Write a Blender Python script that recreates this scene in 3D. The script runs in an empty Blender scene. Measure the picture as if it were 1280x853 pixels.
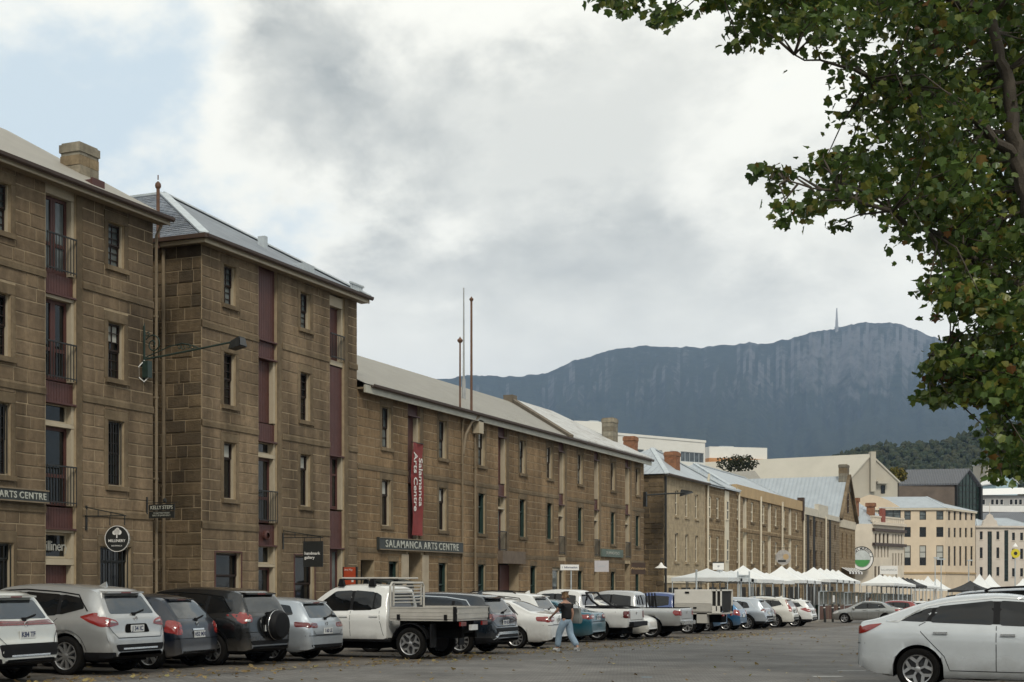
import bpy, bmesh, math, random
from mathutils import Vector, Matrix
from mathutils.bvhtree import BVHTree
R = math.radians
SC = bpy.context.scene
COL = SC.collection
random.seed(7)

# ------------------------------------------------------------------ camera, sky, sun, exposure
CAMZ = 1.35
YAW = math.atan(754 / 1778.0)
cam_data = bpy.data.cameras.new('camera')
cam_data.lens = 50.0
cam_data.sensor_width = 36.0
cam_data.shift_y = 304.5 / 1280.0
cam_data.clip_start = 0.1
cam_data.clip_end = 40000.0
cam = bpy.data.objects.new('camera', cam_data)
COL.objects.link(cam)
cam.location = (0, 0, CAMZ)
cam.rotation_euler = (R(90), 0, YAW)
SC.camera = cam

SUN_EL, SUN_AZ = R(42), R(146)      # azimuth clockwise from +Y
world = bpy.data.worlds.new('World')
SC.world = world
world.use_nodes = True
nt = world.node_tree
nt.nodes.clear()
def wn(t, **kw):
    n = nt.nodes.new(t)
    for k, v in kw.items():
        setattr(n, k, v)
    return n
def wmath(op, a, b=None, c=None, clamp=False):
    n = wn('ShaderNodeMath', operation=op, use_clamp=clamp)
    for i, v in enumerate((a, b, c)):
        if v is None:
            continue
        if isinstance(v, (int, float)):
            n.inputs[i].default_value = v
        else:
            nt.links.new(v, n.inputs[i])
    return n.outputs[0]
def wramp(val, lo, hi):
    n = wn('ShaderNodeMapRange', interpolation_type='SMOOTHSTEP')
    nt.links.new(val, n.inputs[0])
    n.inputs[1].default_value = lo; n.inputs[2].default_value = hi
    n.inputs[3].default_value = 0; n.inputs[4].default_value = 1
    return n.outputs[0]
def wmix(f, a, b):
    n = wn('ShaderNodeMix', data_type='RGBA')
    if isinstance(f, (int, float)): n.inputs[0].default_value = f
    else: nt.links.new(f, n.inputs[0])
    for i, v in ((6, a), (7, b)):
        if isinstance(v, tuple): n.inputs[i].default_value = (*v, 1)
        else: nt.links.new(v, n.inputs[i])
    return n.outputs[2]
sky = wn('ShaderNodeTexSky', sky_type='NISHITA')
sky.sun_disc = False
sky.sun_elevation = SUN_EL
sky.sun_rotation = SUN_AZ
sky.air_density = 1.0; sky.dust_density = 1.2; sky.ozone_density = 1.2
tc = wn('ShaderNodeTexCoord')
sep = wn('ShaderNodeSeparateXYZ')
nt.links.new(tc.outputs['Generated'], sep.inputs[0])
den = wmath('ADD', wmath('MAXIMUM', sep.outputs[2], 0.0), 0.45)
cmb = wn('ShaderNodeCombineXYZ')
nt.links.new(wmath('DIVIDE', sep.outputs[0], den), cmb.inputs[0])
nt.links.new(wmath('DIVIDE', sep.outputs[1], den), cmb.inputs[1])
def wnoise(scale, detail, rough, off, dist=0.0):
    m = wn('ShaderNodeVectorMath', operation='ADD')
    nt.links.new(cmb.outputs[0], m.inputs[0]); m.inputs[1].default_value = off
    n = wn('ShaderNodeTexNoise')
    n.inputs['Scale'].default_value = scale; n.inputs['Detail'].default_value = detail
    n.inputs['Roughness'].default_value = rough; n.inputs['Distortion'].default_value = dist
    nt.links.new(m.outputs[0], n.inputs['Vector'])
    return n.outputs['Fac']
SKY_OFF = (1.9, 6.3)
def cloud_field(dx, dy):
    o = (SKY_OFF[0] + dx, SKY_OFF[1] + dy, 0.0)
    big = wnoise(1.15, 2.0, 0.5, o)
    puff = wnoise(2.6, 8.0, 0.55, (o[0] * 1.3 + 4.0, o[1] * 1.1 + 2.0, 1.0), 0.12)
    return wmath('ADD', wmath('MULTIPLY', big, 0.45), wmath('MULTIPLY', puff, 0.8))
c_here = cloud_field(0, 0)
c_sun = cloud_field(0.05, -0.16)
cov = wramp(c_here, 0.515, 0.60)
edge_lit = wmath('MULTIPLY_ADD', wmath('SUBTRACT', c_here, c_sun), 4.2, 0.5, True)      # the side of a cloud towards the light
core = wramp(wmath('ADD', c_here, wmath('MULTIPLY', wmath('SUBTRACT', wnoise(5.5, 6.0, 0.6, (2.0, 3.0, 4.0), 0.2), 0.5), 0.36)), 0.585, 0.735)
core = wmath('MULTIPLY', core, wmath('SUBTRACT', 1.35, edge_lit), None, True)
core = wmath('MULTIPLY', core, wmath('MULTIPLY_ADD', wramp(sep.outputs[2], 0.14, 0.30), 0.75, 0.25))      # thinner, brighter cloud towards the horizon
lit = wmix(core, (7.1, 7.02, 6.35), (2.15, 2.35, 2.35))
hazy = wmix(0.78, sky.outputs[0], (5.2, 5.8, 5.8))
skycol = wmix(cov, hazy, lit)
bg = wn('ShaderNodeBackground')
bg.inputs['Strength'].default_value = 0.12
nt.links.new(skycol, bg.inputs['Color'])
wo = wn('ShaderNodeOutputWorld')
nt.links.new(bg.outputs[0], wo.inputs['Surface'])

sun_data = bpy.data.lights.new('sun', 'SUN')
sun_data.energy = 1.5
sun_data.angle = R(12)
sun_data.color = (1.0, 0.94, 0.82)
sun = bpy.data.objects.new('sun', sun_data)
COL.objects.link(sun)
sd = Vector((math.sin(SUN_AZ) * math.cos(SUN_EL), math.cos(SUN_AZ) * math.cos(SUN_EL), math.sin(SUN_EL)))
sun.rotation_euler = (-sd).to_track_quat('-Z', 'Y').to_euler()
sun.location = sd * 60

SC.view_settings.view_transform = 'Standard'
SC.view_settings.look = 'None'
SC.view_settings.exposure = 0.46
SC.view_settings.gamma = 1.0
SC.view_settings.use_curve_mapping = False
SC.cycles.max_bounces = 5
SC.cycles.diffuse_bounces = 3
SC.cycles.glossy_bounces = 3
SC.cycles.transmission_bounces = 4
SC.cycles.volume_bounces = 0
SC.cycles.volume_step_rate = 4
SC.cycles.sample_clamp_indirect = 4.0
SC.cycles.use_denoising = True

# ------------------------------------------------------------------ helpers
def G(y):
    """street level: the street falls gently away from the camera"""
    return -0.07 - 0.0118 * max(-40.0, min(y, 330.0))
OFF = {}
CAMPOS = Vector((0, 0, CAMZ))

def tag(o, label=None, cat=None, group=None, kind=None):
    if label: o['label'] = label
    if cat: o['category'] = cat
    if group: o['group'] = group
    if kind: o['kind'] = kind
    return o

def empty(name, loc, rz=0.0, label=None, cat=None, group=None):
    o = bpy.data.objects.new(name, None)
    o.empty_display_size = 0.3
    COL.objects.link(o)
    o.location = loc
    o.rotation_euler = (0, 0, rz)
    OFF[o.name] = Vector(loc)
    return tag(o, label, cat, group)

class Frame:
    """a vertical plane: s runs along a, z up, d outward"""
    def __init__(self, O, ang):
        self.O = Vector(O)
        self.ang = ang
        self.a = Vector((math.cos(ang), math.sin(ang), 0))
        self.n = Vector((math.sin(ang), -math.cos(ang), 0))
    def pt(self, s, z, d=0.0):
        return self.O + self.a * s + self.n * d + Vector((0, 0, z))

class MB:
    def __init__(self):
        self.v = []; self.f = []; self.m = []; self.mi = 0
    def poly(self, pts):
        b = len(self.v)
        self.v.extend(tuple(p) for p in pts)
        self.f.append(tuple(range(b, b + len(pts)))); self.m.append(self.mi)
        return self
    def hexa(self, p):
        """p: 8 points, 0-3 one end ring, 4-7 the other"""
        b = len(self.v)
        self.v.extend(tuple(q) for q in p)
        for q in ((3, 2, 1, 0), (4, 5, 6, 7), (0, 1, 5, 4), (1, 2, 6, 5), (2, 3, 7, 6), (3, 0, 4, 7)):
            self.f.append(tuple(b + i for i in q)); self.m.append(self.mi)
        return self
    def box(self, x0, x1, y0, y1, z0, z1):
        return self.hexa([(x0, y0, z0), (x1, y0, z0), (x1, y1, z0), (x0, y1, z0),
                          (x0, y0, z1), (x1, y0, z1), (x1, y1, z1), (x0, y1, z1)])
    def fbox(self, fr, s0, s1, z0, z1, d0, d1):
        P = fr.pt
        return self.hexa([P(s0, z0, d1), P(s1, z0, d1), P(s1, z0, d0), P(s0, z0, d0),
                          P(s0, z1, d1), P(s1, z1, d1), P(s1, z1, d0), P(s0, z1, d0)])
    def bar(self, a, b, w, h, up=Vector((0, 0, 1))):
        a = Vector(a); b = Vector(b)
        t = (b - a).normalized()
        x = t.cross(up)
        if x.length < 1e-4: x = t.cross(Vector((1, 0, 0)))
        x.normalize(); y = x.cross(t)
        x *= w / 2; y *= h / 2
        return self.hexa([a - x - y, a + x - y, a + x + y, a - x + y, b - x - y, b + x - y, b + x + y, b - x + y])
    def tube(self, pts, r, n=8, cap=True, closed=False):
        pts = [Vector(p) for p in pts]
        rs = r if isinstance(r, (list, tuple)) else [r] * len(pts)
        b = len(self.v)
        ref = None
        N = len(pts)
        for i, p in enumerate(pts):
            t = (pts[(i + 1) % N] - pts[i - 1]) if closed else (pts[min(i + 1, N - 1)] - pts[max(i - 1, 0)])
            if t.length < 1e-9: t = Vector((0, 0, 1))
            t.normalize()
            if ref is None:
                ref = Vector((0, 0, 1)) if abs(t.z) < 0.9 else Vector((1, 0, 0))
            x = ref - t * ref.dot(t)
            if x.length < 1e-5:
                x = t.orthogonal()
            x.normalize(); ref = x
            y = t.cross(x)
            for k in range(n):
                a = 2 * math.pi * k / n
                self.v.append(tuple(p + (x * math.cos(a) + y * math.sin(a)) * rs[i]))
        for i in range(N if closed else N - 1):
            j = (i + 1) % N
            for k in range(n):
                k2 = (k + 1) % n
                self.f.append((b + i * n + k, b + i * n + k2, b + j * n + k2, b + j * n + k)); self.m.append(self.mi)
        if cap and not closed:
            self.f.append(tuple(b + k for k in reversed(range(n)))); self.m.append(self.mi)
            self.f.append(tuple(b + (N - 1) * n + k for k in range(n))); self.m.append(self.mi)
        return self
    def lathe(self, prof, n=24, axis='z', c=(0, 0, 0), close=False):
        """prof: list of (radius, height along axis)"""
        b = len(self.v)
        c = Vector(c)
        for (r, h) in prof:
            for k in range(n):
                a = 2 * math.pi * k / n
                u, w = r * math.cos(a), r * math.sin(a)
                p = (u, w, h) if axis == 'z' else ((u, h, w) if axis == 'y' else (h, u, w))
                self.v.append(tuple(c + Vector(p)))
        L = len(prof)
        for i in range(L if close else L - 1):
            j = (i + 1) % L
            for k in range(n):
                k2 = (k + 1) % n
                self.f.append((b + i * n + k, b + i * n + k2, b + j * n + k2, b + j * n + k)); self.m.append(self.mi)
        return self
    def mesh(self, name, mats, off=None, smooth=False, sharp=40):
        me = bpy.data.meshes.new(name)
        v = self.v
        if off is not None and off.length > 0:
            v = [(a - off.x, b - off.y, c - off.z) for a, b, c in v]
        me.from_pydata(v, [], self.f)
        for m in (mats if isinstance(mats, (list, tuple)) else [mats]):
            me.materials.append(m)
        if any(self.m):
            me.polygons.foreach_set('material_index', self.m)
        if smooth:
            me.polygons.foreach_set('use_smooth', [True] * len(me.polygons))
            me.update()
            me.set_sharp_from_angle(angle=R(sharp))
        me.update()
        return me
    def build(self, name, mats, parent=None, smooth=False, world=False, label=None, cat=None, group=None, kind=None, sharp=40):
        """world=True: the coordinates are world ones and the parent's offset is taken away"""
        off = OFF.get(parent.name) if (world and parent is not None) else None
        o = bpy.data.objects.new(name, self.mesh(name, mats, off, smooth, sharp))
        COL.objects.link(o)
        if parent is not None:
            o.parent = parent
            if parent.name in OFF: OFF[o.name] = OFF[parent.name]
        return tag(o, label, cat, group, kind)

def inst(name, me, parent, loc, rz=0.0, scale=None):
    o = bpy.data.objects.new(name, me)
    COL.objects.link(o)
    if parent is not None: o.parent = parent
    o.location = loc
    if rz: o.rotation_euler = (0, 0, rz)
    if scale: o.scale = scale
    return o

# ------------------------------------------------------------------ materials
MATS = {}
def new_mat(name):
    m = bpy.data.materials.new(name)
    m.use_nodes = True
    t = m.node_tree
    return m, t, t.nodes['Principled BSDF']
def nnode(t, typ, ins=None, **kw):
    n = t.nodes.new(typ)
    for k, v in kw.items(): setattr(n, k, v)
    for k, v in (ins or {}).items():
        if hasattr(v, 'is_linked') or isinstance(v, bpy.types.NodeSocket): t.links.new(v, n.inputs[k])
        else: n.inputs[k].default_value = v
    return n
def c4(c): return (c[0], c[1], c[2], 1.0)
def scl(c, k): return tuple(max(0.0, x * k) for x in c)
def M(name, col, rough=0.7, var=0.14, scale=2.5, bump=0.0, bscale=30.0, metal=0.0, spec=0.4, coat=0.0,
      obj=False, col2=None, stretch=None, rand=0.0, flake=False):
    if name in MATS: return MATS[name]
    m, t, b = new_mat(name)
    if obj: src = nnode(t, 'ShaderNodeTexCoord').outputs['Object']
    else: src = nnode(t, 'ShaderNodeNewGeometry').outputs['Position']
    if stretch:
        src = nnode(t, 'ShaderNodeVectorMath', {0: src, 1: stretch}, operation='MULTIPLY').outputs[0]
    nz = nnode(t, 'ShaderNodeTexNoise', {'Vector': src, 'Scale': scale, 'Detail': 6.0, 'Roughness': 0.6})
    fac = nnode(t, 'ShaderNodeMapRange', {0: nz.outputs['Fac'], 1: 0.3, 2: 0.7}).outputs[0]
    c_a = scl(col, 1 - var); c_b = col2 if col2 else scl(col, 1 + var)
    mx = nnode(t, 'ShaderNodeMix', {0: fac, 6: c4(c_a), 7: c4(c_b)}, data_type='RGBA')
    out = mx.outputs[2]
    if rand:
        oi = nnode(t, 'ShaderNodeObjectInfo')
        k = nnode(t, 'ShaderNodeMapRange', {0: oi.outputs['Random'], 3: 1 - rand, 4: 1 + rand}).outputs[0]
        out = nnode(t, 'ShaderNodeVectorMath', {0: out, 1: k}, operation='MULTIPLY').outputs[0]
    t.links.new(out, b.inputs['Base Color'])
    b.inputs['Roughness'].default_value = rough
    b.inputs['Metallic'].default_value = metal
    b.inputs['Specular IOR Level'].default_value = spec
    if coat:
        b.inputs['Coat Weight'].default_value = coat
        b.inputs['Coat Roughness'].default_value = 0.03
    if bump:
        bn = nnode(t, 'ShaderNodeTexNoise', {'Vector': src, 'Scale': bscale, 'Detail': 5.0, 'Roughness': 0.65})
        bp = nnode(t, 'ShaderNodeBump', {'Height': bn.outputs['Fac'], 'Strength': 1.0, 'Distance': bump})
        t.links.new(bp.outputs[0], b.inputs['Normal'])
    MATS[name] = m
    return m

def stone_mat(name, cols, bump=0.012, streak=0.35, big=0.25):
    """ashlar: every block its own tint, mottled, with weather streaks"""
    m, t, b = new_mat(name)
    geo = nnode(t, 'ShaderNodeNewGeometry')
    oi = nnode(t, 'ShaderNodeObjectInfo')
    pos = geo.outputs['Position']
    sm = nnode(t, 'ShaderNodeMath', {0: oi.outputs['Random'], 1: geo.outputs['Random Per Island']}, operation='ADD').outputs[0]
    fr = nnode(t, 'ShaderNodeMath', {0: sm}, operation='FRACT').outputs[0]
    ramp = nnode(t, 'ShaderNodeValToRGB', {0: fr})
    e = ramp.color_ramp.elements
    while len(e) < len(cols): e.new(0.5)
    for i, c in enumerate(cols):
        e[i].position = i / max(1, len(cols) - 1); e[i].color = c4(c)
    n1 = nnode(t, 'ShaderNodeTexNoise', {'Vector': pos, 'Scale': 5.0, 'Detail': 8.0, 'Roughness': 0.7})
    k1 = nnode(t, 'ShaderNodeMapRange', {0: n1.outputs['Fac'], 1: 0.3, 2: 0.72, 3: 0.72, 4: 1.25}).outputs[0]
    st = nnode(t, 'ShaderNodeVectorMath', {0: pos, 1: (1.6, 1.6, 0.16)}, operation='MULTIPLY').outputs[0]
    n2 = nnode(t, 'ShaderNodeTexNoise', {'Vector': st, 'Scale': 1.0, 'Detail': 5.0, 'Roughness': 0.6})
    k2 = nnode(t, 'ShaderNodeMapRange', {0: n2.outputs['Fac'], 1: 0.32, 2: 0.68, 3: 1 - streak, 4: 1 + streak * 0.55}).outputs[0]
    n3 = nnode(t, 'ShaderNodeTexNoise', {'Vector': pos, 'Scale': 0.35, 'Detail': 3.0})
    k3 = nnode(t, 'ShaderNodeMapRange', {0: n3.outputs['Fac'], 1: 0.35, 2: 0.65, 3: 1 - big, 4: 1 + big}).outputs[0]
    k = nnode(t, 'ShaderNodeMath', {0: k1, 1: k2}, operation='MULTIPLY').outputs[0]
    k = nnode(t, 'ShaderNodeMath', {0: k, 1: k3}, operation='MULTIPLY').outputs[0]
    out = nnode(t, 'ShaderNodeVectorMath', {0: ramp.outputs[0], 1: k}, operation='MULTIPLY').outputs[0]
    t.links.new(out, b.inputs['Base Color'])
    b.inputs['Roughness'].default_value = 0.88
    b.inputs['Specular IOR Level'].default_value = 0.2
    nb = nnode(t, 'ShaderNodeTexNoise', {'Vector': pos, 'Scale': 16.0, 'Detail': 7.0, 'Roughness': 0.7})
    bp = nnode(t, 'ShaderNodeBump', {'Height': nb.outputs['Fac'], 'Strength': 1.0, 'Distance': bump})
    t.links.new(bp.outputs[0], b.inputs['Normal'])
    MATS[name] = m
    return m

def brick_mat(name, c1, c2, mortar, bw=0.8, bh=0.36, ms=0.02, frame_ang=R(90), bump=0.01):
    """far masonry: too small to pick the pieces apart"""
    m, t, b = new_mat(name)
    geo = nnode(t, 'ShaderNodeNewGeometry')
    sp = nnode(t, 'ShaderNodeSeparateXYZ', {0: geo.outputs['Position']})
    al = nnode(t, 'ShaderNodeMath', {0: sp.outputs[0], 1: sp.outputs[1]}, operation='ADD').outputs[0]
    cv = nnode(t, 'ShaderNodeCombineXYZ', {0: al, 1: sp.outputs[2], 2: 0.0}).outputs[0]
    br = nnode(t, 'ShaderNodeTexBrick', {'Vector': cv, 'Color1': c4(c1), 'Color2': c4(c2), 'Mortar': c4(mortar),
                                         'Scale': 1.0, 'Mortar Size': ms, 'Brick Width': bw, 'Row Height': bh})
    n1 = nnode(t, 'ShaderNodeTexNoise', {'Vector': geo.outputs['Position'], 'Scale': 2.0, 'Detail': 7.0, 'Roughness': 0.7})
    k1 = nnode(t, 'ShaderNodeMapRange', {0: n1.outputs['Fac'], 1: 0.3, 2: 0.7, 3: 0.65, 4: 1.3}).outputs[0]
    out = nnode(t, 'ShaderNodeVectorMath', {0: br.outputs[0], 1: k1}, operation='MULTIPLY').outputs[0]
    t.links.new(out, b.inputs['Base Color'])
    b.inputs['Roughness'].default_value = 0.9
    b.inputs['Specular IOR Level'].default_value = 0.15
    bp = nnode(t, 'ShaderNodeBump', {'Height': n1.outputs['Fac'], 'Strength': 1.0, 'Distance': bump * 3})
    t.links.new(bp.outputs[0], b.inputs['Normal'])
    MATS[name] = m
    return m

def sheet_mat(name, col, axis_ang, pitch=0.2, depth=0.02, rough=0.5, var=0.1, metal=0.0, patch=0.0, patch_col=None, spec=0.4):
    """ribbed roof sheet or slate rows: ribs run across the direction axis_ang"""
    m, t, b = new_mat(name)
    geo = nnode(t, 'ShaderNodeNewGeometry')
    pos = geo.outputs['Position']
    dp = nnode(t, 'ShaderNodeVectorMath', {0: pos, 1: (math.cos(axis_ang), math.sin(axis_ang), 0)}, operation='DOT_PRODUCT').outputs['Value']
    sn = nnode(t, 'ShaderNodeMath', {0: nnode(t, 'ShaderNodeMath', {0: dp, 1: 2 * math.pi / pitch}, operation='MULTIPLY').outputs[0]}, operation='SINE').outputs[0]
    n1 = nnode(t, 'ShaderNodeTexNoise', {'Vector': pos, 'Scale': 0.9, 'Detail': 7.0, 'Roughness': 0.65})
    k1 = nnode(t, 'ShaderNodeMapRange', {0: n1.outputs['Fac'], 1: 0.3, 2: 0.7, 3: 1 - var, 4: 1 + var}).outputs[0]
    base = None
    if patch:
        n2 = nnode(t, 'ShaderNodeTexNoise', {'Vector': nnode(t, 'ShaderNodeVectorMath', {0: pos, 1: (1.6, 0.9, 1.6)}, operation='MULTIPLY').outputs[0], 'Scale': 1.1, 'Detail': 8.0, 'Roughness': 0.75})
        f = nnode(t, 'ShaderNodeMapRange', {0: n2.outputs['Fac'], 1: 0.5, 2: 0.64, 3: 0.0, 4: patch}).outputs[0]
        base = nnode(t, 'ShaderNodeMix', {0: f, 6: c4(col), 7: c4(patch_col)}, data_type='RGBA').outputs[2]
    out = nnode(t, 'ShaderNodeVectorMath', {0: base if base else col, 1: k1}, operation='MULTIPLY').outputs[0]
    t.links.new(out, b.inputs['Base Color'])
    b.inputs['Roughness'].default_value = rough
    b.inputs['Metallic'].default_value = metal
    b.inputs['Specular IOR Level'].default_value = spec
    bp = nnode(t, 'ShaderNodeBump', {'Height': sn, 'Strength': 1.0, 'Distance': depth})
    t.links.new(bp.outputs[0], b.inputs['Normal'])
    MATS[name] = m
    return m

def glass_mat(name, col=(0.008, 0.009, 0.009), rough=0.05, spec=0.4, wav=0.004, obj=False):
    m, t, b = new_mat(name)
    pos = nnode(t, 'ShaderNodeTexCoord').outputs['Object'] if obj else nnode(t, 'ShaderNodeNewGeometry').outputs['Position']
    n1 = nnode(t, 'ShaderNodeTexNoise', {'Vector': pos, 'Scale': 1.4, 'Detail': 2.0})
    k = nnode(t, 'ShaderNodeMapRange', {0: n1.outputs['Fac'], 1: 0.3, 2: 0.7, 3: 0.6, 4: 1.6}).outputs[0]
    out = nnode(t, 'ShaderNodeVectorMath', {0: col, 1: k}, operation='MULTIPLY').outputs[0]
    t.links.new(out, b.inputs['Base Color'])
    b.inputs['Roughness'].default_value = rough
    b.inputs['Specular IOR Level'].default_value = spec
    if wav:
        bp = nnode(t, 'ShaderNodeBump', {'Height': n1.outputs['Fac'], 'Strength': 1.0, 'Distance': wav})
        t.links.new(bp.outputs[0], b.inputs['Normal'])
    MATS[name] = m
    return m

ST = [(.78 * .160 + .30 * a, .78 * .119 + .30 * b, .78 * .079 + .30 * c) for a, b, c in [(0.168, 0.115, 0.064), (0.205, 0.142, 0.080), (0.138, 0.096, 0.056), (0.222, 0.156, 0.088), (0.180, 0.121, 0.064), (0.155, 0.114, 0.072)]]
m_stone = stone_mat('brown sandstone ashlar', ST, streak=0.42, big=0.28)
m_stone3 = stone_mat('warm sandstone ashlar', [(c[0] * 1.2, c[1] * 1.12, c[2] * 1.0) for c in ST])
m_rough = stone_mat('rough mottled sandstone', [(0.115, 0.086, 0.054), (0.155, 0.115, 0.070), (0.080, 0.062, 0.042), (0.175, 0.128, 0.078), (0.135, 0.10, 0.06)], bump=0.05, streak=0.3, big=0.3)
m_trim = stone_mat('dressed sandstone trim', [(0.150, 0.112, 0.070), (0.172, 0.130, 0.082)], bump=0.006, streak=0.3)
m_mortar = M('pale lime mortar', (0.34, 0.27, 0.18), 0.95, 0.2, 3.0, bump=0.01, spec=0.1)
m_cream = M('cream painted timber', (0.43, 0.37, 0.27), 0.55, 0.08, 2.0, spec=0.3)
m_maroon = M('maroon painted timber', (0.082, 0.034, 0.029), 0.5, 0.12, 3.0, spec=0.3)
m_sash = M('near black brown sash paint', (0.028, 0.018, 0.015), 0.5, 0.12, 3.0, spec=0.25)
m_brown = M('dark brown gutter paint', (0.055, 0.034, 0.024), 0.45, 0.15, 3.0, spec=0.35)
m_black = M('black painted iron', (0.016, 0.017, 0.016), 0.5, 0.2, 6.0)
m_green_iron = M('dark green painted iron', (0.018, 0.035, 0.028), 0.5, 0.2, 6.0)
m_pipe = M('tan painted pipe', (0.20, 0.155, 0.10), 0.6, 0.15, 2.0)
m_copper = M('rusty brown pipe', (0.13, 0.068, 0.042), 0.7, 0.3, 4.0)
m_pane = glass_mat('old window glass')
m_pane_paintlit = glass_mat('window glass with painted pale reflection', (0.10, 0.115, 0.115), 0.06)  # sky reflection put into the glass as a pale base colour
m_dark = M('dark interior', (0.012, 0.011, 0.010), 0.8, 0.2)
m_blind = M('pale blind', (0.42, 0.42, 0.38), 0.8, 0.08, 3.0)
m_white = M('white paint', (0.74, 0.73, 0.70), 0.5, 0.05, 1.5)
m_lead = M('pale lead flashing', (0.42, 0.46, 0.48), 0.5, 0.15, 3.0)
# ------------------------------------------------------------------ the setting: ground, footpath, hills, haze
FW = Vector((-math.sin(YAW), math.cos(YAW), 0))
RT = Vector((math.cos(YAW), math.sin(YAW), 0))
def far(px, t, z=None, py=None):
    """a place t metres ahead in the direction of photo column px (used to survey far things into world metres)"""
    p = FW * t + RT * (t * (px - 640) / 1778.0)
    p.z = z if z is not None else CAMZ + t * (731 - (py if py is not None else 731)) / 1778.0
    return p

def paver_mat(name, c1, c2, mortar, bw, bh, patch, patch_col, rough=0.8):
    m, t, b = new_mat(name)
    geo = nnode(t, 'ShaderNodeNewGeometry')
    pos = geo.outputs['Position']
    br = nnode(t, 'ShaderNodeTexBrick', {'Vector': pos, 'Color1': c4(c1), 'Color2': c4(c2), 'Mortar': c4(mortar), 'Scale': 1.0,
                                         'Mortar Size': 0.012, 'Brick Width': bw, 'Row Height': bh})
    n1 = nnode(t, 'ShaderNodeTexNoise', {'Vector': pos, 'Scale': 0.55, 'Detail': 8.0, 'Roughness': 0.7})
    k1 = nnode(t, 'ShaderNodeMapRange', {0: n1.outputs['Fac'], 1: 0.32, 2: 0.68, 3: 0.58, 4: 1.32}).outputs[0]
    n2 = nnode(t, 'ShaderNodeTexNoise', {'Vector': nnode(t, 'ShaderNodeVectorMath', {0: pos, 1: (1.0, 0.25, 1.0)}, operation='MULTIPLY').outputs[0], 'Scale': 0.5, 'Detail': 9.0, 'Roughness': 0.72})
    f2 = nnode(t, 'ShaderNodeMapRange', {0: n2.outputs['Fac'], 1: 0.48, 2: 0.66, 3: 0.0, 4: patch}).outputs[0]
    mx = nnode(t, 'ShaderNodeMix', {0: f2, 6: br.outputs[0], 7: c4(patch_col)}, data_type='RGBA').outputs[2]
    out = nnode(t, 'ShaderNodeVectorMath', {0: mx, 1: k1}, operation='MULTIPLY').outputs[0]
    t.links.new(out, b.inputs['Base Color'])
    b.inputs['Roughness'].default_value = rough
    b.inputs['Specular IOR Level'].default_value = 0.35
    hs = nnode(t, 'ShaderNodeMath', {0: br.outputs['Fac'], 1: -1.0}, operation='MULTIPLY').outputs[0]
    bp = nnode(t, 'ShaderNodeBump', {'Height': hs, 'Strength': 1.0, 'Distance': 0.006})
    n3 = nnode(t, 'ShaderNodeTexNoise', {'Vector': pos, 'Scale': 9.0, 'Detail': 4.0})
    bp2 = nnode(t, 'ShaderNodeBump', {'Height': n3.outputs['Fac'], 'Strength': 1.0, 'Distance': 0.012, 'Normal': bp.outputs[0]})
    t.links.new(bp2.outputs[0], b.inputs['Normal'])
    MATS[name] = m
    return m
m_street = paver_mat('grey street pavers', (0.152, 0.146, 0.138), (0.192, 0.184, 0.173), (0.07, 0.065, 0.06), 0.22, 0.11, 0.6, (0.10, 0.09, 0.078))
m_park = paver_mat('brown parking pavers', (0.118, 0.104, 0.088), (0.150, 0.130, 0.108), (0.06, 0.052, 0.044), 0.22, 0.11, 0.7, (0.080, 0.066, 0.050))
m_foot = M('sandstone footpath flags', (0.21, 0.185, 0.15), 0.85, 0.2, 0.9, bump=0.01)
m_kerb = M('worn stone kerb', (0.24, 0.22, 0.19), 0.85, 0.2, 2.0, bump=0.01)

gb = MB()
ys = [-8200, -2000, -40, 0, 60, 140, 330, 900, 3000, 8600]
xs = [-8600, -3000, -600, -60, 60, 600, 3000, 8600]
for i in range(len(xs) - 1):
    for j in range(len(ys) - 1):
        gb.poly([(xs[i], ys[j], G(ys[j])), (xs[i + 1], ys[j], G(ys[j])), (xs[i + 1], ys[j + 1], G(ys[j + 1])), (xs[i], ys[j + 1], G(ys[j + 1]))])
gb.build('ground', m_street, kind='structure')

pb = MB()
edge = [(-5, -16.6), (18, -16.2), (30, -14.5), (45, -13.9), (70, -14.2), (96, -14.6)]
for (ya, xa), (yb, xb) in zip(edge, edge[1:]):
    pb.poly([(-22.6, ya, G(ya) + 0.004), (xa, ya, G(ya) + 0.004), (xb, yb, G(yb) + 0.004), (-22.6, yb, G(yb) + 0.004)])
pb.build('parking_strip', m_park, kind='structure')

fb = MB()
FP = [(-5, -22.9), (88, -22.9), (96, -18.6), (170, -18.6)]
for (ya, xa), (yb, xb) in zip(FP, FP[1:]):
    for z in (0.14,):
        fb.poly([(-28.5, ya, G(ya) + 0.32), (xa, ya, G(ya) + z), (xb, yb, G(yb) + z), (-28.5, yb, G(yb) + 0.32)])
foot = fb.build('footpath', m_foot, kind='structure')
kb = MB()
for (ya, xa), (yb, xb) in zip(FP, FP[1:]):
    kb.hexa([(xa, ya, G(ya) - 0.1), (xa + 0.26, ya, G(ya) - 0.1), (xa + 0.24, ya, G(ya) + 0.138), (xa, ya, G(ya) + 0.142),
             (xb, yb, G(yb) - 0.1), (xb + 0.26, yb, G(yb) - 0.1), (xb + 0.24, yb, G(yb) + 0.138), (xb, yb, G(yb) + 0.142)])
kb.build('kerb', m_kerb, foot)

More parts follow.
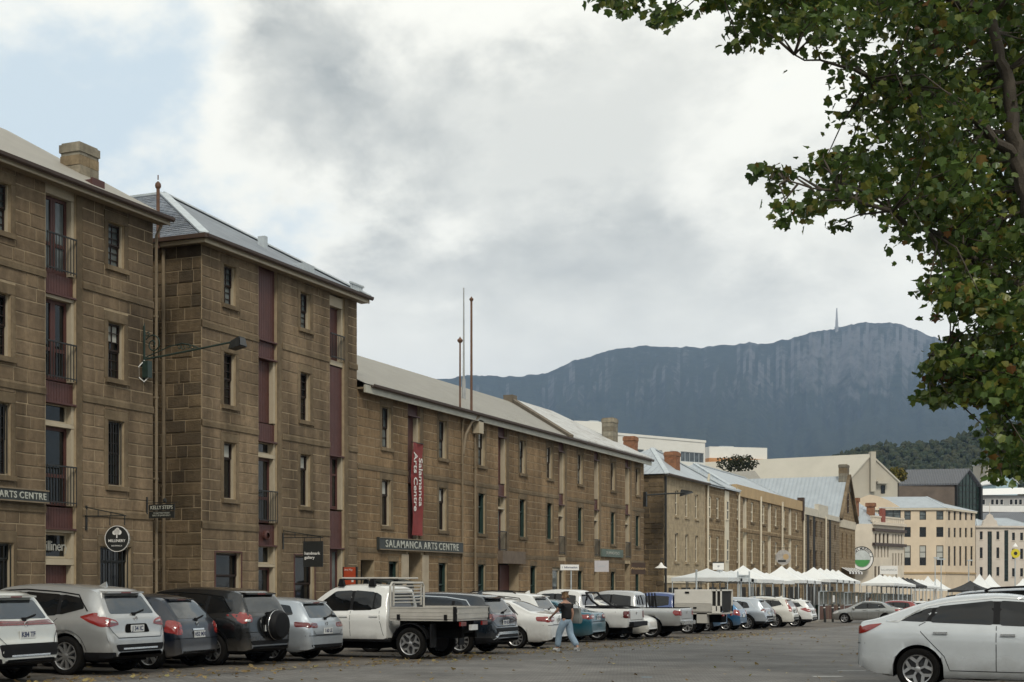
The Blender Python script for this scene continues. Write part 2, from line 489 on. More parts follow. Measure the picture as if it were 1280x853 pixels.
# painted bay marks and a faded blue patch on the pavers
m_paint = M('worn white road paint', (0.62, 0.62, 0.60), 0.7, 0.25, 4.0)
m_bluepaint = M('faded blue road paint', (0.22, 0.30, 0.36), 0.8, 0.3, 3.0)
def mark(name, px0, px1, py, w, mat):
    u0, u1 = (px0 - 640) / 1778.0, (px1 - 640) / 1778.0
    v = (py - 731) / 1778.0
    b = MB()
    def gp(u):
        d = FW + RT * u
        t = (CAMZ + 0.07) / (v - 0.0118 * d.y)
        return d * t
    a, c = gp(u0), gp(u1)
    n = (c - a).normalized().cross(Vector((0, 0, 1))) * w
    for k in range(6):
        p = a + (c - a) * (k / 6.0); q = a + (c - a) * ((k + 1) / 6.0)
        j = n * random.uniform(0.8, 1.2)
        b.poly([(v_.x, v_.y, G(v_.y) + 0.006) for v_ in (p - j, q - n, q + n, p + j)])
    return b.build(name, mat, kind='structure')
mark('painted_bay_mark', 1016, 1053, 846.0, 0.09, m_paint)
mark('painted_bay_mark', 1047, 1082, 839.0, 0.07, m_paint)
mark('painted_bay_mark', 1074, 1092, 833.5, 0.06, m_paint)
mark('painted_bay_mark', 802, 815, 847.0, 0.10, m_bluepaint)

# ---- mountain, wooded hill
def vnoise(x, y, seed=0):
    from mathutils import noise
    return noise.noise(Vector((x, y, seed * 7.31)))
def fbm(x, y, o=4, seed=0):
    a, s, f = 1.0, 0.0, 1.0
    for i in range(o):
        s += a * vnoise(x * f, y * f, seed + i); a *= 0.5; f *= 2.03
    return s
def lerp_tab(tab, x):
    if x <= tab[0][0]: return tab[0][1]
    for (a, fa), (b, fb_) in zip(tab, tab[1:]):
        if x <= b:
            k = (x - a) / (b - a)
            return fa + (fb_ - fa) * k
    return tab[-1][1]
ridge = [(-500, 620), (0, 570), (300, 520), (450, 490), (548, 474), (600, 469), (645, 471), (690, 464), (715, 452), (760, 438), (800, 432), (850, 434),
         (900, 432), (950, 430), (985, 426), (1015, 416), (1045, 410), (1075, 404), (1100, 403), (1125, 406), (1165, 419), (1200, 438), (1260, 470), (1350, 500), (1500, 530), (1900, 600)]
def hill_mesh(tab, t0, tr, t1, nu, nt_, rough, cliff, px0, px1, seed):
    b = MB()
    tl = [t0 + (tr - t0) * (k / (nt_ * 0.85)) for k in range(int(nt_ * 0.85) + 1)]
    tl += [tr + (t1 - tr) * (k + 1) / (nt_ * 0.15) for k in range(int(nt_ * 0.15))]
    for i in range(nu + 1):
        px = px0 + (px1 - px0) * i / nu
        top = CAMZ + tr * (731 - lerp_tab(tab, px)) / 1778.0
        for t in tl:
            s = min(1.0, (t - t0) / (tr - t0))
            w = s * 0.55 + 0.45 * s ** 2.2
            if cliff:
                c = math.exp(-((px - 1055) / 95.0) ** 2) + 0.5 * math.exp(-((px - 780) / 60.0) ** 2)
                st = max(0.0, min(1.0, (s - 0.78) / 0.14))
                w = w * (1 - 0.55 * c) + 0.55 * c * (0.62 * s + 0.38 * (st * st * (3 - 2 * st)))
            h = -6 + (top + 6) * w
            edge_ = 1.0 - 0.90 * max(0.0, (s - 0.85) / 0.15)
            gul = fbm(px * 0.022 + 0.15 * s, s * 1.2, 5, seed)
            h += 0.8 * rough * edge_ * (gul * min(1, s * 3) + 0.25 * fbm(px * 0.1, s * 9, 3, seed + 9))
            if cliff and s > 0.7:
                h += 52 * (abs(vnoise(px * 0.23, s * 0.7, 3)) + 0.5 * vnoise(px * 0.6, s * 1.5, 6) - .3) * math.exp(-((px - 1050) / 80.0) ** 2) * (1 - max(0, (s - 0.93) / 0.07))
            if cliff and s > 0.9: h += 9 * fbm(px * 0.11, 3.3, 4, 21)
            if t > tr: h = top - (t - tr) * 0.12
            p = far(px, t, h)
            b.v.append(tuple(p))
    n = len(tl)
    for i in range(nu):
        for j in range(n - 1):
            b.f.append((i * n + j, (i + 1) * n + j, (i + 1) * n + j + 1, i * n + j + 1)); b.m.append(0)
    return b
def hill_mat(name, forest, forest2, rock, zlo, zhi, amt):
    m, t, b = new_mat(name)
    geo = nnode(t, 'ShaderNodeNewGeometry')
    pos = geo.outputs['Position']
    n1 = nnode(t, 'ShaderNodeTexNoise', {'Vector': pos, 'Scale': 0.02, 'Detail': 9.0, 'Roughness': 0.75})
    f1 = nnode(t, 'ShaderNodeMapRange', {0: n1.outputs['Fac'], 1: 0.35, 2: 0.65}).outputs[0]
    base = nnode(t, 'ShaderNodeMix', {0: f1, 6: c4(forest), 7: c4(forest2)}, data_type='RGBA').outputs[2]
    sp = nnode(t, 'ShaderNodeSeparateXYZ', {0: pos})
    st = nnode(t, 'ShaderNodeVectorMath', {0: pos, 1: (0.02, 0.02, 0.004)}, operation='MULTIPLY').outputs[0]
    n2 = nnode(t, 'ShaderNodeTexNoise', {'Vector': st, 'Scale': 1.0, 'Detail': 8.0, 'Roughness': 0.7})
    hz = nnode(t, 'ShaderNodeMapRange', {0: sp.outputs[2], 1: zlo, 2: zhi}).outputs[0]
    sm = nnode(t, 'ShaderNodeMath', {0: n2.outputs['Fac'], 1: nnode(t, 'ShaderNodeMath', {0: hz, 1: 0.45}, operation='MULTIPLY').outputs[0]}, operation='ADD').outputs[0]
    nzv = nnode(t, 'ShaderNodeSeparateXYZ', {0: geo.outputs['True Normal']}).outputs[2]
    stp = nnode(t, 'ShaderNodeMapRange', {0: nzv, 1: 0.93, 2: 0.72, 3: -0.12, 4: 0.22}).outputs[0]
    sm = nnode(t, 'ShaderNodeMath', {0: sm, 1: stp}, operation='ADD').outputs[0]
    f2 = nnode(t, 'ShaderNodeMapRange', {0: sm, 1: 0.80, 2: 1.05, 3: 0.0, 4: amt}).outputs[0]
    mx = nnode(t, 'ShaderNodeMix', {0: f2, 6: base, 7: c4(rock)}, data_type='RGBA').outputs[2]
    t.links.new(mx, b.inputs['Base Color'])
    b.inputs['Roughness'].default_value = 0.95
    b.inputs['Specular IOR Level'].default_value = 0.1
    bp = nnode(t, 'ShaderNodeBump', {'Height': n1.outputs['Fac'], 'Strength': 1.0, 'Distance': 14.0})
    bp2 = nnode(t, 'ShaderNodeBump', {'Height': n2.outputs['Fac'], 'Strength': 1.0, 'Distance': 5.0, 'Normal': bp.outputs[0]})
    t.links.new(bp2.outputs[0], b.inputs['Normal'])
    return m
m_mount = hill_mat('mountain forest and dolerite', (0.022, 0.030, 0.022), (0.045, 0.055, 0.036), (0.145, 0.147, 0.147), 650, 1250, 0.85)
mt = hill_mesh(ridge, 2600, 7000, 8300, 640, 100, 75, True, -500, 1900, 4)
mt.build('mountain', m_mount, smooth=True, sharp=180, kind='structure')
wood = [(850, 728), (950, 612), (1010, 590), (1030, 578), (1060, 564), (1100, 557), (1150, 557), (1190, 550), (1225, 540), (1280, 525), (1400, 505), (1600, 520), (1800, 560)]
m_hill = hill_mat('wooded hill', (0.020, 0.030, 0.016), (0.042, 0.052, 0.026), (0.08, 0.08, 0.05), 5000, 9000, 0.0)
hl = hill_mesh(wood, 420, 1150, 1500, 120, 50, 6, False, 850, 1800, 11)
hill = hl.build('wooded_hillside', m_hill, smooth=True, sharp=180, kind='structure')
# the wood on that hill: one mass of far crowns
hv = hl.v; per = len(hv) // 121
tb = MB()
rs = random.Random(5)
ico = bmesh.new(); bmesh.ops.create_icosphere(ico, subdivisions=1, radius=1.0)
iv = [v.co.copy() for v in ico.verts]; ifc = [tuple(v.index for v in f.verts) for f in ico.faces]; ico.free()
for k in range(6500):
    i = rs.randrange(10, 70); j = rs.randrange(4, int(per * 0.86))
    p = Vector(hv[i * per + j]); q = Vector(hv[(i + 1) * per + j + 1])
    c = p.lerp(q, rs.random())
    h = rs.uniform(2.6, 6.0); w = h * rs.uniform(0.35, 0.62)
    b0 = len(tb.v); sx = rs.uniform(0, 50)
    for v in iv:
        r_ = 1 + 0.7 * vnoise(v.x * 2.1 + sx, v.y * 2.1 + v.z * 1.7, k % 13)
        tb.v.append((c.x + v.x * w * r_, c.y + v.y * w * r_, c.z + h * 0.45 + v.z * h * 0.55 * r_))
    for f in ifc:
        tb.f.append(tuple(b0 + x for x in f)); tb.m.append(0)
def isl_mat(name, cols, rough=0.9):
    m, t, b = new_mat(name)
    geo = nnode(t, 'ShaderNodeNewGeometry')
    ramp = nnode(t, 'ShaderNodeValToRGB', {0: geo.outputs['Random Per Island']})
    e = ramp.color_ramp.elements
    while len(e) < len(cols): e.new(0.5)
    for i, c in enumerate(cols):
        e[i].position = i / (len(cols) - 1); e[i].color = c4(c)
    n1 = nnode(t, 'ShaderNodeTexNoise', {'Vector': geo.outputs['Position'], 'Scale': 0.6, 'Detail': 6.0, 'Roughness': 0.8})
    k1 = nnode(t, 'ShaderNodeMapRange', {0: n1.outputs['Fac'], 1: 0.3, 2: 0.7, 3: 0.5, 4: 1.5}).outputs[0]
    out = nnode(t, 'ShaderNodeVectorMath', {0: ramp.outputs[0], 1: k1}, operation='MULTIPLY').outputs[0]
    t.links.new(out, b.inputs['Base Color'])
    b.inputs['Roughness'].default_value = rough
    b.inputs['Specular IOR Level'].default_value = 0.15
    bp = nnode(t, 'ShaderNodeBump', {'Height': n1.outputs['Fac'], 'Strength': 1.0, 'Distance': 0.6})
    t.links.new(bp.outputs[0], b.inputs['Normal'])
    return m
m_wood = isl_mat('far eucalypt crowns', [(0.022, 0.032, 0.016), (0.036, 0.045, 0.022), (0.050, 0.052, 0.028), (0.028, 0.040, 0.022)])
tag(tb.build('hillside_wood', m_wood), 'dark eucalypt wood covering the low hill behind the rooftops', 'wood', kind='stuff')

# the mast on the summit
mb = MB()
mp = far(1046, 6900, py=411)
mb.tube([mp - Vector((0, 0, 20)), mp + Vector((0, 0, 30)), mp + Vector((0, 0, 60)), mp + Vector((0, 0, 100))], [8, 7, 4.5, 2.5], 8)
mb.lathe([(11, 0), (11, 8), (7, 9)], 10, 'z', mp)
mb.build('summit_mast', M('pale mast concrete', (0.3, 0.3, 0.3), 0.8), None, label='thin pale transmission mast on the mountain summit', cat='mast')

# the air
hz = MB().box(-8900, 8900, -8500, 8900, -30, 1330)
mh = bpy.data.materials.new('haze air'); mh.use_nodes = True
ht = mh.node_tree; ht.nodes.clear()
pv = ht.nodes.new('ShaderNodeVolumePrincipled')
pv.inputs['Color'].default_value = (0.44, 0.64, 1.0, 1)
pv.inputs['Density'].default_value = 6.4e-5
pv.inputs['Anisotropy'].default_value = 0.0
ho = ht.nodes.new('ShaderNodeOutputMaterial')
ht.links.new(pv.outputs[0], ho.inputs['Volume'])
ho_ = hz.build('haze', mh, kind='stuff')
tag(ho_, 'thin blue haze lying over the whole scene', 'haze')
# ------------------------------------------------------------------ building kit
def grid_wall(mb, fr, s0, s1, z0, z1, ops, d=0.0, reveal=0.22):
    ss = sorted({s0, s1, *[o[0] for o in ops], *[o[1] for o in ops]})
    zs = sorted({z0, z1, *[o[2] for o in ops], *[o[3] for o in ops]})
    ss = [s for s in ss if s0 - 1e-6 <= s <= s1 + 1e-6]; zs = [z for z in zs if z0 - 1e-6 <= z <= z1 + 1e-6]
    P = fr.pt
    for a, b in zip(ss, ss[1:]):
        for c, e in zip(zs, zs[1:]):
            ms, mz = (a + b) / 2, (c + e) / 2
            if any(o[0] < ms < o[1] and o[2] < mz < o[3] for o in ops): continue
            mb.poly([P(a, c, d), P(b, c, d), P(b, e, d), P(a, e, d)])
    for o in ops:
        a, b, c, e = max(o[0], s0), min(o[1], s1), max(o[2], z0), min(o[3], z1)
        r = o[4] if len(o) > 4 else reveal
        mb.poly([P(a, c, d), P(a, e, d), P(a, e, d - r), P(a, c, d - r)])
        mb.poly([P(b, c, d), P(b, c, d - r), P(b, e, d - r), P(b, e, d)])
        mb.poly([P(a, e, d), P(b, e, d), P(b, e, d - r), P(a, e, d - r)])
        mb.poly([P(a, c, d), P(a, c, d - r), P(b, c, d - r), P(b, c, d)])

def _unit_stone(jit, rs):
    b = MB()
    ix, iz = 0.022, 0.05
    def j(): return rs.uniform(-jit, jit)
    fr_ = [(-0.5 + ix, 0, ix * 0 - 0.5 + iz), (0.5 - ix, 0, -0.5 + iz), (0.5 - ix, 0, 0.5 - iz), (-0.5 + ix, 0, 0.5 - iz)]
    fr_ = [(x + j() * 0.3, -1 + j() * 8 * jit if jit else -1, z + j()) for x, y, z in fr_]
    mid = [(-0.5, -0.7, -0.5), (0.5, -0.7, -0.5), (0.5, -0.7, 0.5), (-0.5, -0.7, 0.5)]
    bk = [(x, 0.4, z) for x, y, z in mid]
    b.v = fr_ + mid + bk
    b.f = [(0, 1, 2, 3)] + [(4 + i, 4 + (i + 1) % 4, (i + 1) % 4, i) for i in range(4)] + [(8 + i, 8 + (i + 1) % 4, 4 + (i + 1) % 4, 4 + i) for i in range(4)]
    b.m = [0] * 9
    return b
_rs = random.Random(3)
UNIT = {}
def unit_stones(mat):
    if mat.name not in UNIT:
        UNIT[mat.name] = [_unit_stone(0.0, _rs).mesh('stone', mat)]
        UNIT[mat.name] += [_unit_stone(0.05, _rs).mesh('stone', mat) for k in range(5)]
    return UNIT[mat.name]

def courses(fr, s0, s1, zlist, ops, seed, lmin=0.42, lmax=1.15, joint=0.034):
    """the stones between openings, as rectangles (s0,s1,z0,z1)"""
    rs = random.Random(seed)
    out = []
    for za, zb in zip(zlist, zlist[1:]):
        cuts = sorted([(o[0], o[1], o[2], o[3]) for o in ops if o[3] > za + 0.01 and o[2] < zb - 0.01])
        cur = s0
        spans = []
        for o in cuts:
            if o[0] > cur: spans.append((cur, o[0], za, zb))
            if o[3] < zb - 0.08: spans.append((max(o[0], s0), min(o[1], s1), o[3], zb))
            if o[2] > za + 0.08: spans.append((max(o[0], s0), min(o[1], s1), za, o[2]))
            cur = max(cur, o[1])
        if cur < s1: spans.append((cur, s1, za, zb))
        for a, b, c, e in spans:
            if b - a < 0.06: continue
            x = a
            long_ = rs.random() < 0.5
            while x < b - 1e-6:
                L = rs.uniform(0.72, lmax) if long_ else rs.uniform(lmin, 0.6)
                long_ = not long_ if rs.random() < 0.75 else long_
                if b - (x + L) < 0.28: L = b - x
                out.append((x + joint / 2, min(x + L, b) - joint / 2, c + joint / 2, e - joint / 2))
                x += L
    return out

def lay_stones(wall, fr, rects, mat, limit, seed, depth=0.016, rough=False):
    rs = random.Random(seed)
    off = OFF[wall.name]
    um = unit_stones(mat)
    rects = sorted(rects, key=lambda r: -((r[1] - r[0]) * (r[3] - r[2])) / (fr.pt(r[0], r[2]) - CAMPOS).length_squared)
    rest = MB()
    for i, (a, b, c, e) in enumerate(rects):
        if b - a < 0.03 or e - c < 0.03: continue
        me = um[rs.randrange(1, 6)] if rough else um[0]
        p = fr.pt((a + b) / 2, (c + e) / 2, 0)
        dp = depth * (rs.uniform(0.5, 1.5))
        if i < limit:
            inst('stone', me, wall, p - off, fr.ang, (b - a, dp, e - c))
        else:
            base = len(rest.v)
            for v in me.vertices:
                q = p + fr.a * (v.co.x * (b - a)) - fr.n * (v.co.y * dp) + Vector((0, 0, v.co.z * (e - c)))
                rest.v.append(tuple(q))
            for f in me.polygons:
                rest.f.append(tuple(base + k for k in f.vertices)); rest.m.append(0)
    if rest.v:
        rest.build('stone_courses', mat, wall, world=True, kind='stuff')

WCACHE = {}
def sash_meshes(w, h, mf, ms, mg, bars, rail):
    key = (round(w, 2), round(h, 2), mf.name, ms.name, mg.name, bars, rail)
    if key in WCACHE: return WCACHE[key]
    f = MB(); t = 0.035
    f.box(-w / 2, -w / 2 + t, -0.1, 0.05, 0, h); f.box(w / 2 - t, w / 2, -0.1, 0.05, 0, h)
    f.box(-w / 2 + t, w / 2 - t, 0.0, 0.05, h - t, h); f.box(-w / 2 + t, w / 2 - t, -0.1, 0.05, 0, t)
    s = MB(); i0 = w / 2 - t; q = 0.045
    for za, zb in ((t, h * rail), (h * rail, h - t)):
        y = -0.02 if za > t + .01 else 0.015
        s.box(-i0, -i0 + q, y - 0.025, y + 0.025, za, zb); s.box(i0 - q, i0, y - 0.025, y + 0.025, za, zb)
        s.box(-i0 + q, i0 - q, y - 0.025, y + 0.025, za, za + q); s.box(-i0 + q, i0 - q, y - 0.025, y + 0.025, zb - q, zb)
        if bars:
            s.box(-0.011, 0.011, y - 0.018, y + 0.018, za + q, zb - q)
            for k in range(1, bars):
                zz = za + (zb - za) * k / bars
                s.box(-i0 + q, i0 - q, y - 0.016, y + 0.016, zz - 0.011, zz + 0.011)
    g = MB().poly([(-i0, 0.03, t), (i0, 0.03, t), (i0, 0.03, h - t), (-i0, 0.03, h - t)])
    WCACHE[key] = (f.mesh('window', mf), s.mesh('sash', ms), g.mesh('pane', mg))
    return WCACHE[key]

def place_window(bld, fr, sc, z0, w, h, depth=0.19, mf=None, ms=None, mg=None, bars=2, rail=0.5, sill=0.12, surround=0.17, lintel=0.28, m_sur=None, blind=0.0, name='window', label=None):
    mf = mf or m_cream; ms = ms or m_sash; mg = mg or m_pane; m_sur = m_sur or m_trim
    f, s, g = sash_meshes(w, h, mf, ms, mg, bars, rail)
    off = OFF[bld.name]
    win = inst(name, f, bld, fr.pt(sc, z0, -depth) - off, fr.ang)
    if label: win['label'] = label
    inst('sash', s, win, (0, 0, 0)); inst('pane', g, win, (0, 0, 0))
    key = ('x', round(w, 2), round(h, 2), sill, surround, lintel, depth, m_sur.name)
    if key not in WCACHE:
        sl = None; su = None
        if sill:
            sl = MB().box(-w / 2 - surround * 0.8, w / 2 + surround * 0.8, -depth - 0.10, 0.0, -0.02 - sill, -0.005).mesh('sill', m_sur)
        if surround:
            b = MB(); D0 = -depth - 0.02
            b.box(-w / 2 - surround, -w / 2 - 0.002, D0, D0 + 0.12, 0, h); b.box(w / 2 + 0.002, w / 2 + surround, D0, D0 + 0.12, 0, h)
            if lintel: b.box(-w / 2 - surround, w / 2 + surround, D0, D0 + 0.12, h + 0.012, h + lintel)
            su = b.mesh('surround', m_sur)
        WCACHE[key] = (sl, su)
    sl, su = WCACHE[key]
    if sl: inst('sill', sl, win, (0, 0, 0))
    if su: inst('surround', su, win, (0, 0, 0))
    if blind:
        k2 = ('b', round(w, 2), round(h, 2), blind)
        if k2 not in WCACHE:
            WCACHE[k2] = MB().poly([(-w / 2 + 0.1, 0.022, h * (1 - blind)), (w / 2 - 0.1, 0.022, h * (1 - blind)), (w / 2 - 0.1, 0.022, h - 0.08), (-w / 2 + 0.1, 0.022, h - 0.08)]).mesh('blind', m_blind)
        inst('blind', WCACHE[k2], win, (0, 0, 0))
    return win

def op_of(sc, z0, w, h, surround=0.17, lintel=0.28, sill=0.12):
    return (sc - w / 2 - surround, sc + w / 2 + surround, z0 - sill - 0.02, z0 + h + lintel)

def railing(bld, fr, s0, s1, z0, z1, d=0.04, n=None):
    b = MB()
    n = n or max(5, int((s1 - s0) / 0.11))
    b.fbox(fr, s0, s1, z1 - 0.04, z1, d - 0.02, d + 0.02)
    b.fbox(fr, s0, s1, z0 + 0.06, z0 + 0.09, d - 0.015, d + 0.015)
    for k in range(n + 1):
        s = s0 + 0.01 + (s1 - s0 - 0.02) * k / n
        b.fbox(fr, s - 0.009, s + 0.009, z0, z1 - 0.04, d - 0.009, d + 0.009)
    return b.build('railing', m_black, bld, world=True)

def boards(fr, s0, s1, z0, z1, d, w=0.11):
    b = MB()
    n = max(2, int(round((s1 - s0) / w)))
    for k in range(n):
        a = s0 + (s1 - s0) * k / n
        b.fbox(fr, a + 0.004, a + (s1 - s0) / n - 0.004, z0, z1, d - 0.03, d)
    b.fbox(fr, s0, s1, z0, z1, d - 0.05, d - 0.012)
    return b

def bay(bld, fr, s0, s1, segs, jamb=0.11, rec=0.30):
    """a column of loading doors set back in the wall"""
    for kind, z0, z1, *o in segs:
        opt = o[0] if o else {}
        i1 = s1 - jamb
        if kind == 'panel':
            boards(fr, s0, s1 - 0.02, z0, z1, -0.10).build('timber_panel', m_maroon, bld, world=True)
            MB().fbox(fr, s0, s1, z0 - 0.05, z0, -0.25, 0.02).build('ledge', m_maroon, bld, world=True)
        elif kind == 'beam':
            MB().fbox(fr, s0, s1, z0, z1, -0.3, -0.06).build('beam', m_cream, bld, world=True)
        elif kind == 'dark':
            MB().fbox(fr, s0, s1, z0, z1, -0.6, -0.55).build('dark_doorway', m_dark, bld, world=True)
        else:
            MB().fbox(fr, i1, s1, z0, z1, -rec, -0.07).build('door_jamb', m_cream, bld, world=True)
            if kind == 'plain':
                boards(fr, s0, i1, z0, z1, -rec + 0.05).build('loading_door', m_maroon, bld, world=True)
            elif kind in ('doors', 'door', 'transom', 'window'):
                n = 2 if kind in ('doors', 'window') else 1
                fm = m_cream if kind == 'transom' else m_maroon
                b = MB(); t = 0.09 if kind != 'transom' else 0.06
                wd = (i1 - s0) / n
                for k in range(n):
                    a, c = s0 + wd * k + 0.005, s0 + wd * (k + 1) - 0.005
                    lowp = 0.0 if kind in ('transom',) else (z1 - z0) * (0.38 if kind != 'window' else 0.06)
                    b.fbox(fr, a, a + t, z0, z1, -rec, -rec + 0.06); b.fbox(fr, c - t, c, z0, z1, -rec, -rec + 0.06)
                    b.fbox(fr, a + t, c - t, z1 - t, z1, -rec, -rec + 0.06)
                    b.fbox(fr, a + t, c - t, z0, z0 + max(t, 0.12 if lowp else t), -rec, -rec + 0.06)
                    if lowp and kind != 'window':
                        b.fbox(fr, a + t, c - t, z0 + lowp - 0.05, z0 + lowp + 0.05, -rec, -rec + 0.06)
                    if kind == 'window':
                        zz = z0 + (z1 - z0) * 0.66
                        b.fbox(fr, a + t, c - t, zz - 0.04, zz + 0.04, -rec, -rec + 0.06)
                nm = {'doors': 'loading_door', 'door': 'door', 'transom': 'transom_window', 'window': 'window'}[kind]
                dr = b.build(nm, fm, bld, world=True)
                for k in range(n):
                    a, c = s0 + wd * k, s0 + wd * (k + 1)
                    MB().fbox(fr, a + 0.02, c - 0.02, z0 + 0.02, z1 - 0.02, -rec + 0.012, -rec + 0.02).build('pane', opt.get('glass', m_pane), dr, world=True)
        if opt.get('rail'):
            railing(bld, fr, s0 + 0.02, s1 - 0.02, z0, z0 + opt['rail'])

def text_mesh(body, size, extr=0.01, bold=0.0, space=1.0, align='CENTER'):
    cu = bpy.data.curves.new('lettering', 'FONT')
    cu.body = body; cu.size = size; cu.extrude = extr; cu.offset = bold; cu.space_character = space
    cu.align_x = align; cu.align_y = 'CENTER'; cu.resolution_u = 3
    o = bpy.data.objects.new('tmp', cu)
    COL.objects.link(o)
    dg = bpy.context.evaluated_depsgraph_get()
    me = bpy.data.meshes.new_from_object(o.evaluated_get(dg))
    bpy.data.objects.remove(o)
    return me
def lettering(body, size, mat, parent, loc, rot, extr=0.008, bold=0.0, space=1.0, align='CENTER', sx=1.0):
    me = text_mesh(body, size, extr, bold, space, align)
    me.materials.clear(); me.materials.append(mat)
    o = bpy.data.objects.new('lettering', me)
    COL.objects.link(o)
    o.parent = parent
    o.location = loc; o.rotation_euler = rot; o.scale = (sx, 1, 1)
    return o

def chimney(name, parent, c, wx, wy, z0, z1, mat, capm=None, rs=None, stones=True):
    """a stack of coursed blocks, a proud cap, all one part of its building"""
    b = MB()
    rs = rs or random.Random(1)
    z = z0; k = 0
    ch = 0.30
    while z < z1 - 0.32:
        e = min(z + ch, z1 - 0.3)
        half = rs.uniform(-0.2, 0.2) * wy
        j = lambda: rs.uniform(-0.012, 0.012)
        b.box(c[0] - wx / 2 + j(), c[0] + wx / 2 + j(), c[1] - wy / 2 + j(), c[1] + half - 0.006, z + 0.005, e - 0.005)
        b.box(c[0] - wx / 2 + j(), c[0] + wx / 2 + j(), c[1] + half + 0.006, c[1] + wy / 2 + j(), z + 0.005, e - 0.005)
        z = e; k += 1
    b.box(c[0] - wx / 2 + 0.03, c[0] + wx / 2 - 0.03, c[1] - wy / 2 + 0.03, c[1] + wy / 2 - 0.03, z0, z1 - 0.25)
    b.box(c[0] - wx / 2 - 0.035, c[0] + wx / 2 + 0.035, c[1] - wy / 2 - 0.035, c[1] + wy / 2 + 0.035, z1 - 0.30, z1 - 0.06)
    b.box(c[0] - wx / 2 + 0.02, c[0] + wx / 2 - 0.02, c[1] - wy / 2 + 0.02, c[1] + wy / 2 - 0.02, z1 - 0.07, z1)
    o = b.build('chimney', mat, parent, world=True)
    return o

# roof and masonry materials
m_roof1 = sheet_mat('pale ribbed roof sheet', (0.30, 0.28, 0.24), R(90), 0.19, 0.02, 0.55, 0.08)
m_slate = sheet_mat('blue grey slate', (0.17, 0.19, 0.215), R(0), 0.26, 0.012, 0.55, 0.25)
m_slate_e = sheet_mat('blue grey slate on the hip end', (0.17, 0.19, 0.215), R(90), 0.24, 0.012, 0.55, 0.25)
m_roof3 = sheet_mat('grey beige roof sheet', (0.27, 0.255, 0.22), R(90), 0.19, 0.02, 0.55, 0.10)
m_roofw = sheet_mat('weathered galvanised roof', (0.50, 0.50, 0.48), R(90), 0.15, 0.018, 0.5, 0.12, patch=0.75, patch_col=(0.27, 0.235, 0.20))
m_roofb = sheet_mat('pale blue grey zinc roof', (0.36, 0.395, 0.42), R(90), 0.45, 0.03, 0.45, 0.10)
m_roofb0 = sheet_mat('pale blue grey zinc roof, cross fall', (0.34, 0.375, 0.40), R(0), 0.45, 0.03, 0.45, 0.10)
m_redbrick = brick_mat('red brick', (0.23, 0.085, 0.045), (0.30, 0.12, 0.06), (0.2, 0.15, 0.1), 0.24, 0.08, 0.012)

ROW = Frame((-27.0, 0, 0), R(90))      # the street front of the warehouses; s is world y

def gutter(bld, x, y0, y1, z):
    b = MB()
    prof = [(0.0, 0.0), (0.02, -0.09), (0.10, -0.12), (0.16, -0.07), (0.17, 0.015), (0.14, 0.015), (0.13, -0.05), (0.09, -0.09), (0.04, -0.06), (0.03, 0.0)]
    base = 0
    for y in (y0, y1):
        for (dx, dz) in prof: b.v.append((x + dx, y, z + dz))
    n = len(prof)
    for k in range(n):
        b.f.append((k, (k + 1) % n, n + (k + 1) % n, n + k)); b.m.append(0)
    b.f.append(tuple(range(n))); b.m.append(0); b.f.append(tuple(range(2 * n - 1, n - 1, -1))); b.m.append(0)
    return b.build('gutter', m_brown, bld, world=True)

def downpipe(bld, pts, r=0.05, mat=None):
    b = MB().tube(pts, r, 8)
    x, y, _ = pts[-1]
    for k in range(1, 5):
        z = pts[-1][2] + (pts[-2][2] - pts[-1][2]) * k / 5.0
        b.box(x - 0.07, x + 0.03, y - r - 0.02, y + r + 0.02, z, z + 0.05)
    return b.build('downpipe', mat or m_pipe, bld, world=True, smooth=True)

def string_course(bld, fr, spans, z, h=0.2, d=0.05, mat=None):
    for a, b in spans:
        m = MB()
        m.fbox(fr, a, b, z, z + h * 0.72, -0.02, d)
        P = fr.pt
        m.hexa([P(a, z + h * .72, d), P(b, z + h * .72, d), P(b, z + h * .72, -0.02), P(a, z + h * .72, -0.02),
                P(a, z + h, 0.018), P(b, z + h, 0.018), P(b, z + h, -0.02), P(a, z + h, -0.02)])
        m.build('string_course', mat or m_trim, bld, world=True)

def courses_z(z0, z1, h=0.352):
    n = int(round((z1 - z0) / h))
    return [z0 + (z1 - z0) * k / n for k in range(n + 1)]

# ------------------------------------------------------------------ building 1: gabled warehouse with a stone chimney
b1 = empty('stone_warehouse', (-27, 25, G(25)), 0, 'tall brown sandstone warehouse with pale ribbed roof and stone chimney', 'building', 'sandstone warehouses along the street')
S0, S1, ZE = 25.0, 35.63, 12.5
wins = []
for sc in (26.35, 29.2, 33.9):
    w = 0.74
    wins += [(sc, 10.66, w, 1.3, 3), (sc, 7.38, w, 1.66, 3), (sc, 4.24, w, 1.92, 3)]
gwin = [(26.35, 0.7, 1.36, 1.76), (29.0, 0.7, 1.36, 1.76), (33.87, 0.7, 1.40, 1.76)]
bays = [(30.91, 32.15)]
holes = [(sc - w / 2, sc + w / 2, z0, z0 + h) for sc, z0, w, h, _ in wins] + [(sc - w / 2, sc + w / 2, z0, z0 + h) for sc, z0, w, h in gwin] + [(a, b, -1, ZE - 0.1, 0.62) for a, b in bays]
wb = MB(); grid_wall(wb, ROW, S0, S1, -1.0, ZE, holes, 0.0, 0.2)
Fs = Frame((-27, S1, 0), R(180)); # right end wall (faces +y)
wb.poly([(-27, S1, -1), (-39, S1, -1), (-39, S1, ZE), (-33, S1, ZE + 3.3), (-27, S1, ZE)])
wb.poly([(-27, S0, -1), (-39, S0, -1), (-39, S0, ZE), (-33, S0, ZE + 3.3), (-27, S0, ZE)])
wb.poly([(-39, S0, -1), (-39, S1, -1), (-39, S1, ZE), (-39, S0, ZE)])
w1 = wb.build('wall', m_mortar, b1, world=True)
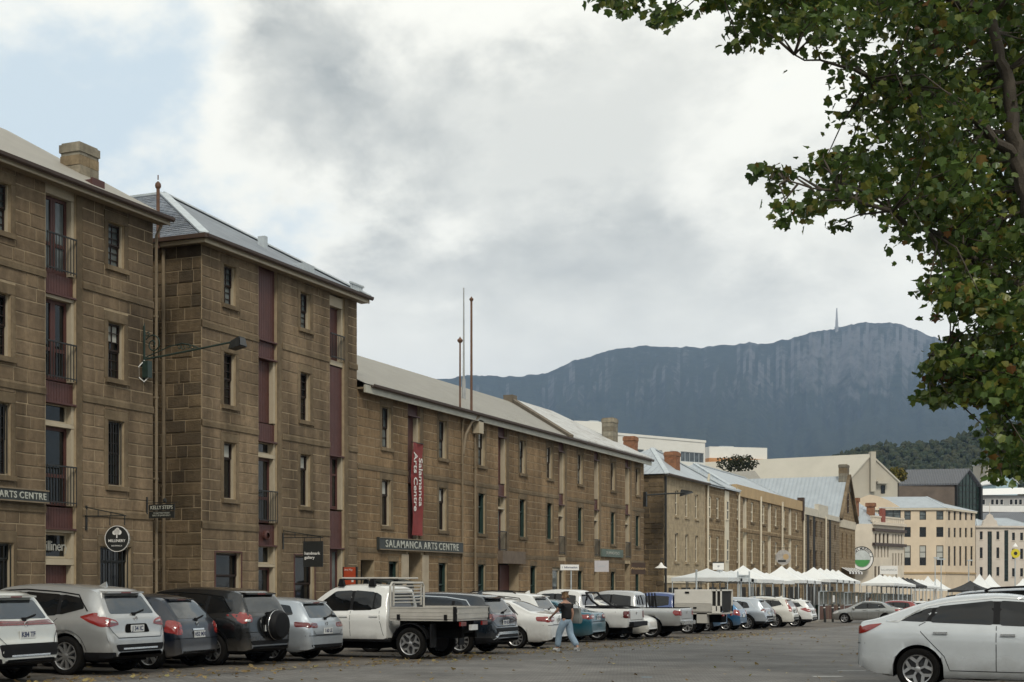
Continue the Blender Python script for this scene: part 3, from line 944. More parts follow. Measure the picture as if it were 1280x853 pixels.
ops = [op_of(sc, z0, w, h) for sc, z0, w, h, _ in wins] + [op_of(sc, z0, w, h, 0.1, 0.3, 0) for sc, z0, w, h in gwin] + [(a - 0.02, b + 0.26, -1, ZE) for a, b in bays]
bands = [(3.32, 3.54), (6.56, 6.78), (9.76, 9.98)]
zl = courses_z(-0.42, 3.32) + courses_z(3.54, 6.56) + courses_z(6.78, 9.76) + courses_z(9.98, 12.4)
bops = ops + [(S0, S1, a, b) for a, b in bands]
lay_stones(w1, ROW, courses(ROW, S0, S1, zl, bops, 11), m_stone, 300, 1)
for a, b in bands: string_course(b1, ROW, [(S0, 30.89), (32.41, S1)], a, b - a)
for sc, z0, w, h, nb in wins:
    place_window(b1, ROW, sc, z0, w, h, bars=nb, mg=m_pane_paintlit if (z0 > 10 and sc > 29) else m_pane, blind=0.34 if (z0 < 9 and z0 > 7 and sc > 33) else 0)
for sc, z0, w, h in gwin: place_window(b1, ROW, sc, z0, w, h, bars=0, rail=0.75, sill=0.1, surround=0.10, lintel=0.3, ms=m_black)
# window bars over the ground and second floor sashes
for sc, za, zb, w in ((33.87, 0.75, 2.4, 1.36), (29.0, 0.75, 2.4, 1.36), (33.9, 4.3, 6.1, 0.7), (29.2, 4.3, 6.1, 0.7)):
    gb_ = MB()
    for k in range(6):
        s = sc - w / 2 + 0.06 + (w - 0.12) * k / 5
        gb_.fbox(ROW, s - 0.012, s + 0.012, za, zb, -0.07, -0.045)
    gb_.build('window_bars', m_black, b1, world=True)
pil = MB().fbox(ROW, 32.16, 32.40, -0.4, 12.4, -0.2, 0.02)
pil.build('bay_pilaster', m_trim, b1, world=True)
bay(b1, ROW, 30.91, 32.15, [
    ('beam', 12.14, 12.42), ('doors', 10.02, 12.13, {'rail': 1.05, 'glass': m_pane_paintlit}), ('panel', 9.42, 9.97), ('beam', 9.28, 9.40),
    ('doors', 7.04, 9.27, {'rail': 1.05}), ('panel', 6.42, 6.98), ('transom', 5.86, 6.40), ('beam', 5.74, 5.85), ('door', 3.56, 5.73, {'rail': 1.1}),
    ('panel', 2.92, 3.50), ('beam', 2.80, 2.90), ('transom', 2.08, 2.79), ('beam', 1.90, 2.07), ('plain', -0.35, 1.89)])
lettering('Millinery', 0.40, m_blind, b1, ROW.pt(31.5, 2.42, -0.24) - OFF[b1.name], (R(90), 0, R(90)), 0.004, space=0.9)
# roof
rb = MB()
ov = 0.42
rb.hexa([(-27 + ov, S0, 12.46), (-27 + ov, S1 + 0.35, 12.46), (-33, S1 + 0.35, 15.95), (-33, S0, 15.95),
         (-27 + ov, S0, 12.56), (-27 + ov, S1 + 0.35, 12.56), (-33, S1 + 0.35, 16.05), (-33, S0, 16.05)])
rb.hexa([(-39 - ov, S0, 12.46), (-33, S0, 15.95), (-33, S1 + 0.35, 15.95), (-39 - ov, S1 + 0.35, 12.46),
         (-39 - ov, S0, 12.56), (-33, S0, 16.05), (-33, S1 + 0.35, 16.05), (-39 - ov, S1 + 0.35, 12.56)])
r1 = rb.build('roof', m_roof1, b1, world=True)
MB().box(-27.0, -26.62, S0, S1 + 0.33, 12.36, 12.44).build('soffit', m_pipe, b1, world=True)
MB().box(-26.64, -26.60, S0, S1 + 0.33, 12.34, 12.5).build('fascia', m_cream, b1, world=True)
gutter(b1, -26.60, S0, S1 + 0.36, 12.54)
m_chim = stone_mat('weathered chimney stone', [(0.24, 0.22, 0.175), (0.18, 0.155, 0.115), (0.27, 0.25, 0.20), (0.22, 0.165, 0.10)], bump=0.03)
chimney('chimney', r1, (-29.25, 35.0), 0.72, 0.88, 12.9, 14.8, m_chim, rs=random.Random(4))
vb = MB().box(-27.9, -27.35, 33.3, 33.75, 12.75, 13.15); vb.box(-27.40, -27.33, 33.25, 33.8, 12.72, 13.18)
vb.build('roof_vent', m_maroon, r1, world=True)
downpipe(b1, [(-26.75, 35.72, 12.3), (-26.95, 35.74, 12.0), (-26.95, 35.74, -0.4)], 0.045)

# ------------------------------------------------------------------ building 2: hip roofed warehouse
b2 = empty('stone_warehouse', (-27, 38.15, G(38)), 0, 'four storey sandstone warehouse with blue slate hip roof and maroon loading bays', 'building', 'sandstone warehouses along the street')
S0, S1, ZE = 38.15, 48.3, 12.4
wins = []
for sc in (39.72, 44.49):
    w = 0.70
    wins += [(sc, 10.6, w, 1.32, 3, 0.5), (sc, 7.28, w, 1.74, 3, 0.5), (sc, 4.18, w, 1.88, 0, 0.72)]
gwin = [(39.64, 0.4, 1.46, 2.0), (44.45, -0.3, 1.36, 2.7)]
bays = [(41.43, 42.6), (46.23, 47.32)]
holes = [(sc - w / 2, sc + w / 2, z0, z0 + h) for sc, z0, w, h, *_ in wins] + [(sc - w / 2, sc + w / 2, z0, z0 + h) for sc, z0, w, h in gwin] + [(a, b, -1, ZE - 0.1, 0.62) for a, b in bays]
wb = MB(); grid_wall(wb, ROW, S0, S1, -1.2, ZE, holes, 0.0, 0.2)
for yy in (S0, S1): wb.poly([(-27, yy, -1.2), (-41, yy, -1.2), (-41, yy, ZE), (-27, yy, ZE)])
wb.poly([(-41, S0, -1.2), (-41, S1, -1.2), (-41, S1, ZE), (-41, S0, ZE)])
w2 = wb.build('wall', m_mortar, b2, world=True)
ops = [op_of(sc, z0, w, h) for sc, z0, w, h, *_ in wins] + [op_of(sc, z0, w, h, 0.06, 0.06, 0) for sc, z0, w, h in gwin] + [(a - 0.02, b + 0.30, -1, ZE) for a, b in bays]
bands = [(3.16, 3.40), (6.46, 6.68), (9.64, 9.88)]
zl = courses_z(-0.6, 3.16) + courses_z(3.40, 6.46) + courses_z(6.68, 9.64) + courses_z(9.88, 12.32)
bops = ops + [(S0, S1, a, b) for a, b in bands]
front = courses(ROW, S0, S1, zl, bops, 21)
SIDE = Frame((-27.0, 38.15, 0), R(0))      # faces the lane (-y); s runs along +x from the corner, so negative s
side = courses(SIDE, -6.4, 0.0, courses_z(-0.6, 12.3, 0.40), [], 22, 0.35, 1.0, 0.035)
lay_stones(w2, ROW, front, m_stone, 236, 2)
lay_stones(w2, SIDE, [r for r in side if r[1] > -3.2], m_rough, 64, 3, depth=0.03, rough=True)
sp_ = [(S0, 41.41), (42.92, 46.21), (47.63, S1)]
for a, b in bands: string_course(b2, ROW, sp_, a, b - a)
for i, (sc, z0, w, h, nb, rl) in enumerate(wins):
    place_window(b2, ROW, sc, z0, w, h, bars=nb, rail=rl, mg=m_pane_paintlit if z0 > 10 else m_pane, blind=0.28 if nb == 0 else 0)
for sc, z0, w, h in gwin: place_window(b2, ROW, sc, z0, w, h, bars=0, rail=0.62, sill=0, surround=0.06, lintel=0.06, m_sur=m_maroon)
for a, b in bays: MB().fbox(ROW, b + 0.01, b + 0.29, -0.6, 12.3, -0.2, 0.022).build('bay_pilaster', m_trim, b2, world=True)
bay(b2, ROW, 41.43, 42.6, [('panel', 9.80, 12.36), ('panel', 9.18, 9.74), ('plain', 6.98, 9.16), ('panel', 6.32, 6.92), ('transom', 5.88, 6.30), ('beam', 5.74, 5.87),
                           ('door', 3.50, 5.73, {'rail': 1.1}), ('panel', 2.72, 3.42), ('transom', 2.07, 2.70), ('beam', 1.96, 2.06), ('door', -0.55, 1.95)])
bay(b2, ROW, 46.23, 47.32, [('beam', 11.82, 12.2), ('plain', 9.82, 11.80, {'rail': 0.95}), ('beam', 9.60, 9.78), ('panel', 6.22, 9.56), ('window', 4.20, 6.18),
                            ('panel', 2.74, 4.12), ('doors', -0.6, 2.68, {'glass': m_pane_paintlit})])
MB().lathe([(0.17, 0), (0.17, 0.1), (0.1, 0.14)], 12, 'x', (-27.08, 41.95, 3.05)).build('alarm_bell', m_maroon, b2, world=True)
# hip roof: the ridge runs back from the street
ey0, ey1, ex = S0 - 0.38, S1 + 0.38, -26.62
ap = (-32.3, 43.22, 15.76); bk = (-41.0, 43.22, 15.76)
rb = MB()
rb.mi = 0; rb.poly([(ex, ey0, 12.5), (ex, ey1, 12.5), ap])
rb.mi = 1; rb.poly([(-41, ey0, 12.5), (ex, ey0, 12.5), ap, bk]); rb.poly([(ex, ey1, 12.5), (-41, ey1, 12.5), bk, ap])
rb.mi = 0; rb.poly([(-41, ey0, 12.5), (-41, ey1, 12.5), bk])
r2 = rb.build('roof', [m_slate, m_slate_e], b2, world=True)
fl = MB()
fl.bar((ex, ey0, 12.53), (ap[0], ap[1], ap[2] + 0.03), 0.30, 0.05); fl.bar((ex, ey1, 12.53), (ap[0], ap[1], ap[2] + 0.03), 0.30, 0.05)
fl.bar(ap, bk, 0.25, 0.08)
fl.build('ridge_flashing', m_lead, r2, world=True)
# slate rows on the lane side of the roof: each row its own course of overlapping slates
A0, A1 = Vector((-41, ey0, 12.5)), Vector((ex, ey0, 12.5)); T0, T1 = Vector(bk), Vector(ap)
sl = MB(); rs2 = random.Random(8)
NR = 26
nrm = (A1 - A0).cross(T0 - A0).normalized()
if nrm.z < 0: nrm = -nrm
for k in range(NR):
    f0, f1 = k / NR, (k + 1) / NR + 0.004
    for m in range(46):
        u0 = (m + (0.5 if k % 2 else 0)) / 46.0; u1 = u0 + 1 / 46.0
        def q(u, f): return (A0.lerp(A1, min(u, 1)) ).lerp(T0.lerp(T1, min(u, 1)), f)
        lift = rs2.uniform(0.016, 0.03)
        a, b, c, d = q(u0 + .001, f0) + nrm * lift, q(u1 - .001, f0) + nrm * lift, q(u1 - .001, f1) + nrm * 0.006, q(u0 + .001, f1) + nrm * 0.006
        sl.poly([a, b, c, d]); sl.poly([a, q(u0 + .001, f0), q(u1 - .001, f0), b])
m_sl = stone_mat('slates', [(0.135, 0.155, 0.185), (0.18, 0.20, 0.23), (0.15, 0.17, 0.195), (0.21, 0.225, 0.25)], bump=0.004, streak=0.2)
sl.build('slate_rows', m_sl, r2, world=True, kind='stuff')
MB().box(-27.0, -26.66, S0 - .33, S1 + .33, 12.26, 12.34).build('soffit', m_pipe, b2, world=True)
MB().box(-26.68, -26.63, S0 - .35, S1 + .35, 12.25, 12.44).build('fascia', m_cream, b2, world=True)
MB().box(-41, -26.69, S0 - .35, S0 - .31, 12.25, 12.44).build('fascia', m_cream, b2, world=True)
gutter(b2, -26.63, S0 - .38, S1 + .40, 12.48)
MB().box(-41, -26.50, S0 - .52, S0 - .36, 12.37, 12.50).build('gutter', m_brown, b2, world=True)
hb = MB().box(-27.9, -27.1, 44.6, 45.3, 12.78, 13.05); hb.build('roof_hatch', m_lead, r2, world=True)
MB().box(-28.9, -28.6, 44.3, 44.5, 13.5, 14.1).build('roof_vent', m_lead, r2, world=True)
sb_ = MB()
for k in range(7): sb_.box(-26.9, -26.86, 47.6 + k * 0.14, 47.68 + k * 0.14, 12.56, 12.9)
sb_.box(-26.92, -26.84, 47.55, 48.6, 12.86, 12.93); sb_.box(-26.92, -26.84, 47.55, 48.6, 12.6, 12.66)
sb_.build('roof_guard', m_lead, r2, world=True)
downpipe(b2, [(-28.4, 38.03, 12.2), (-28.4, 38.05, -0.6)], 0.06)
st_ = MB().tube([(-28.4, 37.75, 12.2), (-28.4, 37.75, 14.15)], 0.055, 8)
st_.lathe([(0.0, 14.36), (0.04, 14.33), (0.085, 14.28), (0.10, 14.21), (0.085, 14.14), (0.05, 14.1)], 10, 'z', (-28.4, 37.75, 0))
st_.tube([(-28.4, 37.75, 14.4), (-28.4, 37.75, 14.55)], 0.02, 6)
st_.build('vent_stack', m_copper, b2, world=True, smooth=True)

# ------------------------------------------------------------------ building 3: long low warehouse, the arts centre
b3 = empty('stone_warehouse', (-27, 48.3, G(48)), 0, 'long three storey sandstone warehouse with red banner and arts centre sign', 'building', 'sandstone warehouses along the street')
S0, S1, ZE = 48.32, 84.65, 9.0
w = 0.78
wc = [50.72, 55.92, 60.06, 65.0, 68.68, 73.24, 78.78, 83.42]
wins = []
for sc in wc: wins += [(sc, 6.85, w, 1.65), (sc, 3.71, w, 1.86)]
gw = [(51.3, 0.3, 0.8, 1.99), (55.92, -0.1, 0.84, 2.39), (60.06, -0.1, 0.84, 2.38), (66.42, -0.2, 0.86, 2.5), (73.24, -0.2, 0.8, 2.3), (78.78, -0.2, 0.85, 2.3), (83.42, -0.2, 0.85, 2.3)]
gd = [(48.6, 49.7, -0.7, 2.32), (52.62, 53.8, -0.7, 2.7), (61.95, 64.5, -0.8, 2.36), (69.05, 70.95, -0.8, 2.25), (75.5, 76.3, -0.9, 2.3), (80.9, 81.9, -0.9, 2.6)]
bays = [(52.6, 53.68), (61.98, 62.95), (69.95, 70.85), (75.51, 76.35), (81.02, 81.9)]
holes = [(sc - w / 2, sc + w / 2, z0, z0 + h) for sc, z0, w, h in wins] + [(sc - w / 2, sc + w / 2, z0, z0 + h) for sc, z0, w, h in gw] + [(*g, 0.6) for g in gd] + [(a, b, 2.92, ZE - 0.02, 0.5) for a, b in bays]
wb = MB(); grid_wall(wb, ROW, S0, S1, -1.4, ZE, holes, 0.0, 0.2)
wb.poly([(-27, S1, -1.4), (-39.6, S1, -1.4), (-39.6, S1, ZE), (-33.3, S1, ZE + 3.2), (-27, S1, ZE)])
wb.poly([(-39.6, S0, -1.4), (-39.6, S1, -1.4), (-39.6, S1, ZE), (-39.6, S0, ZE)])
w3 = wb.build('wall', m_mortar, b3, world=True)
ops = [op_of(sc, z0, w, h) for sc, z0, w, h in wins] + [op_of(sc, z0, w, h, 0.06, 0.2, 0) for sc, z0, w, h in gw] + list(gd) + [(a - 0.02, b + 0.34, 2.9, ZE) for a, b in bays]
bands = [(2.62, 2.80), (5.86, 6.05)]
zl = courses_z(-0.95, 2.62) + courses_z(2.80, 5.86) + courses_z(6.05, 8.95)
bops = ops + [(S0, S1, a, b) for a, b in bands]
lay_stones(w3, ROW, courses(ROW, S0, S1, zl, bops, 31), m_stone3, 300, 5)
def minus(spans, cuts):
    for a, b in cuts:
        spans = [q for s in spans for q in ((s[0], min(s[1], a)), (max(s[0], b), s[1])) if q[1] - q[0] > 0.05]
    return spans
string_course(b3, ROW, minus([(S0, S1)], [(a, b + 0.34) for a, b in bays]), 5.86, 0.19, 0.04)
string_course(b3, ROW, minus([(S0, S1)], [(52.4, 54.1), (61.8, 64.7), (69.9, 71.0), (75.4, 76.5), (80.9, 82.0)]), 2.62, 0.18, 0.03)
m_greenf = M('dark green sash paint', (0.022, 0.045, 0.038), 0.5, 0.1)
rq = random.Random(2)
for i, (sc, z0, w, h) in enumerate(wins):
    up = z0 > 6
    ww = place_window(b3, ROW, sc, z0, w, h, bars=2 if up else 0, rail=0.5 if up else 0.66, ms=m_sash if (up or i < 4) else m_greenf,
                 mf=m_cream if (up or i < 4) else m_greenf, mg=m_pane_paintlit if (up and i in (0, 2, 4, 6, 10)) else m_pane, blind=0.3 if i in (1, 6, 3, 12) else (0.86 if i == 10 else (0.5 if i in (4, 8) else 0)))
for i, (sc, z0, w, h) in enumerate(gw): place_window(b3, ROW, sc, z0, w, h, bars=0, rail=0.6, sill=0, surround=0.06, lintel=0.2, mf=m_greenf, ms=m_greenf)
for a, b in bays: MB().fbox(ROW, b + 0.01, b + 0.33, 2.9, 8.95, -0.2, 0.022).build('bay_pilaster', m_trim, b3, world=True)
for i, (a, b) in enumerate(bays):
    segs = [('panel', 8.42, 8.95), ('plain', 6.2, 8.40)]
    if i == 0: segs += [('panel', 5.6, 6.15), ('plain', 2.95, 5.55)]
    else: segs += [('panel', 5.6, 6.14), ('transom', 5.04, 5.56), ('beam', 4.96, 5.03), ('door', 2.96, 4.95, {'rail': 0.95, 'glass': m_pane_paintlit if i == 1 else m_pane})]
    bay(b3, ROW, a, b, segs, 0.12, 0.3)
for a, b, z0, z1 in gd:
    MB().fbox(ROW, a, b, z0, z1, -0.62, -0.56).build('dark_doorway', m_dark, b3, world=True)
MB().fbox(ROW, 63.3, 64.48, -0.8, 2.3, -0.55, -0.5).build('door', m_maroon, b3, world=True)
MB().fbox(ROW, 61.9, 64.75, 2.36, 2.96, -0.3, 0.28).build('canopy_beam', M('grey brown timber', (0.13, 0.10, 0.075), 0.8, 0.25), b3, world=True)
# shop front
sf = MB()
for a, b in ((69.07, 69.17), (70.83, 70.93), (70.2, 70.28)): sf.fbox(ROW, a, b, -0.8, 2.2, -0.2, -0.1)
sf.fbox(ROW, 69.17, 70.83, 0.95, 1.07, -0.2, -0.1); sf.fbox(ROW, 69.17, 70.83, 2.1, 2.2, -0.2, -0.1)
so = sf.build('shop_front', m_cream, b3, world=True)
MB().fbox(ROW, 69.12, 70.88, -0.6, 2.15, -0.19, -0.18).build('pane', m_pane, so, world=True)
MB().fbox(ROW, 69.25, 70.15, 1.25, 2.05, -0.172, -0.166).build('poster', m_pane_paintlit, so, world=True)
for a, b in ((51.95, 52.58), (53.84, 54.45)):
    MB().fbox(ROW, a, b, -0.75, 2.6, -0.05, 0.06).build('door_pilaster', M('pale dressed stone', (0.36, 0.30, 0.22), 0.85, 0.15, 2.0, bump=0.005), b3, world=True)
# roofs
rb = MB()
E0, RX, RZ = 9.12, -33.3, 12.3
rb.mi = 0
rb.poly([(-26.62, S0, E0), (-26.62, 71.2, E0), (RX, 78.6, RZ), (RX, S0, RZ)])
rb.poly([(-40.0, S0, E0), (RX, S0, RZ), (RX, 78.6, RZ), (-40.0, 78.6, E0)])
rb.mi = 1
rb.hexa([(-26.62, 71.2, E0 + .01), (-26.62, S1 + .5, E0 + .01), (RX, S1 + .5, RZ + .05), (RX, 78.6, RZ + .05), (-26.62, 71.2, E0 + .13), (-26.62, S1 + .5, E0 + .13), (RX, S1 + .5, RZ + .22), (RX, 78.6, RZ + .22)])
rb.poly([(-40.0, 78.6, E0), (RX, 78.6, RZ + .2), (RX, S1 + .5, RZ + .2), (-40.0, S1 + .5, E0)])
r3 = rb.build('roof', [m_roof3, m_roofw], b3, world=True)
m_corten0 = M('grey brown stone coping', (0.14, 0.115, 0.085), 0.9, 0.2)
pw = MB().bar((-26.7, 71.1, E0 + 0.12), (RX, 78.45, RZ + 0.16), 0.22, 0.2)
pw.box(RX - 0.3, RX + 0.3, 77.9, 78.6, RZ - 0.2, RZ + 0.36)
pw.build('party_wall', m_corten0, r3, world=True)
chimney('chimney', r3, (-29.1, 84.3), .75, .85, 10.0, 11.75, m_chim, rs=random.Random(9))
MB().box(-27.0, -26.7, S0, S1 + .4, 8.92, 8.99).build('soffit', m_pipe, b3, world=True)
MB().box(-26.71, -26.62, S0, S1 + .45, 8.78, 9.08).build('fascia', M('pale grey green fascia', (0.40, 0.39, 0.33), 0.6, 0.1), b3, world=True)
gutter(b3, -26.62, S0 + 0.4, S1 + .5, 9.12)
downpipe(b3, [(-26.8, 57.79, 8.9), (-26.92, 57.79, 8.6), (-26.92, 57.79, -0.7)], 0.05)
downpipe(b3, [(-26.7, 59.17, 9.0), (-26.92, 59.17, 8.5), (-26.92, 59.17, -0.7)], 0.055)
MB().box(-26.95, -26.62, 58.95, 59.45, 8.25, 8.85).build('rainwater_head', m_cream, b3, world=True)
br_ = MB().tube([(-26.97, 57.95, 7.2), (-26.9, 58.1, 8.1), (-26.75, 58.4, 8.7), (-26.6, 58.9, 9.0)], 0.07, 8)
br_.build('roof_bracket', m_pipe, b3, world=True, smooth=True)

def vent(name, x, y, z0, z1, r, mat, label, bulb=0.14):
    b = MB().tube([(0, 0, 0), (0, 0, z1 - z0)], [r, r * 0.85], 8)
    b.lathe([(0.0, z1 - z0 + bulb * 1.8), (bulb * 0.3, z1 - z0 + bulb * 1.2), (bulb, z1 - z0 + bulb * 0.5), (bulb * 0.9, z1 - z0), (r, z1 - z0 - bulb * 0.5)], 10)
    o = b.build(name, mat, None, smooth=True)
    o.location = (x, y, z0)
    return tag(o, label, 'vent pipe')
vent('vent_pipe', -26.55, 56.75, 9.1, 12.05, 0.045, m_copper, 'shorter rusty vent pipe with a crown cap rising from the arts centre gutter', 0.13)
vent('vent_pipe', -26.55, 57.95, 9.1, 14.1, 0.06, m_copper, 'taller rusty vent pipe with a bulb cap rising from the arts centre gutter', 0.10)
fp = MB().tube([(0, 0, 0), (0, 0, 5.5)], [0.06, 0.03], 8); fp.tube([(0, 0, 0), (0, 0, 1.0)], 0.10, 8)
fo = fp.build('flagpole', M('grey galvanised pole', (0.30, 0.31, 0.31), 0.5), None, label='bare grey flagpole standing on the arts centre roof', cat='flagpole', smooth=True)
fo.location = (-29.6, 63.7, 10.5)

# unseen warehouse, added to block low light and show in the car reflections
b0 = empty('stone_warehouse', (-27, -45, G(0)), 0, 'long plain sandstone warehouse added out of view before the chimney warehouse for reflections', 'building', 'sandstone warehouses along the street')
holes = [(s - .45, s + .45, z, z + 1.6) for s in range(-42, 22, 4) for z in (0.8, 4.2, 7.4)]
wb = MB(); grid_wall(wb, ROW, -45, 24.6, -1, 11.5, holes)
for yy in (-45, 24.6): wb.poly([(-27, yy, -1), (-39, yy, -1), (-39, yy, 11.5), (-33, yy, 14.6), (-27, yy, 11.5)])
wb.build('wall', m_stone, b0, world=True)
for a, b_, c, e in holes: MB().fbox(ROW, a, b_, c, e, -.2, -.15).build('window', m_pane, b0, world=True)
rb = MB(); rb.poly([(-26.6, -45, 11.5), (-26.6, 24.6, 11.5), (-33, 24.6, 14.7), (-33, -45, 14.7)]); rb.poly([(-39.4, -45, 11.5), (-39.4, 24.6, 11.5), (-33, 24.6, 14.7), (-33, -45, 14.7)])
rb.build('roof', m_roof1, b0, world=True)
# ------------------------------------------------------------------ the row beyond the lane, and the town behind
def wy(px):
    u = (px - 640) / 1778.0
    t = 27.0 / (math.sin(YAW) - u * math.cos(YAW))
    return t * (math.cos(YAW) + u * math.sin(YAW))
class Survey(Frame):
    """a far wall surveyed from two sightings: where column px0 meets it at depth t, turned rot degrees away from square-on"""
    def __init__(self, px0, t, rot):
        super().__init__(far(px0, t, 0.0), YAW + R(rot))
        self.t0 = t; self.u0 = (px0 - 640) / 1778.0; self.rot = R(rot)
    def s(self, px):
        u = (px - 640) / 1778.0
        return (u - self.u0) * self.t0 / (math.cos(self.rot) - u * math.sin(self.rot))
    def depth(self, s): return self.t0 + s * math.sin(self.rot)
    def z(self, s, py): return CAMZ + self.depth(s) * (731 - py) / 1778.0
    def rect(self, x0, x1, y0, y1):
        a, b = self.s(x0), self.s(x1); m = (a + b) / 2
        return (a, b, self.z(m, y1), self.z(m, y0))

def plain_window(bld, fr, r, mf, mg, depth=0.15, t=0.07, bars=(0, 0), sill=None, name='window'):
    a, b, c, e = r
    m = MB()
    m.fbox(fr, a, a + t, c, e, -depth - 0.06, -depth + 0.03); m.fbox(fr, b - t, b, c, e, -depth - 0.06, -depth + 0.03)
    m.fbox(fr, a + t, b - t, e - t, e, -depth - 0.06, -depth + 0.03); m.fbox(fr, a + t, b - t, c, c + t, -depth - 0.06, -depth + 0.03)
    for k in range(1, bars[0] + 1):
        s = a + (b - a) * k / (bars[0] + 1); m.fbox(fr, s - t / 2, s + t / 2, c + t, e - t, -depth - 0.05, -depth + 0.02)
    for k in range(1, bars[1] + 1):
        z = c + (e - c) * k / (bars[1] + 1); m.fbox(fr, a + t, b - t, z - t / 2, z + t / 2, -depth - 0.05, -depth + 0.02)
    w = m.build(name, mf, bld, world=True)
    MB().fbox(fr, a + t * .5, b - t * .5, c + t * .5, e - t * .5, -depth - 0.04, -depth - 0.03).build('pane', mg, w, world=True)
    if sill: MB().fbox(fr, a - 0.12, b + 0.12, c - 0.16, c - 0.01, -0.1, 0.09).build('sill', sill, w, world=True)
    return w

def box_walls(fr, s0, s1, z0, z1, depth, ops, mat, bld, reveal=0.2, gable=None):
    """street wall with its openings, two ends and a back"""
    b = MB(); grid_wall(b, fr, s0, s1, z0, z1, ops, 0, reveal)
    P = fr.pt
    for s in (s0, s1): b.poly([P(s, z0, 0), P(s, z0, -depth), P(s, z1, -depth), P(s, z1, 0)])
    b.poly([P(s0, z0, -depth), P(s1, z0, -depth), P(s1, z1, -depth), P(s0, z1, -depth)])
    return b.build('wall', mat, bld, world=True)

def hip_roof(bld, fr, s0, s1, z, rise, depth, over, mats, inset=None, gable_l=False, gable_r=False):
    P = fr.pt
    inset = depth / 2 if inset is None else inset
    A, B_, C_, D_ = P(s0 - over, z, over), P(s1 + over, z, over), P(s1 + over, z, -depth - over), P(s0 - over, z, -depth - over)
    r0 = P(s0 - over if gable_l else s0 + inset, z + rise, -depth / 2); r1 = P(s1 + over if gable_r else s1 - inset, z + rise, -depth / 2)
    b = MB()
    b.mi = 0; b.poly([A, B_, r1, r0]); b.poly([C_, D_, r0, r1])
    b.mi = 1 if len(mats) > 1 else 0
    b.poly([D_, A, r0]); b.poly([B_, C_, r1])
    b.poly([A + Vector((0, 0, -.12)), B_ + Vector((0, 0, -.12)), B_, A])
    ro = b.build('roof', mats, bld, world=True)
    f = MB()
    if not gable_l: f.bar(A, r0, 0.3, 0.08)
    if not gable_r: f.bar(B_, r1, 0.3, 0.08)
    f.bar(r0, r1, 0.3, 0.1)
    f.build('ridge_flashing', m_lead, ro, world=True)
    return ro

m_pale = brick_mat('pale rendered ashlar', (0.33, 0.265, 0.175), (0.36, 0.29, 0.195), (0.30, 0.24, 0.16), 0.9, 0.36, 0.012)
m_rubble = stone_mat('rubble sandstone wall', [(0.27, 0.205, 0.125), (0.32, 0.25, 0.155)], bump=0.12, streak=0.35, big=0.35)
m_mid = brick_mat('brown coursed sandstone', (0.19, 0.135, 0.08), (0.235, 0.17, 0.10), (0.29, 0.225, 0.14), 0.75, 0.36, 0.03)
m_tan = M('tan rendered parapet', (0.40, 0.285, 0.155), 0.85, 0.12, 1.0, bump=0.01)
m_dkrub = brick_mat('dark rubble sandstone', (0.15, 0.115, 0.075), (0.22, 0.165, 0.105), (0.25, 0.20, 0.14), 0.45, 0.24, 0.03, bump=0.05)
m_creamp = M('cream jamb paint', (0.60, 0.54, 0.42), 0.6, 0.06)

# building 4: pale end block and its brown neighbour
b4 = empty('stone_warehouse', (-27, 89, G(89)), 0, 'pale rendered warehouse with zinc hip roof and red brick chimney past the lane', 'building', 'sandstone warehouses along the street')
y0, y1 = wy(830), wy(881.5)
ops = []
for pc in (846, 858.8, 871): ops += [(wy(pc) - 0.38, wy(pc) + 0.38, 5.98, 7.66), (wy(pc) - 0.38, wy(pc) + 0.38, 2.91, 4.79)]
wb = MB(); grid_wall(wb, ROW, y0, y1, -2, 8.5, ops); wb.poly([(-27, y1, -2), (-36, y1, -2), (-36, y1, 8.5), (-27, y1, 8.5)]); wb.poly([(-36, y0, -2), (-36, y1, -2), (-36, y1, 8.5), (-36, y0, 8.5)])
w4 = wb.build('wall', m_pale, b4, world=True)
MB().poly([(-27, y0, -2), (-36, y0, -2), (-36, y0, 8.5), (-27, y0, 8.5)]).build('end_wall', m_rubble, b4, world=True)
rq = random.Random(14); qb = MB()
L0 = Frame((-27, y0, 0), 0.0)
for r in courses(L0, -3.6, 0, courses_z(-1.1, 8.4, 0.34), [], 41, 0.3, 0.8, 0.05):
    d = rq.uniform(0.01, 0.05); qb.fbox(L0, r[0], r[1], r[2], r[3], -0.02, d)
qb.build('rubble_stones', m_rough, w4, world=True, kind='stuff')
for o in ops: plain_window(b4, ROW, o, m_creamp, m_pane, 0.12, 0.06, (0, 1), m_pale)
string_course(b4, ROW, [(y0, y1)], 1.45, 0.5, 0.06, m_creamp)
r4 = hip_roof(b4, ROW, y0, y1 + 4, 8.55, 2.4, 6.0, 0.3, [m_roofb, m_roofb0], 7.0)
gutter(b4, -26.72, y0 - .3, y1, 8.55)
chimney('chimney', r4, (-28.0, 94.2), .85, 1.0, 8.8, 10.45, m_redbrick)
chimney('chimney', r4, (-30.6, 93.0), 0.8, 0.8, 9.6, 11.5, m_redbrick)
downpipe(b4, [(-26.9, y0 + 0.05, 8.4), (-26.9, y0 + 0.05, -1.0)], 0.08, m_black)

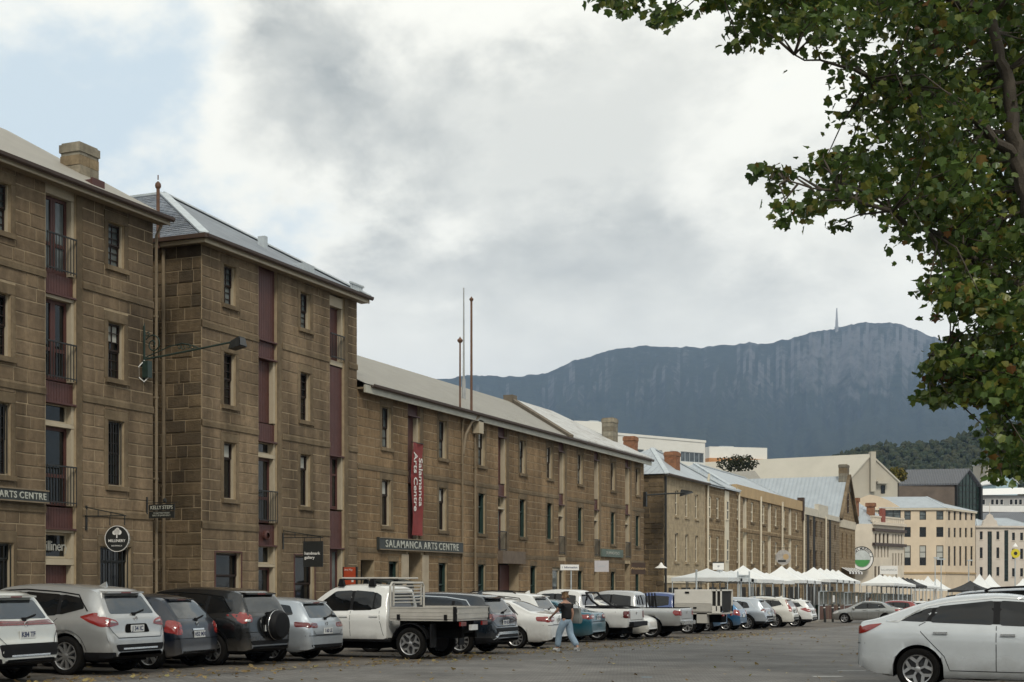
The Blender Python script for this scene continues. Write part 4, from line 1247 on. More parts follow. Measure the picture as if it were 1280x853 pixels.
b5 = empty('stone_warehouse', (-27, y1, G(100)), 0, 'narrow brown sandstone warehouse with a tall white painted loading bay strip', 'building', 'sandstone warehouses along the street')
y2 = wy(920)
ops = []
for pc in (888, 897.5): ops += [(wy(pc) - 0.42, wy(pc) + 0.42, 6.2, 7.75), (wy(pc) - 0.42, wy(pc) + 0.42, 3.0, 4.9)]
y1b = y1 + 0.02
box_walls(ROW, y1b, y2, -2, 8.5, 9, ops, m_mid, b5)
for o in ops: plain_window(b5, ROW, o, m_creamp, m_pane, 0.1, 0.10, (0, 1), m_trim)
MB().fbox(ROW, wy(905.5), wy(910.5), 2.2, 8.4, -0.05, 0.05).build('loading_strip', m_creamp, b5, world=True)
for za, zb in ((6.2, 7.7), (3.1, 4.8)):
    plain_window(b5, ROW, (wy(906.3), wy(909.7), za, zb), m_creamp, m_pane, -0.09, 0.1, (0, 1))
string_course(b5, ROW, [(y1b, wy(905))], 5.35, 0.35, 0.05, m_mid)
hip_roof(b5, ROW, y1 + 0.2, y2, 8.6, 2.2, 8.0, 0.3, [m_roofb, m_roofb0], 2.5)
downpipe(b5, [(-26.8, y1 + 0.35, 9.3), (-26.85, y1 + 0.35, 8.9), (-26.9, y1 + 0.35, 8.2), (-26.9, y1 + 0.35, -1.0)], 0.09, m_creamp)

b6 = empty('stone_warehouse', (-27, y2, G(110)), 0, 'brown sandstone warehouse with a plain tan rendered parapet above its windows', 'building', 'sandstone warehouses along the street')
y3 = wy(1003)
ops = []; doors = []
for pc in (923, 940.5, 955, 970.3, 980.5, 996): ops += [(wy(pc) - 0.5, wy(pc) + 0.5, 6.4, 8.0), (wy(pc) - 0.5, wy(pc) + 0.5, 3.05, 5.0)]
for pc in (931.5, 962.3, 988): doors += [(wy(pc) - 0.75, wy(pc) + 0.75, 1.5, 8.2, 0.4)]
box_walls(ROW, y2 + .02, y3, -2.4, 9.1, 10, ops + doors, m_mid, b6)
for o in ops: plain_window(b6, ROW, o, m_creamp, m_pane, 0.12, 0.14, (0, 1), m_trim)
for d in doors:
    for za, zb, mm in ((1.5, 4.2, m_maroon), (4.3, 5.2, m_creamp), (5.3, 6.2, m_blind), (6.3, 8.2, m_maroon)):
        MB().fbox(ROW, d[0], d[1] - 0.3, za, zb, -0.38, -0.30).build('loading_door', mm, b6, world=True)
    MB().fbox(ROW, d[1] - 0.3, d[1], 1.5, 8.2, -0.38, -0.08).build('door_jamb', m_creamp, b6, world=True)
MB().fbox(ROW, y2 - 0.05, y3 + 0.05, 8.25, 9.12, -0.3, 0.09).build('parapet', m_tan, b6, world=True)
MB().fbox(ROW, y3 - 0.35, y3 + 0.15, 7.4, 9.5, -0.4, 0.2).build('parapet_end', m_brown, b6, world=True)
string_course(b6, ROW, [(y2, y3)], 5.5, 0.32, 0.06, m_mid)
hip_roof(b6, ROW, y2 + 0.3, y3 - 0.4, 8.9, 2.3, 9.0, -0.3, [m_roofb, m_roofb0], 4.0)
for pc in (921.5, 949, 976): downpipe(b6, [(-26.85, wy(pc), 8.6), (-26.88, wy(pc), -1.4)], 0.09, m_creamp)

b7 = empty('stone_warehouse', (-27, y3, G(134)), 0, 'dark rubble sandstone warehouse with a stepped white parapet', 'building', 'sandstone warehouses along the street')
y4 = wy(1049.4)
ops = []
for pc in (1006, 1013.5, 1020.5, 1027, 1034, 1044): ops += [(wy(pc) - 0.5, wy(pc) + 0.5, 6.0, 7.6), (wy(pc) - 0.5, wy(pc) + 0.5, 2.9, 4.7)]
box_walls(ROW, y3 + .02, y4, -2.6, 8.0, 10, ops, m_dkrub, b7)
for o in ops: plain_window(b7, ROW, o, m_brown, m_pane, 0.15, 0.1, (0, 1))
pp = MB(); pp.fbox(ROW, y3 + .1, wy(1022), 8.0, 8.7, -0.3, 0.08); pp.fbox(ROW, wy(1022), wy(1034), 8.0, 9.3, -0.3, 0.1); pp.fbox(ROW, wy(1034), y4, 8.0, 8.5, -0.3, 0.08)
pp.build('parapet', M('off white parapet', (0.50, 0.46, 0.38), 0.8, 0.12), b7, world=True)
for pc in (1010, 1017.5, 1037.5): MB().fbox(ROW, wy(pc) - .5, wy(pc) + .5, -1.5, 8, -0.5, 0.03).build('recess_shade_panel', m_dark, b7, world=True)  # dark panels on the wall face stand in for shaded recesses
hip_roof(b7, ROW, y3 + .4, y4, 8.2, 2.2, 9, -0.3, [m_roofb, m_roofb0], 4.0)
for pc in (1003.2, 1030.7): downpipe(b7, [(-26.85, wy(pc), 8.2), (-26.85, wy(pc), -1.8)], 0.1, m_creamp)

b8 = empty('gabled_warehouse', (-27, y4, G(153)), 0, 'sandstone warehouse whose tall gable faces the street under a big blue zinc roof', 'building', 'sandstone warehouses along the street')
y5 = wy(1069); ym = (y4 + y5) / 2
ops = []
for k, pc in enumerate((1053, 1058.5, 1064.5)): ops += [(wy(pc) - 0.45, wy(pc) + 0.45, 4.2, 6.9)]
wb = MB(); grid_wall(wb, ROW, y4 + .02, y5, -2.8, 8.3, ops)
GX = -44.0
wb.poly([(-27, y4, 8.3), (-27, y5, 8.3), (-27, ym, 13.0)])
for yy in (y4, y5): wb.poly([(-27, yy, -2.8), (GX, yy, -2.8), (GX, yy, 8.3), (-27, yy, 8.3)])
wb.build('wall', m_mid, b8, world=True)
for o in ops: plain_window(b8, ROW, o, m_brown, m_pane, 0.15, 0.1, (0, 2))
plain_window(b8, ROW, (ym - 0.4, ym + 0.4, 9.2, 11.4), m_brown, m_pane, -0.05, 0.1, (0, 2))
MB().fbox(ROW, y4, y5, 7.5, 8.35, -0.1, 0.10).build('string_course', M('pale band', (0.52, 0.46, 0.36), 0.8), b8, world=True)
rb = MB(); 
rb.hexa([(-26.9, y4 - .4, 8.1), (-26.9, ym, 13.05), (GX, ym, 13.05), (GX, y4 - .4, 8.1), (-26.9, y4 - .4, 8.3), (-26.9, ym, 13.25), (GX, ym, 13.25), (GX, y4 - .4, 8.3)])
rb.hexa([(-26.9, y5 + .4, 8.1), (-26.9, ym, 13.05), (GX, ym, 13.05), (GX, y5 + .4, 8.1), (-26.9, y5 + .4, 8.3), (-26.9, ym, 13.25), (GX, ym, 13.25), (GX, y5 + .4, 8.3)])
r8 = rb.build('roof', m_roofb0, b8, world=True)
cp = MB(); cp.bar((-26.8, y4 - .3, 8.3), (-26.8, ym, 13.3), 0.35, 0.3); cp.bar((-26.8, y5 + .3, 8.3), (-26.8, ym, 13.3), 0.35, 0.3)
cp.build('gable_coping', m_trim, r8, world=True)
chimney('chimney', r8, (-27.4, ym), 0.9, 1.5, 12.3, 14.5, m_chim)
chimney('chimney', r8, (-27.6, y5 - 0.1), 0.9, 1.2, 8.0, 10.9, m_redbrick)
aw = MB()
P = ROW.pt
for k in range(9):
    a = wy(1051) + (wy(1068) - wy(1051)) * k / 9; e = wy(1051) + (wy(1068) - wy(1051)) * (k + 1) / 9
    aw.mi = k % 2
    aw.poly([P(a, 3.2, 0.05), P(e, 3.2, 0.05), P(e, 2.75, 0.9), P(a, 2.75, 0.9)]); aw.poly([P(a, 2.75, 0.9), P(e, 2.75, 0.9), P(e, 2.5, 0.92), P(a, 2.5, 0.92)])
aw.build('awning', [m_white, m_brown], b8, world=True)

# ---- the white pub with the round sign
sv = Survey(1066, 172, 8)
pub = empty('pub_building', (*far(1080, 172).xy, G(172)), 0, 'cream painted victorian pub with ornate parapet and brick chimneys beside the gabled warehouse', 'building')
m_pubw = M('cream painted render', (0.60, 0.53, 0.43), 0.8, 0.08, 0.8, bump=0.01)
gz = -3
e1 = sv.s(1091)
box_walls(sv, sv.s(1060), e1, gz, sv.z(e1, 655), 12, [], m_pubw, pub)
sr = Survey(1091.0, sv.depth(e1), 52)
ops = []
for k in range(5): ops.append(sr.rect(1093.2 + k * 4.0, 1094.8 + k * 4.0, 683, 697))
for k in range(4): ops.append(sr.rect(1093.6 + k * 5.0, 1096.2 + k * 5.0, 667, 680))
for k in range(4): ops.append(sr.rect(1115.5 + k * 3.6, 1117.1 + k * 3.6, 668, 681)); ops.append(sr.rect(1115.5 + k * 3.6, 1117.1 + k * 3.6, 692, 707))
for k in range(3): ops.append(sr.rect(1093.2 + k * 4.6, 1095.8 + k * 4.6, 708, 722))
e2 = sr.s(1130)
box_walls(sr, 0.02, e2, gz, sr.z(1, 655), 9, ops, m_pubw, pub)
for o in ops: plain_window(pub, sr, o, m_maroon if o[3] > 9 else m_brown, m_pane, 0.15, 0.12)
for za in (655, 663, 681): 
    zz = sr.z(2, za); MB().fbox(sr, -0.1, e2 + 0.1, zz - 0.15, zz + 0.2, 0, 0.35).build('cornice', m_brown if za > 655 else m_pubw, pub, world=True)
pz = sr.z(2, 655)
pr = MB()
for k in range(16):
    s = e2 * (k + 0.5) / 16; pr.fbox(sr, s - 0.25, s + 0.25, pz + .2, pz + 0.75, -0.3, 0.05)
pr.fbox(sr, 0.0, e2, pz + 0.75, pz + 0.95, -0.35, 0.12)
pr.build('parapet', m_pubw, pub, world=True)
MB().fbox(sr, sr.s(1101), sr.s(1105), pz + .2, pz + 1.9, -0.2, 0.2).build('parapet_pier', M('dull red paint', (0.24, 0.07, 0.05), 0.7), pub, world=True)
rb = MB(); P = sv.pt; zt = sv.z(e1, 655)
rb.poly([P(sv.s(1060), zt, 0), P(e1, zt, 0), P(e1, zt + 3.2, -6), P(sv.s(1060), zt + 3.2, -6)]); rb.poly([P(e1, zt, 0), P(e1 + 7, zt, -8), P(e1, zt + 3.2, -6)])
pr8 = rb.build('roof', m_roofb0, pub, world=True)
cc = far(1088.5, 176); cx = far(1069, 174)
for c_, za, zb, wd in ((cc, 655, 629, 0.9), (cx, 660, 624, 0.8)):
    z0_, z1_ = CAMZ + 176 * (731 - za) / 1778, CAMZ + 176 * (731 - zb) / 1778
    b = MB(); b.box(c_.x - wd / 2, c_.x + wd / 2, c_.y - wd / 2, c_.y + wd / 2, z0_, z1_ - 0.3); b.box(c_.x - wd * .65, c_.x + wd * .65, c_.y - wd * .65, c_.y + wd * .65, z1_ - .45, z1_)
    b.build('chimney', m_redbrick, pr8, world=True)

# round pub sign on the cream wall
sg = far(1077.5, 170.6); sz = CAMZ + 170.6 * (731 - 698.5) / 1778
ps = empty('round_pub_sign', (sg.x, sg.y, sz), YAW + R(8), 'big round pub sign, white ring round a green and white scene', 'sign')
RR = 1.48
def disc(r, y, z_lo=-9, z_hi=9, n=48):
    b = MB(); pts = []
    for k in range(n):
        a = 2 * math.pi * k / n
        pts.append((r * math.cos(a), y, max(z_lo, min(z_hi, r * math.sin(a)))))
    b.poly(pts); return b
MB().lathe([(0, 0.0), (RR, 0.0), (RR, 0.12), (0, 0.12)], 48, 'y').build('rim', m_black, ps)
disc(RR * 0.93, -0.006).build('white_ring', m_white, ps)
disc(RR * 0.72, -0.012).build('inner_edge', m_black, ps)
disc(RR * 0.69, -0.018).build('picture_field', M('pale grey print', (0.5, 0.53, 0.52), 0.6), ps)
disc(RR * 0.67, -0.024, z_hi=-0.15).build('green_field', M('bright green print', (0.06, 0.26, 0.07), 0.6), ps)
for k, chh in enumerate("IRISH MURPHY'S"):
    a = R(168 - k * 12.0)
    if chh == ' ': continue
    lettering(chh, 0.42, m_black, ps, (RR * 0.81 * math.cos(a), -0.02, RR * 0.81 * math.sin(a)), (R(90), -(a - R(90)), 0), 0.004, 0.008)

# low white sign board in front of the pub
wbp = far(1111, 168.5); 
ws = empty('white_sign_board', (wbp.x, wbp.y, CAMZ + 168.5 * (731 - 718) / 1778), YAW, 'long white sign board with grey lettering above the awnings by the pub', 'sign')
MB().box(-1.05, 1.05, -0.05, 0.05, 0, 1.0).build('board', m_white, ps if False else ws)
lettering('SALAMANCA', 0.32, M('grey sign lettering', (0.25, 0.26, 0.26), 0.7), ws, (0, -0.056, 0.5), (R(90), 0, 0), 0.003)
for sx in (-0.9, 0.9): MB().tube([(sx, 0.1, -5.0), (sx, 0.1, 1.0)], 0.05, 6).build('post', m_black, ws)

# ---- cream corner block
m_creamb = M('cream painted office wall', (0.62, 0.51, 0.375), 0.8, 0.07, 0.6, bump=0.008)
cb = empty('cream_office_block', (*far(1150, 250).xy, G(250)), 0, 'four storey cream corner block with pale metal hip roof and dark windows', 'building')
cl = Survey(1128, 250, -6)
ops = []
for x0, x1 in ((1130.5, 1138.5), (1149.5, 1157.7), (1170.5, 1179.3)):
    for y0_, y1_ in ((639, 650), (659, 671.5), (682, 707)): ops.append(cl.rect(x0, x1, y0_, y1_))
zt = cl.z(0, 636)
ce = cl.s(1181.5)
box_walls(cl, cl.s(1071), ce, -4, zt, 16, ops + [cl.rect(1098, 1126, 637.5, 650)], m_creamb, cb)
for i, o in enumerate(ops): plain_window(cb, cl, o, m_black, m_pane_paintlit if i % 3 == 0 else m_pane, 0.15, 0.1, (0, 2 if i % 3 == 2 else 1))
plain_window(cb, cl, cl.rect(1098, 1126, 637.5, 650), m_black, m_pane_paintlit, 0.15, 0.1, (2, 1))
for o in ops[2::3]:
    MB().fbox(cl, o[0] + .1, o[1] - .1, o[3] - (o[3] - o[2]) * 0.6, o[3] - .1, -0.17, -0.16).build('blind', m_blind, cb, world=True)
cr = Survey(1181.5, cl.depth(ce), 54)
ops = []
for k in range(5):
    x0 = 1185.2 + k * 7.0
    for y0_, y1_ in ((639.5, 650.5), (660, 672), (683, 707.5)): ops.append(cr.rect(x0, x0 + 2.9, y0_, y1_))
ce2 = cr.s(1219)
box_walls(cr, 0.02, ce2, -4, zt, 14, ops, m_creamb, cb)
for o in ops: plain_window(cb, cr, o, m_black, m_pane, 0.15, 0.12, (0, 1))
for fr_, a, b in ((cl, cl.s(1071), ce + .1), (cr, 0.15, ce2 + .1)):
    MB().fbox(fr_, a, b, zt - 0.25, zt + 0.1, -0.1, 0.35).build('cornice', m_creamp, cb, world=True)
    MB().fbox(fr_, a, b, cl.z(0, 716) - 0.2, cl.z(0, 716) + 0.1, -0.1, 0.2).build('cornice', m_tan, cb, world=True)
# curved pediment on the left part
pd = MB(); P = cl.pt
sl0, slm, sr0 = cl.s(1071), cl.s(1087), cl.s(1128)
ptsf = [P(sl0, zt, 0.05), P(sr0, zt, 0.05), P(cl.s(1112), zt + 1.4, 0.05), P(cl.s(1098), zt + 2.2, 0.05), P(cl.s(1091), zt + 2.4, 0.05), P(cl.s(1088), zt + 2.5, 0.05), P(cl.s(1083), zt + 2.3, 0.05), P(sl0, zt + 1.6, 0.05)]
ptsb = [p - cl.n * 0.5 for p in ptsf]
pd.poly(ptsf); pd.poly(list(reversed(ptsb)))
for k in range(len(ptsf)): pd.poly([ptsf[k], ptsf[(k + 1) % 8], ptsb[(k + 1) % 8], ptsb[k]])
pd.build('pediment', m_creamb, cb, world=True)
rb = MB(); over = 0.4
A = cl.pt(cl.s(1098), zt + .1, over); B_ = cl.pt(ce, zt + .1, over) ; C_ = cr.pt(ce2 + .3, zt + .1, over)
pk1 = cl.pt(cl.s(1100), zt + 2.4, -5); pk2 = cl.pt(ce - 2.2, zt + 2.4, -5.5); pk3 = cr.pt(ce2 - 1.5, zt + 1.7, -5.5)
bkk = cl.pt(cl.s(1100), zt + .1, -14)
rb.poly([A, B_, pk2, pk1]); rb.poly([B_, C_, pk3, pk2]); rb.poly([C_, cr.pt(ce2 + .3, zt + .1, -14), pk3]); rb.poly([pk1, pk2, pk3, cr.pt(ce2, zt + .1, -14), bkk])
ro = rb.build('roof', m_roofb, cb, world=True)
f = MB(); f.bar(B_, pk2, 0.25, 0.1); f.bar(C_, pk3, 0.25, 0.1); f.bar(pk2, pk3, 0.3, 0.12); f.build('ridge_flashing', m_lead, ro, world=True)

# ---- classical pale building with a little pediment
m_palew = M('off white render', (0.56, 0.50, 0.43), 0.8, 0.08, 0.6)
clb = empty('classical_building', (*far(1250, 268).xy, G(268)), 0, 'off white classical building with small curved pediment and tall glazed slots', 'building')
kv = Survey(1220, 268, 10)
ops = []
for x0, x1 in ((1224.8, 1228.4), (1245.6, 1249.2), (1265.2, 1268.8), (1275.3, 1279), (1290, 1294)):
    for y0_, y1_ in ((664.5, 674.6), (684.5, 698), (709, 720)): ops.append(kv.rect(x0, x1, y0_ + (0 if x0 < 1260 else 1.5), y1_ + (0 if x0 < 1260 else 1)))
slots = [kv.rect(1234.5, 1240, 664.5, 722), kv.rect(1255.5, 1260.5, 663, 727)]
zt = kv.z(2, 659)
box_walls(kv, 0, kv.s(1310), -4, zt, 14, ops + slots, m_palew, clb)
for o in ops: plain_window(clb, kv, o, m_black, m_pane, 0.15, 0.1, (0, 1), m_palew)
for o in slots: plain_window(clb, kv, o, m_greenf, m_pane, 0.15, 0.12, (1, 6))
MB().fbox(kv, -.2, kv.s(1310), zt - .1, zt + .25, -0.1, 0.4).build('cornice', m_palew, clb, world=True)
P = kv.pt; pm = kv.s(1237.5); pd = MB()
pts = [P(pm - 1.6, zt + .2, 0.1), P(pm + 1.6, zt + .2, 0.1), P(pm + 1.3, zt + 1.2, 0.1), P(pm + 0.8, zt + 1.5, 0.1), P(pm + .5, zt + 2.2, 0.1), P(pm, zt + 2.5, 0.1), P(pm - .5, zt + 2.2, 0.1), P(pm - .8, zt + 1.5, 0.1), P(pm - 1.3, zt + 1.2, 0.1)]
bks = [p - kv.n * 0.5 for p in pts]
pd.poly(pts); pd.poly(list(reversed(bks)))
for k in range(9): pd.poly([pts[k], pts[(k + 1) % 9], bks[(k + 1) % 9], bks[k]])
pd.tube([P(pm, zt + 2.4, -0.1), P(pm, zt + 4.6, -0.1)], 0.06, 6)
pd.build('pediment', m_palew, clb, world=True)
hip_roof(clb, kv, kv.s(1222), kv.s(1258), zt + .2, 1.6, 12, -0.2, [m_roofb, m_roofb0], 3.0)
hip_roof(clb, kv, kv.s(1240), kv.s(1300), zt + .1, 1.9, 12, -0.2, [m_roofb, m_roofb0], 3.5)

# ---- modern glass gable with dark roof
m_dkroof = sheet_mat('charcoal standing seam roof', (0.105, 0.11, 0.12), YAW, 0.5, 0.03, 0.5, 0.08)
m_corten = M('brown weathered panels', (0.135, 0.105, 0.082), 0.7, 0.22, 0.5)
gl_ = empty('glass_gable_hall', (*far(1180, 300).xy, G(300)), 0, 'modern hall with charcoal roof, brown panel side and a glass gable end', 'building')
gv = Survey(1194.5, 300, 32)
gA, gB = 0.0, gv.s(1224.5)
zb_, ze1, zap, ze2 = gv.z(0, 645), gv.z(0, 606.5), gv.z(gv.s(1208), 588), gv.z(gB, 609)
gm = (gA + gB) / 2; DP = 26
P = gv.pt
dirb = -gv.n
lv = Survey(1194.5, 300, -12)    # side wall runs to the left and slightly nearer
def back(s, z, k=1.0): return P(s, z) - lv.a * (12.6 * k)
b = MB(); b.poly([P(gA, -4), back(gA, -4), back(gA, ze1), P(gA, ze1)]); b.poly([P(gB, -4), back(gB, -4), back(gB, ze2), P(gB, ze2)]); b.poly([back(gA, -4), back(gB, -4), back(gB, ze2), back(gm, zap), back(gA, ze1)])
b.build('wall', m_corten, gl_, world=True)
b = MB(); up = Vector((0, 0, 0.35))
e = gv.n * 0.6
b.hexa([P(gA, ze1) + e, P(gm, zap) + e, back(gm, zap), back(gA, ze1), P(gA, ze1) + e + up, P(gm, zap) + e + up, back(gm, zap) + up, back(gA, ze1) + up])
b.hexa([P(gB, ze2) + e, P(gm, zap) + e, back(gm, zap), back(gB, ze2), P(gB, ze2) + e + up, P(gm, zap) + e + up, back(gm, zap) + up, back(gB, ze2) + up])
b.build('roof', m_dkroof, gl_, world=True)
m_gglass = glass_mat('green tinted curtain glass', (0.018, 0.035, 0.028), 0.06)
g_ = MB().poly([P(gA, -4), P(gB, -4), P(gB, ze2), P(gm, zap), P(gA, ze1)]).build('glass_wall', m_gglass, gl_, world=True)
b = MB()
for k in range(1, 7):
    s = gA + (gB - gA) * k / 7; top = ze1 + (zap - ze1) * (1 - abs(s - gm) / (gm - gA)); b.fbox(gv, s - .05, s + .05, -4, top, -0.05, 0.1)
for k in range(6): 
    z = zb_ + (ze1 - zb_) * k / 5.0; b.fbox(gv, gA, gB, z - .05, z + .05, -0.05, 0.09)
b.fbox(gv, gA - .15, gA + .15, -4, ze1, -.1, .6); b.fbox(gv, gB - .3, gB + .3, -4, ze2, -.1, .6)
b.build('glazing_bars', m_black, g_, world=True)

# ---- big beige gable behind the warehouses
m_beige = M('beige rendered gable', (0.42, 0.385, 0.315), 0.8, 0.08, 0.3)
m_broof = M('pale beige roof sheet', (0.46, 0.43, 0.36), 0.6, 0.06, 0.3)
bg_ = empty('beige_gable_hall', (*far(1090, 262).xy, G(262)), 0, 'huge beige hall with steep gable, central flue and long plain roof', 'building')
bv = Survey(1062, 262, 14)
sA, sM, sB = 0.0, bv.s(1088.5), bv.s(1122)
z1_, zp, z2_ = bv.z(0, 601), bv.z(sM, 570), bv.z(sB, 602)
P = bv.pt
LB = 42
ld = Survey(1062, 262, -32).a
def bk2(p, k=1.0): return p - ld * (LB * k) 
b = MB(); b.poly([P(sA, -4), P(sB, -4), P(sB, z2_), P(sM, zp), P(sA, z1_)])
b.poly([P(sA, -4), bk2(P(sA, -4)), bk2(P(sA, z1_)), P(sA, z1_)]); b.poly([P(sB, -4), bk2(P(sB, -4)), bk2(P(sB, z2_)), P(sB, z2_)])
b.build('wall', m_beige, bg_, world=True)
b = MB(); b.hexa([P(sA - .4, z1_ - .3, .3), P(sM, zp, .3), bk2(P(sM, zp)), bk2(P(sA - .4, z1_ - .3)), P(sA - .4, z1_, .3), P(sM, zp + .35, .3), bk2(P(sM, zp + .35)), bk2(P(sA - .4, z1_))])
b.hexa([P(sB + .4, z2_ - .3, .3), P(sM, zp, .3), bk2(P(sM, zp)), bk2(P(sB + .4, z2_ - .3)), P(sB + .4, z2_, .3), P(sM, zp + .35, .3), bk2(P(sM, zp + .35)), bk2(P(sB + .4, z2_))])
b.build('roof', m_broof, bg_, world=True)
MB().fbox(bv, bv.s(1086.5), bv.s(1092.7), bv.z(sM, 615), bv.z(sM, 565), -0.2, 0.7).build('flue', m_beige, bg_, world=True)
plain_window(bg_, bv, bv.rect(1101, 1106, 607, 617), m_black, m_pane, -0.1, 0.12)
MB().fbox(bv, bv.s(1094), bv.s(1108), bv.z(sM, 605), bv.z(sM, 602), 0, 1.2).build('canopy', m_beige, bg_, world=True)

# ---- white office block behind the hip roof
ob = empty('white_office_block', (*far(840, 205).xy, G(205)), 0, 'white modern office block with grey window band above the warehouse roofs', 'building')
ov_ = Survey(770, 200, 38)
m_offw = M('white precast panels', (0.68, 0.67, 0.62), 0.7, 0.04, 0.5)
zt = ov_.z(0, 544)
ops = [ov_.rect(x, x + 8, 561 + (x - 780) * .05, 577) for x in (797, 808.5, 820)] + [ov_.rect(838, 848, 564, 572), ov_.rect(851, 880, 565.5, 578)]
box_walls(ov_, 0, ov_.s(881.5), -4, zt, 20, ops, m_offw, ob)
m_gpane = glass_mat('grey office glass', (0.07, 0.085, 0.095), 0.1)
for i, o in enumerate(ops): plain_window(ob, ov_, o, m_lead, m_gpane, 0.1, 0.08, (4 if i == 4 else 0, 1 if i < 4 else 0))
MB().fbox(ov_, 0, ov_.s(881.5) + .1, zt, zt + 0.35, -20, 0.1).build('parapet', m_offw, ob, world=True)
wt = Survey(718, 130, 20)
wtb = empty('white_plant_room', (*far(740, 135).xy, 9.0), 0, 'white rooftop plant room beside the stone chimney', 'building')
b = MB(); s_, e_ = 0, wt.s(756)
b.fbox(wt, 0, e_, 8.0, wt.z(0, 526), -5, 0)
b.build('wall', m_offw, wtb, world=True)
MB().fbox(wt, wt.s(740), wt.s(751), wt.z(0, 526), wt.z(0, 524), -3, -0.5).build('roof_unit', m_lead, wtb, world=True)

# ---- orange and white building, with a tree in front
orb = empty('orange_screened_block', (*far(930, 290).xy, G(290)), 0, 'white block with orange screened lower storey behind a dark tree', 'building')
ob2 = Survey(886, 290, 14)
m_orange = sheet_mat('orange screen', (0.50, 0.25, 0.11), YAW + R(14), 0.5, 0.05, 0.7, 0.1)
b = MB(); b.fbox(ob2, 0, ob2.s(978), -4, ob2.z(0, 572.5), -12, 0); b.build('wall', m_orange, orb, world=True)
b = MB(); b.fbox(ob2, 0.3, ob2.s(960), ob2.z(0, 572.5), ob2.z(0, 558), -11, -0.4); b.build('upper_wall', m_offw, orb, world=True)
b = MB(); b.fbox(ob2, ob2.s(905), ob2.s(922), ob2.z(0, 558), ob2.z(0, 556), -8, -2); b.build('roof_unit', m_lead, orb, world=True)

# ---- low grey saw roof between, white terrace, dark roof, brick block on the right
lr = empty('grey_roofed_shed', (*far(920, 215).xy, G(215)), 0, 'low shed with grey sloping roof behind the parapet warehouse', 'building')
lv2 = Survey(880, 215, 20)
b = MB(); P = lv2.pt
s1_ = lv2.s(1000)
b.poly([P(0, 10, 0), P(s1_, 10, 0), P(s1_, lv2.z(s1_, 580), -14), P(0, lv2.z(0, 586), -14)]); b.build('roof', m_roof3, lr, world=True)
b = MB(); b.fbox(lv2, 0, s1_, -4, 9.98, -14, 0); b.build('wall', m_beige, lr, world=True)
te = empty('white_terrace', (*far(1255, 345).xy, G(330)), 0, 'long white terrace with a band of dark windows below the wooded hill', 'building')
tv = Survey(1222, 345, 6)
ops = [tv.rect(x, x + w_, 624, 631.5) for x, w_ in ((1225.5, 6.5), (1238.5, 4.6), (1244.2, 4.6), (1250, 4.6), (1262, 4.6), (1268, 4.6), (1273.6, 4.6), (1285, 5))]
box_walls(tv, 0, tv.s(1300), -4, tv.z(0, 619), 16, ops, M('grey terrace wall', (0.33, 0.33, 0.32), 0.8, 0.06), te)
for o in ops: plain_window(te, tv, o, m_white, m_pane, 0.1, 0.1)
MB().fbox(tv, -.3, tv.s(1300), tv.z(0, 640), tv.z(0, 632.5), -.1, .5).build('balcony_band', m_white, te, world=True)
b = MB(); P = tv.pt; b.poly([P(-.6, tv.z(0, 619.5), 1.0), P(tv.s(1300), tv.z(0, 617), 1.0), P(tv.s(1300), tv.z(0, 606), -9), P(-.6, tv.z(0, 609), -9)]); b.build('roof', m_white, te, world=True)
dk = empty('dark_roofed_house', (*far(1260, 305).xy, G(300)), 0, 'house with a broad charcoal slate roof behind the classical building', 'building')
dv = Survey(1219, 305, 5)
b = MB(); P = dv.pt; b.poly([P(0, dv.z(0, 652), 0), P(dv.s(1300), dv.z(0, 657), 0), P(dv.s(1300), dv.z(0, 637), -9), P(dv.s(1226), dv.z(0, 639), -9)])
b.build('roof', m_dkroof, dk, world=True)
b = MB(); b.fbox(dv, 0, dv.s(1300), -4, dv.z(0, 657.5), -9, -.2); b.build('wall', m_palew, dk, world=True)
bb = empty('beige_tower_block', (*far(1240, 420).xy, G(330)), 0, 'small beige block standing above the white terrace roof', 'building')
bv2 = Survey(1233, 420, 10)
b = MB(); b.fbox(bv2, 0, bv2.s(1246), -4, bv2.z(0, 580), -8, 0); b.build('wall', m_beige, bb, world=True)
b = MB(); b.fbox(bv2, -.2, bv2.s(1246) + .2, bv2.z(0, 580), bv2.z(0, 579), -8.2, .2); b.build('roof', m_lead, bb, world=True)
bh = empty('blue_gabled_house', (*far(1262, 400).xy, G(330)), 0, 'small pale blue gabled house below the tree branches', 'building')
hv_ = Survey(1245, 400, 8)
sa, sb2 = 0, hv_.s(1272)
b = MB(); P = hv_.pt; zz = hv_.z(0, 604); b.fbox(hv_, 0, sb2, -4, zz, -10, 0); b.poly([P(0, zz, 0), P(sb2, zz, 0), P(sb2 / 2, hv_.z(0, 592), 0)]); b.build('wall', M('pale blue boards', (0.33, 0.45, 0.50), 0.7, 0.05), bh, world=True)
b = MB(); zp = hv_.z(0, 592)
b.hexa([P(-.4, zz - .3, .4), P(sb2 / 2, zp, .4), P(sb2 / 2, zp, -10), P(-.4, zz - .3, -10), P(-.4, zz, .4), P(sb2 / 2, zp + .35, .4), P(sb2 / 2, zp + .35, -10), P(-.4, zz, -10)])
b.hexa([P(sb2 + .4, zz - .3, .4), P(sb2 / 2, zp, .4), P(sb2 / 2, zp, -10), P(sb2 + .4, zz - .3, -10), P(sb2 + .4, zz, .4), P(sb2 / 2, zp + .35, .4), P(sb2 / 2, zp + .35, -10), P(sb2 + .4, zz, -10)])
b.build('roof', m_white, bh, world=True)
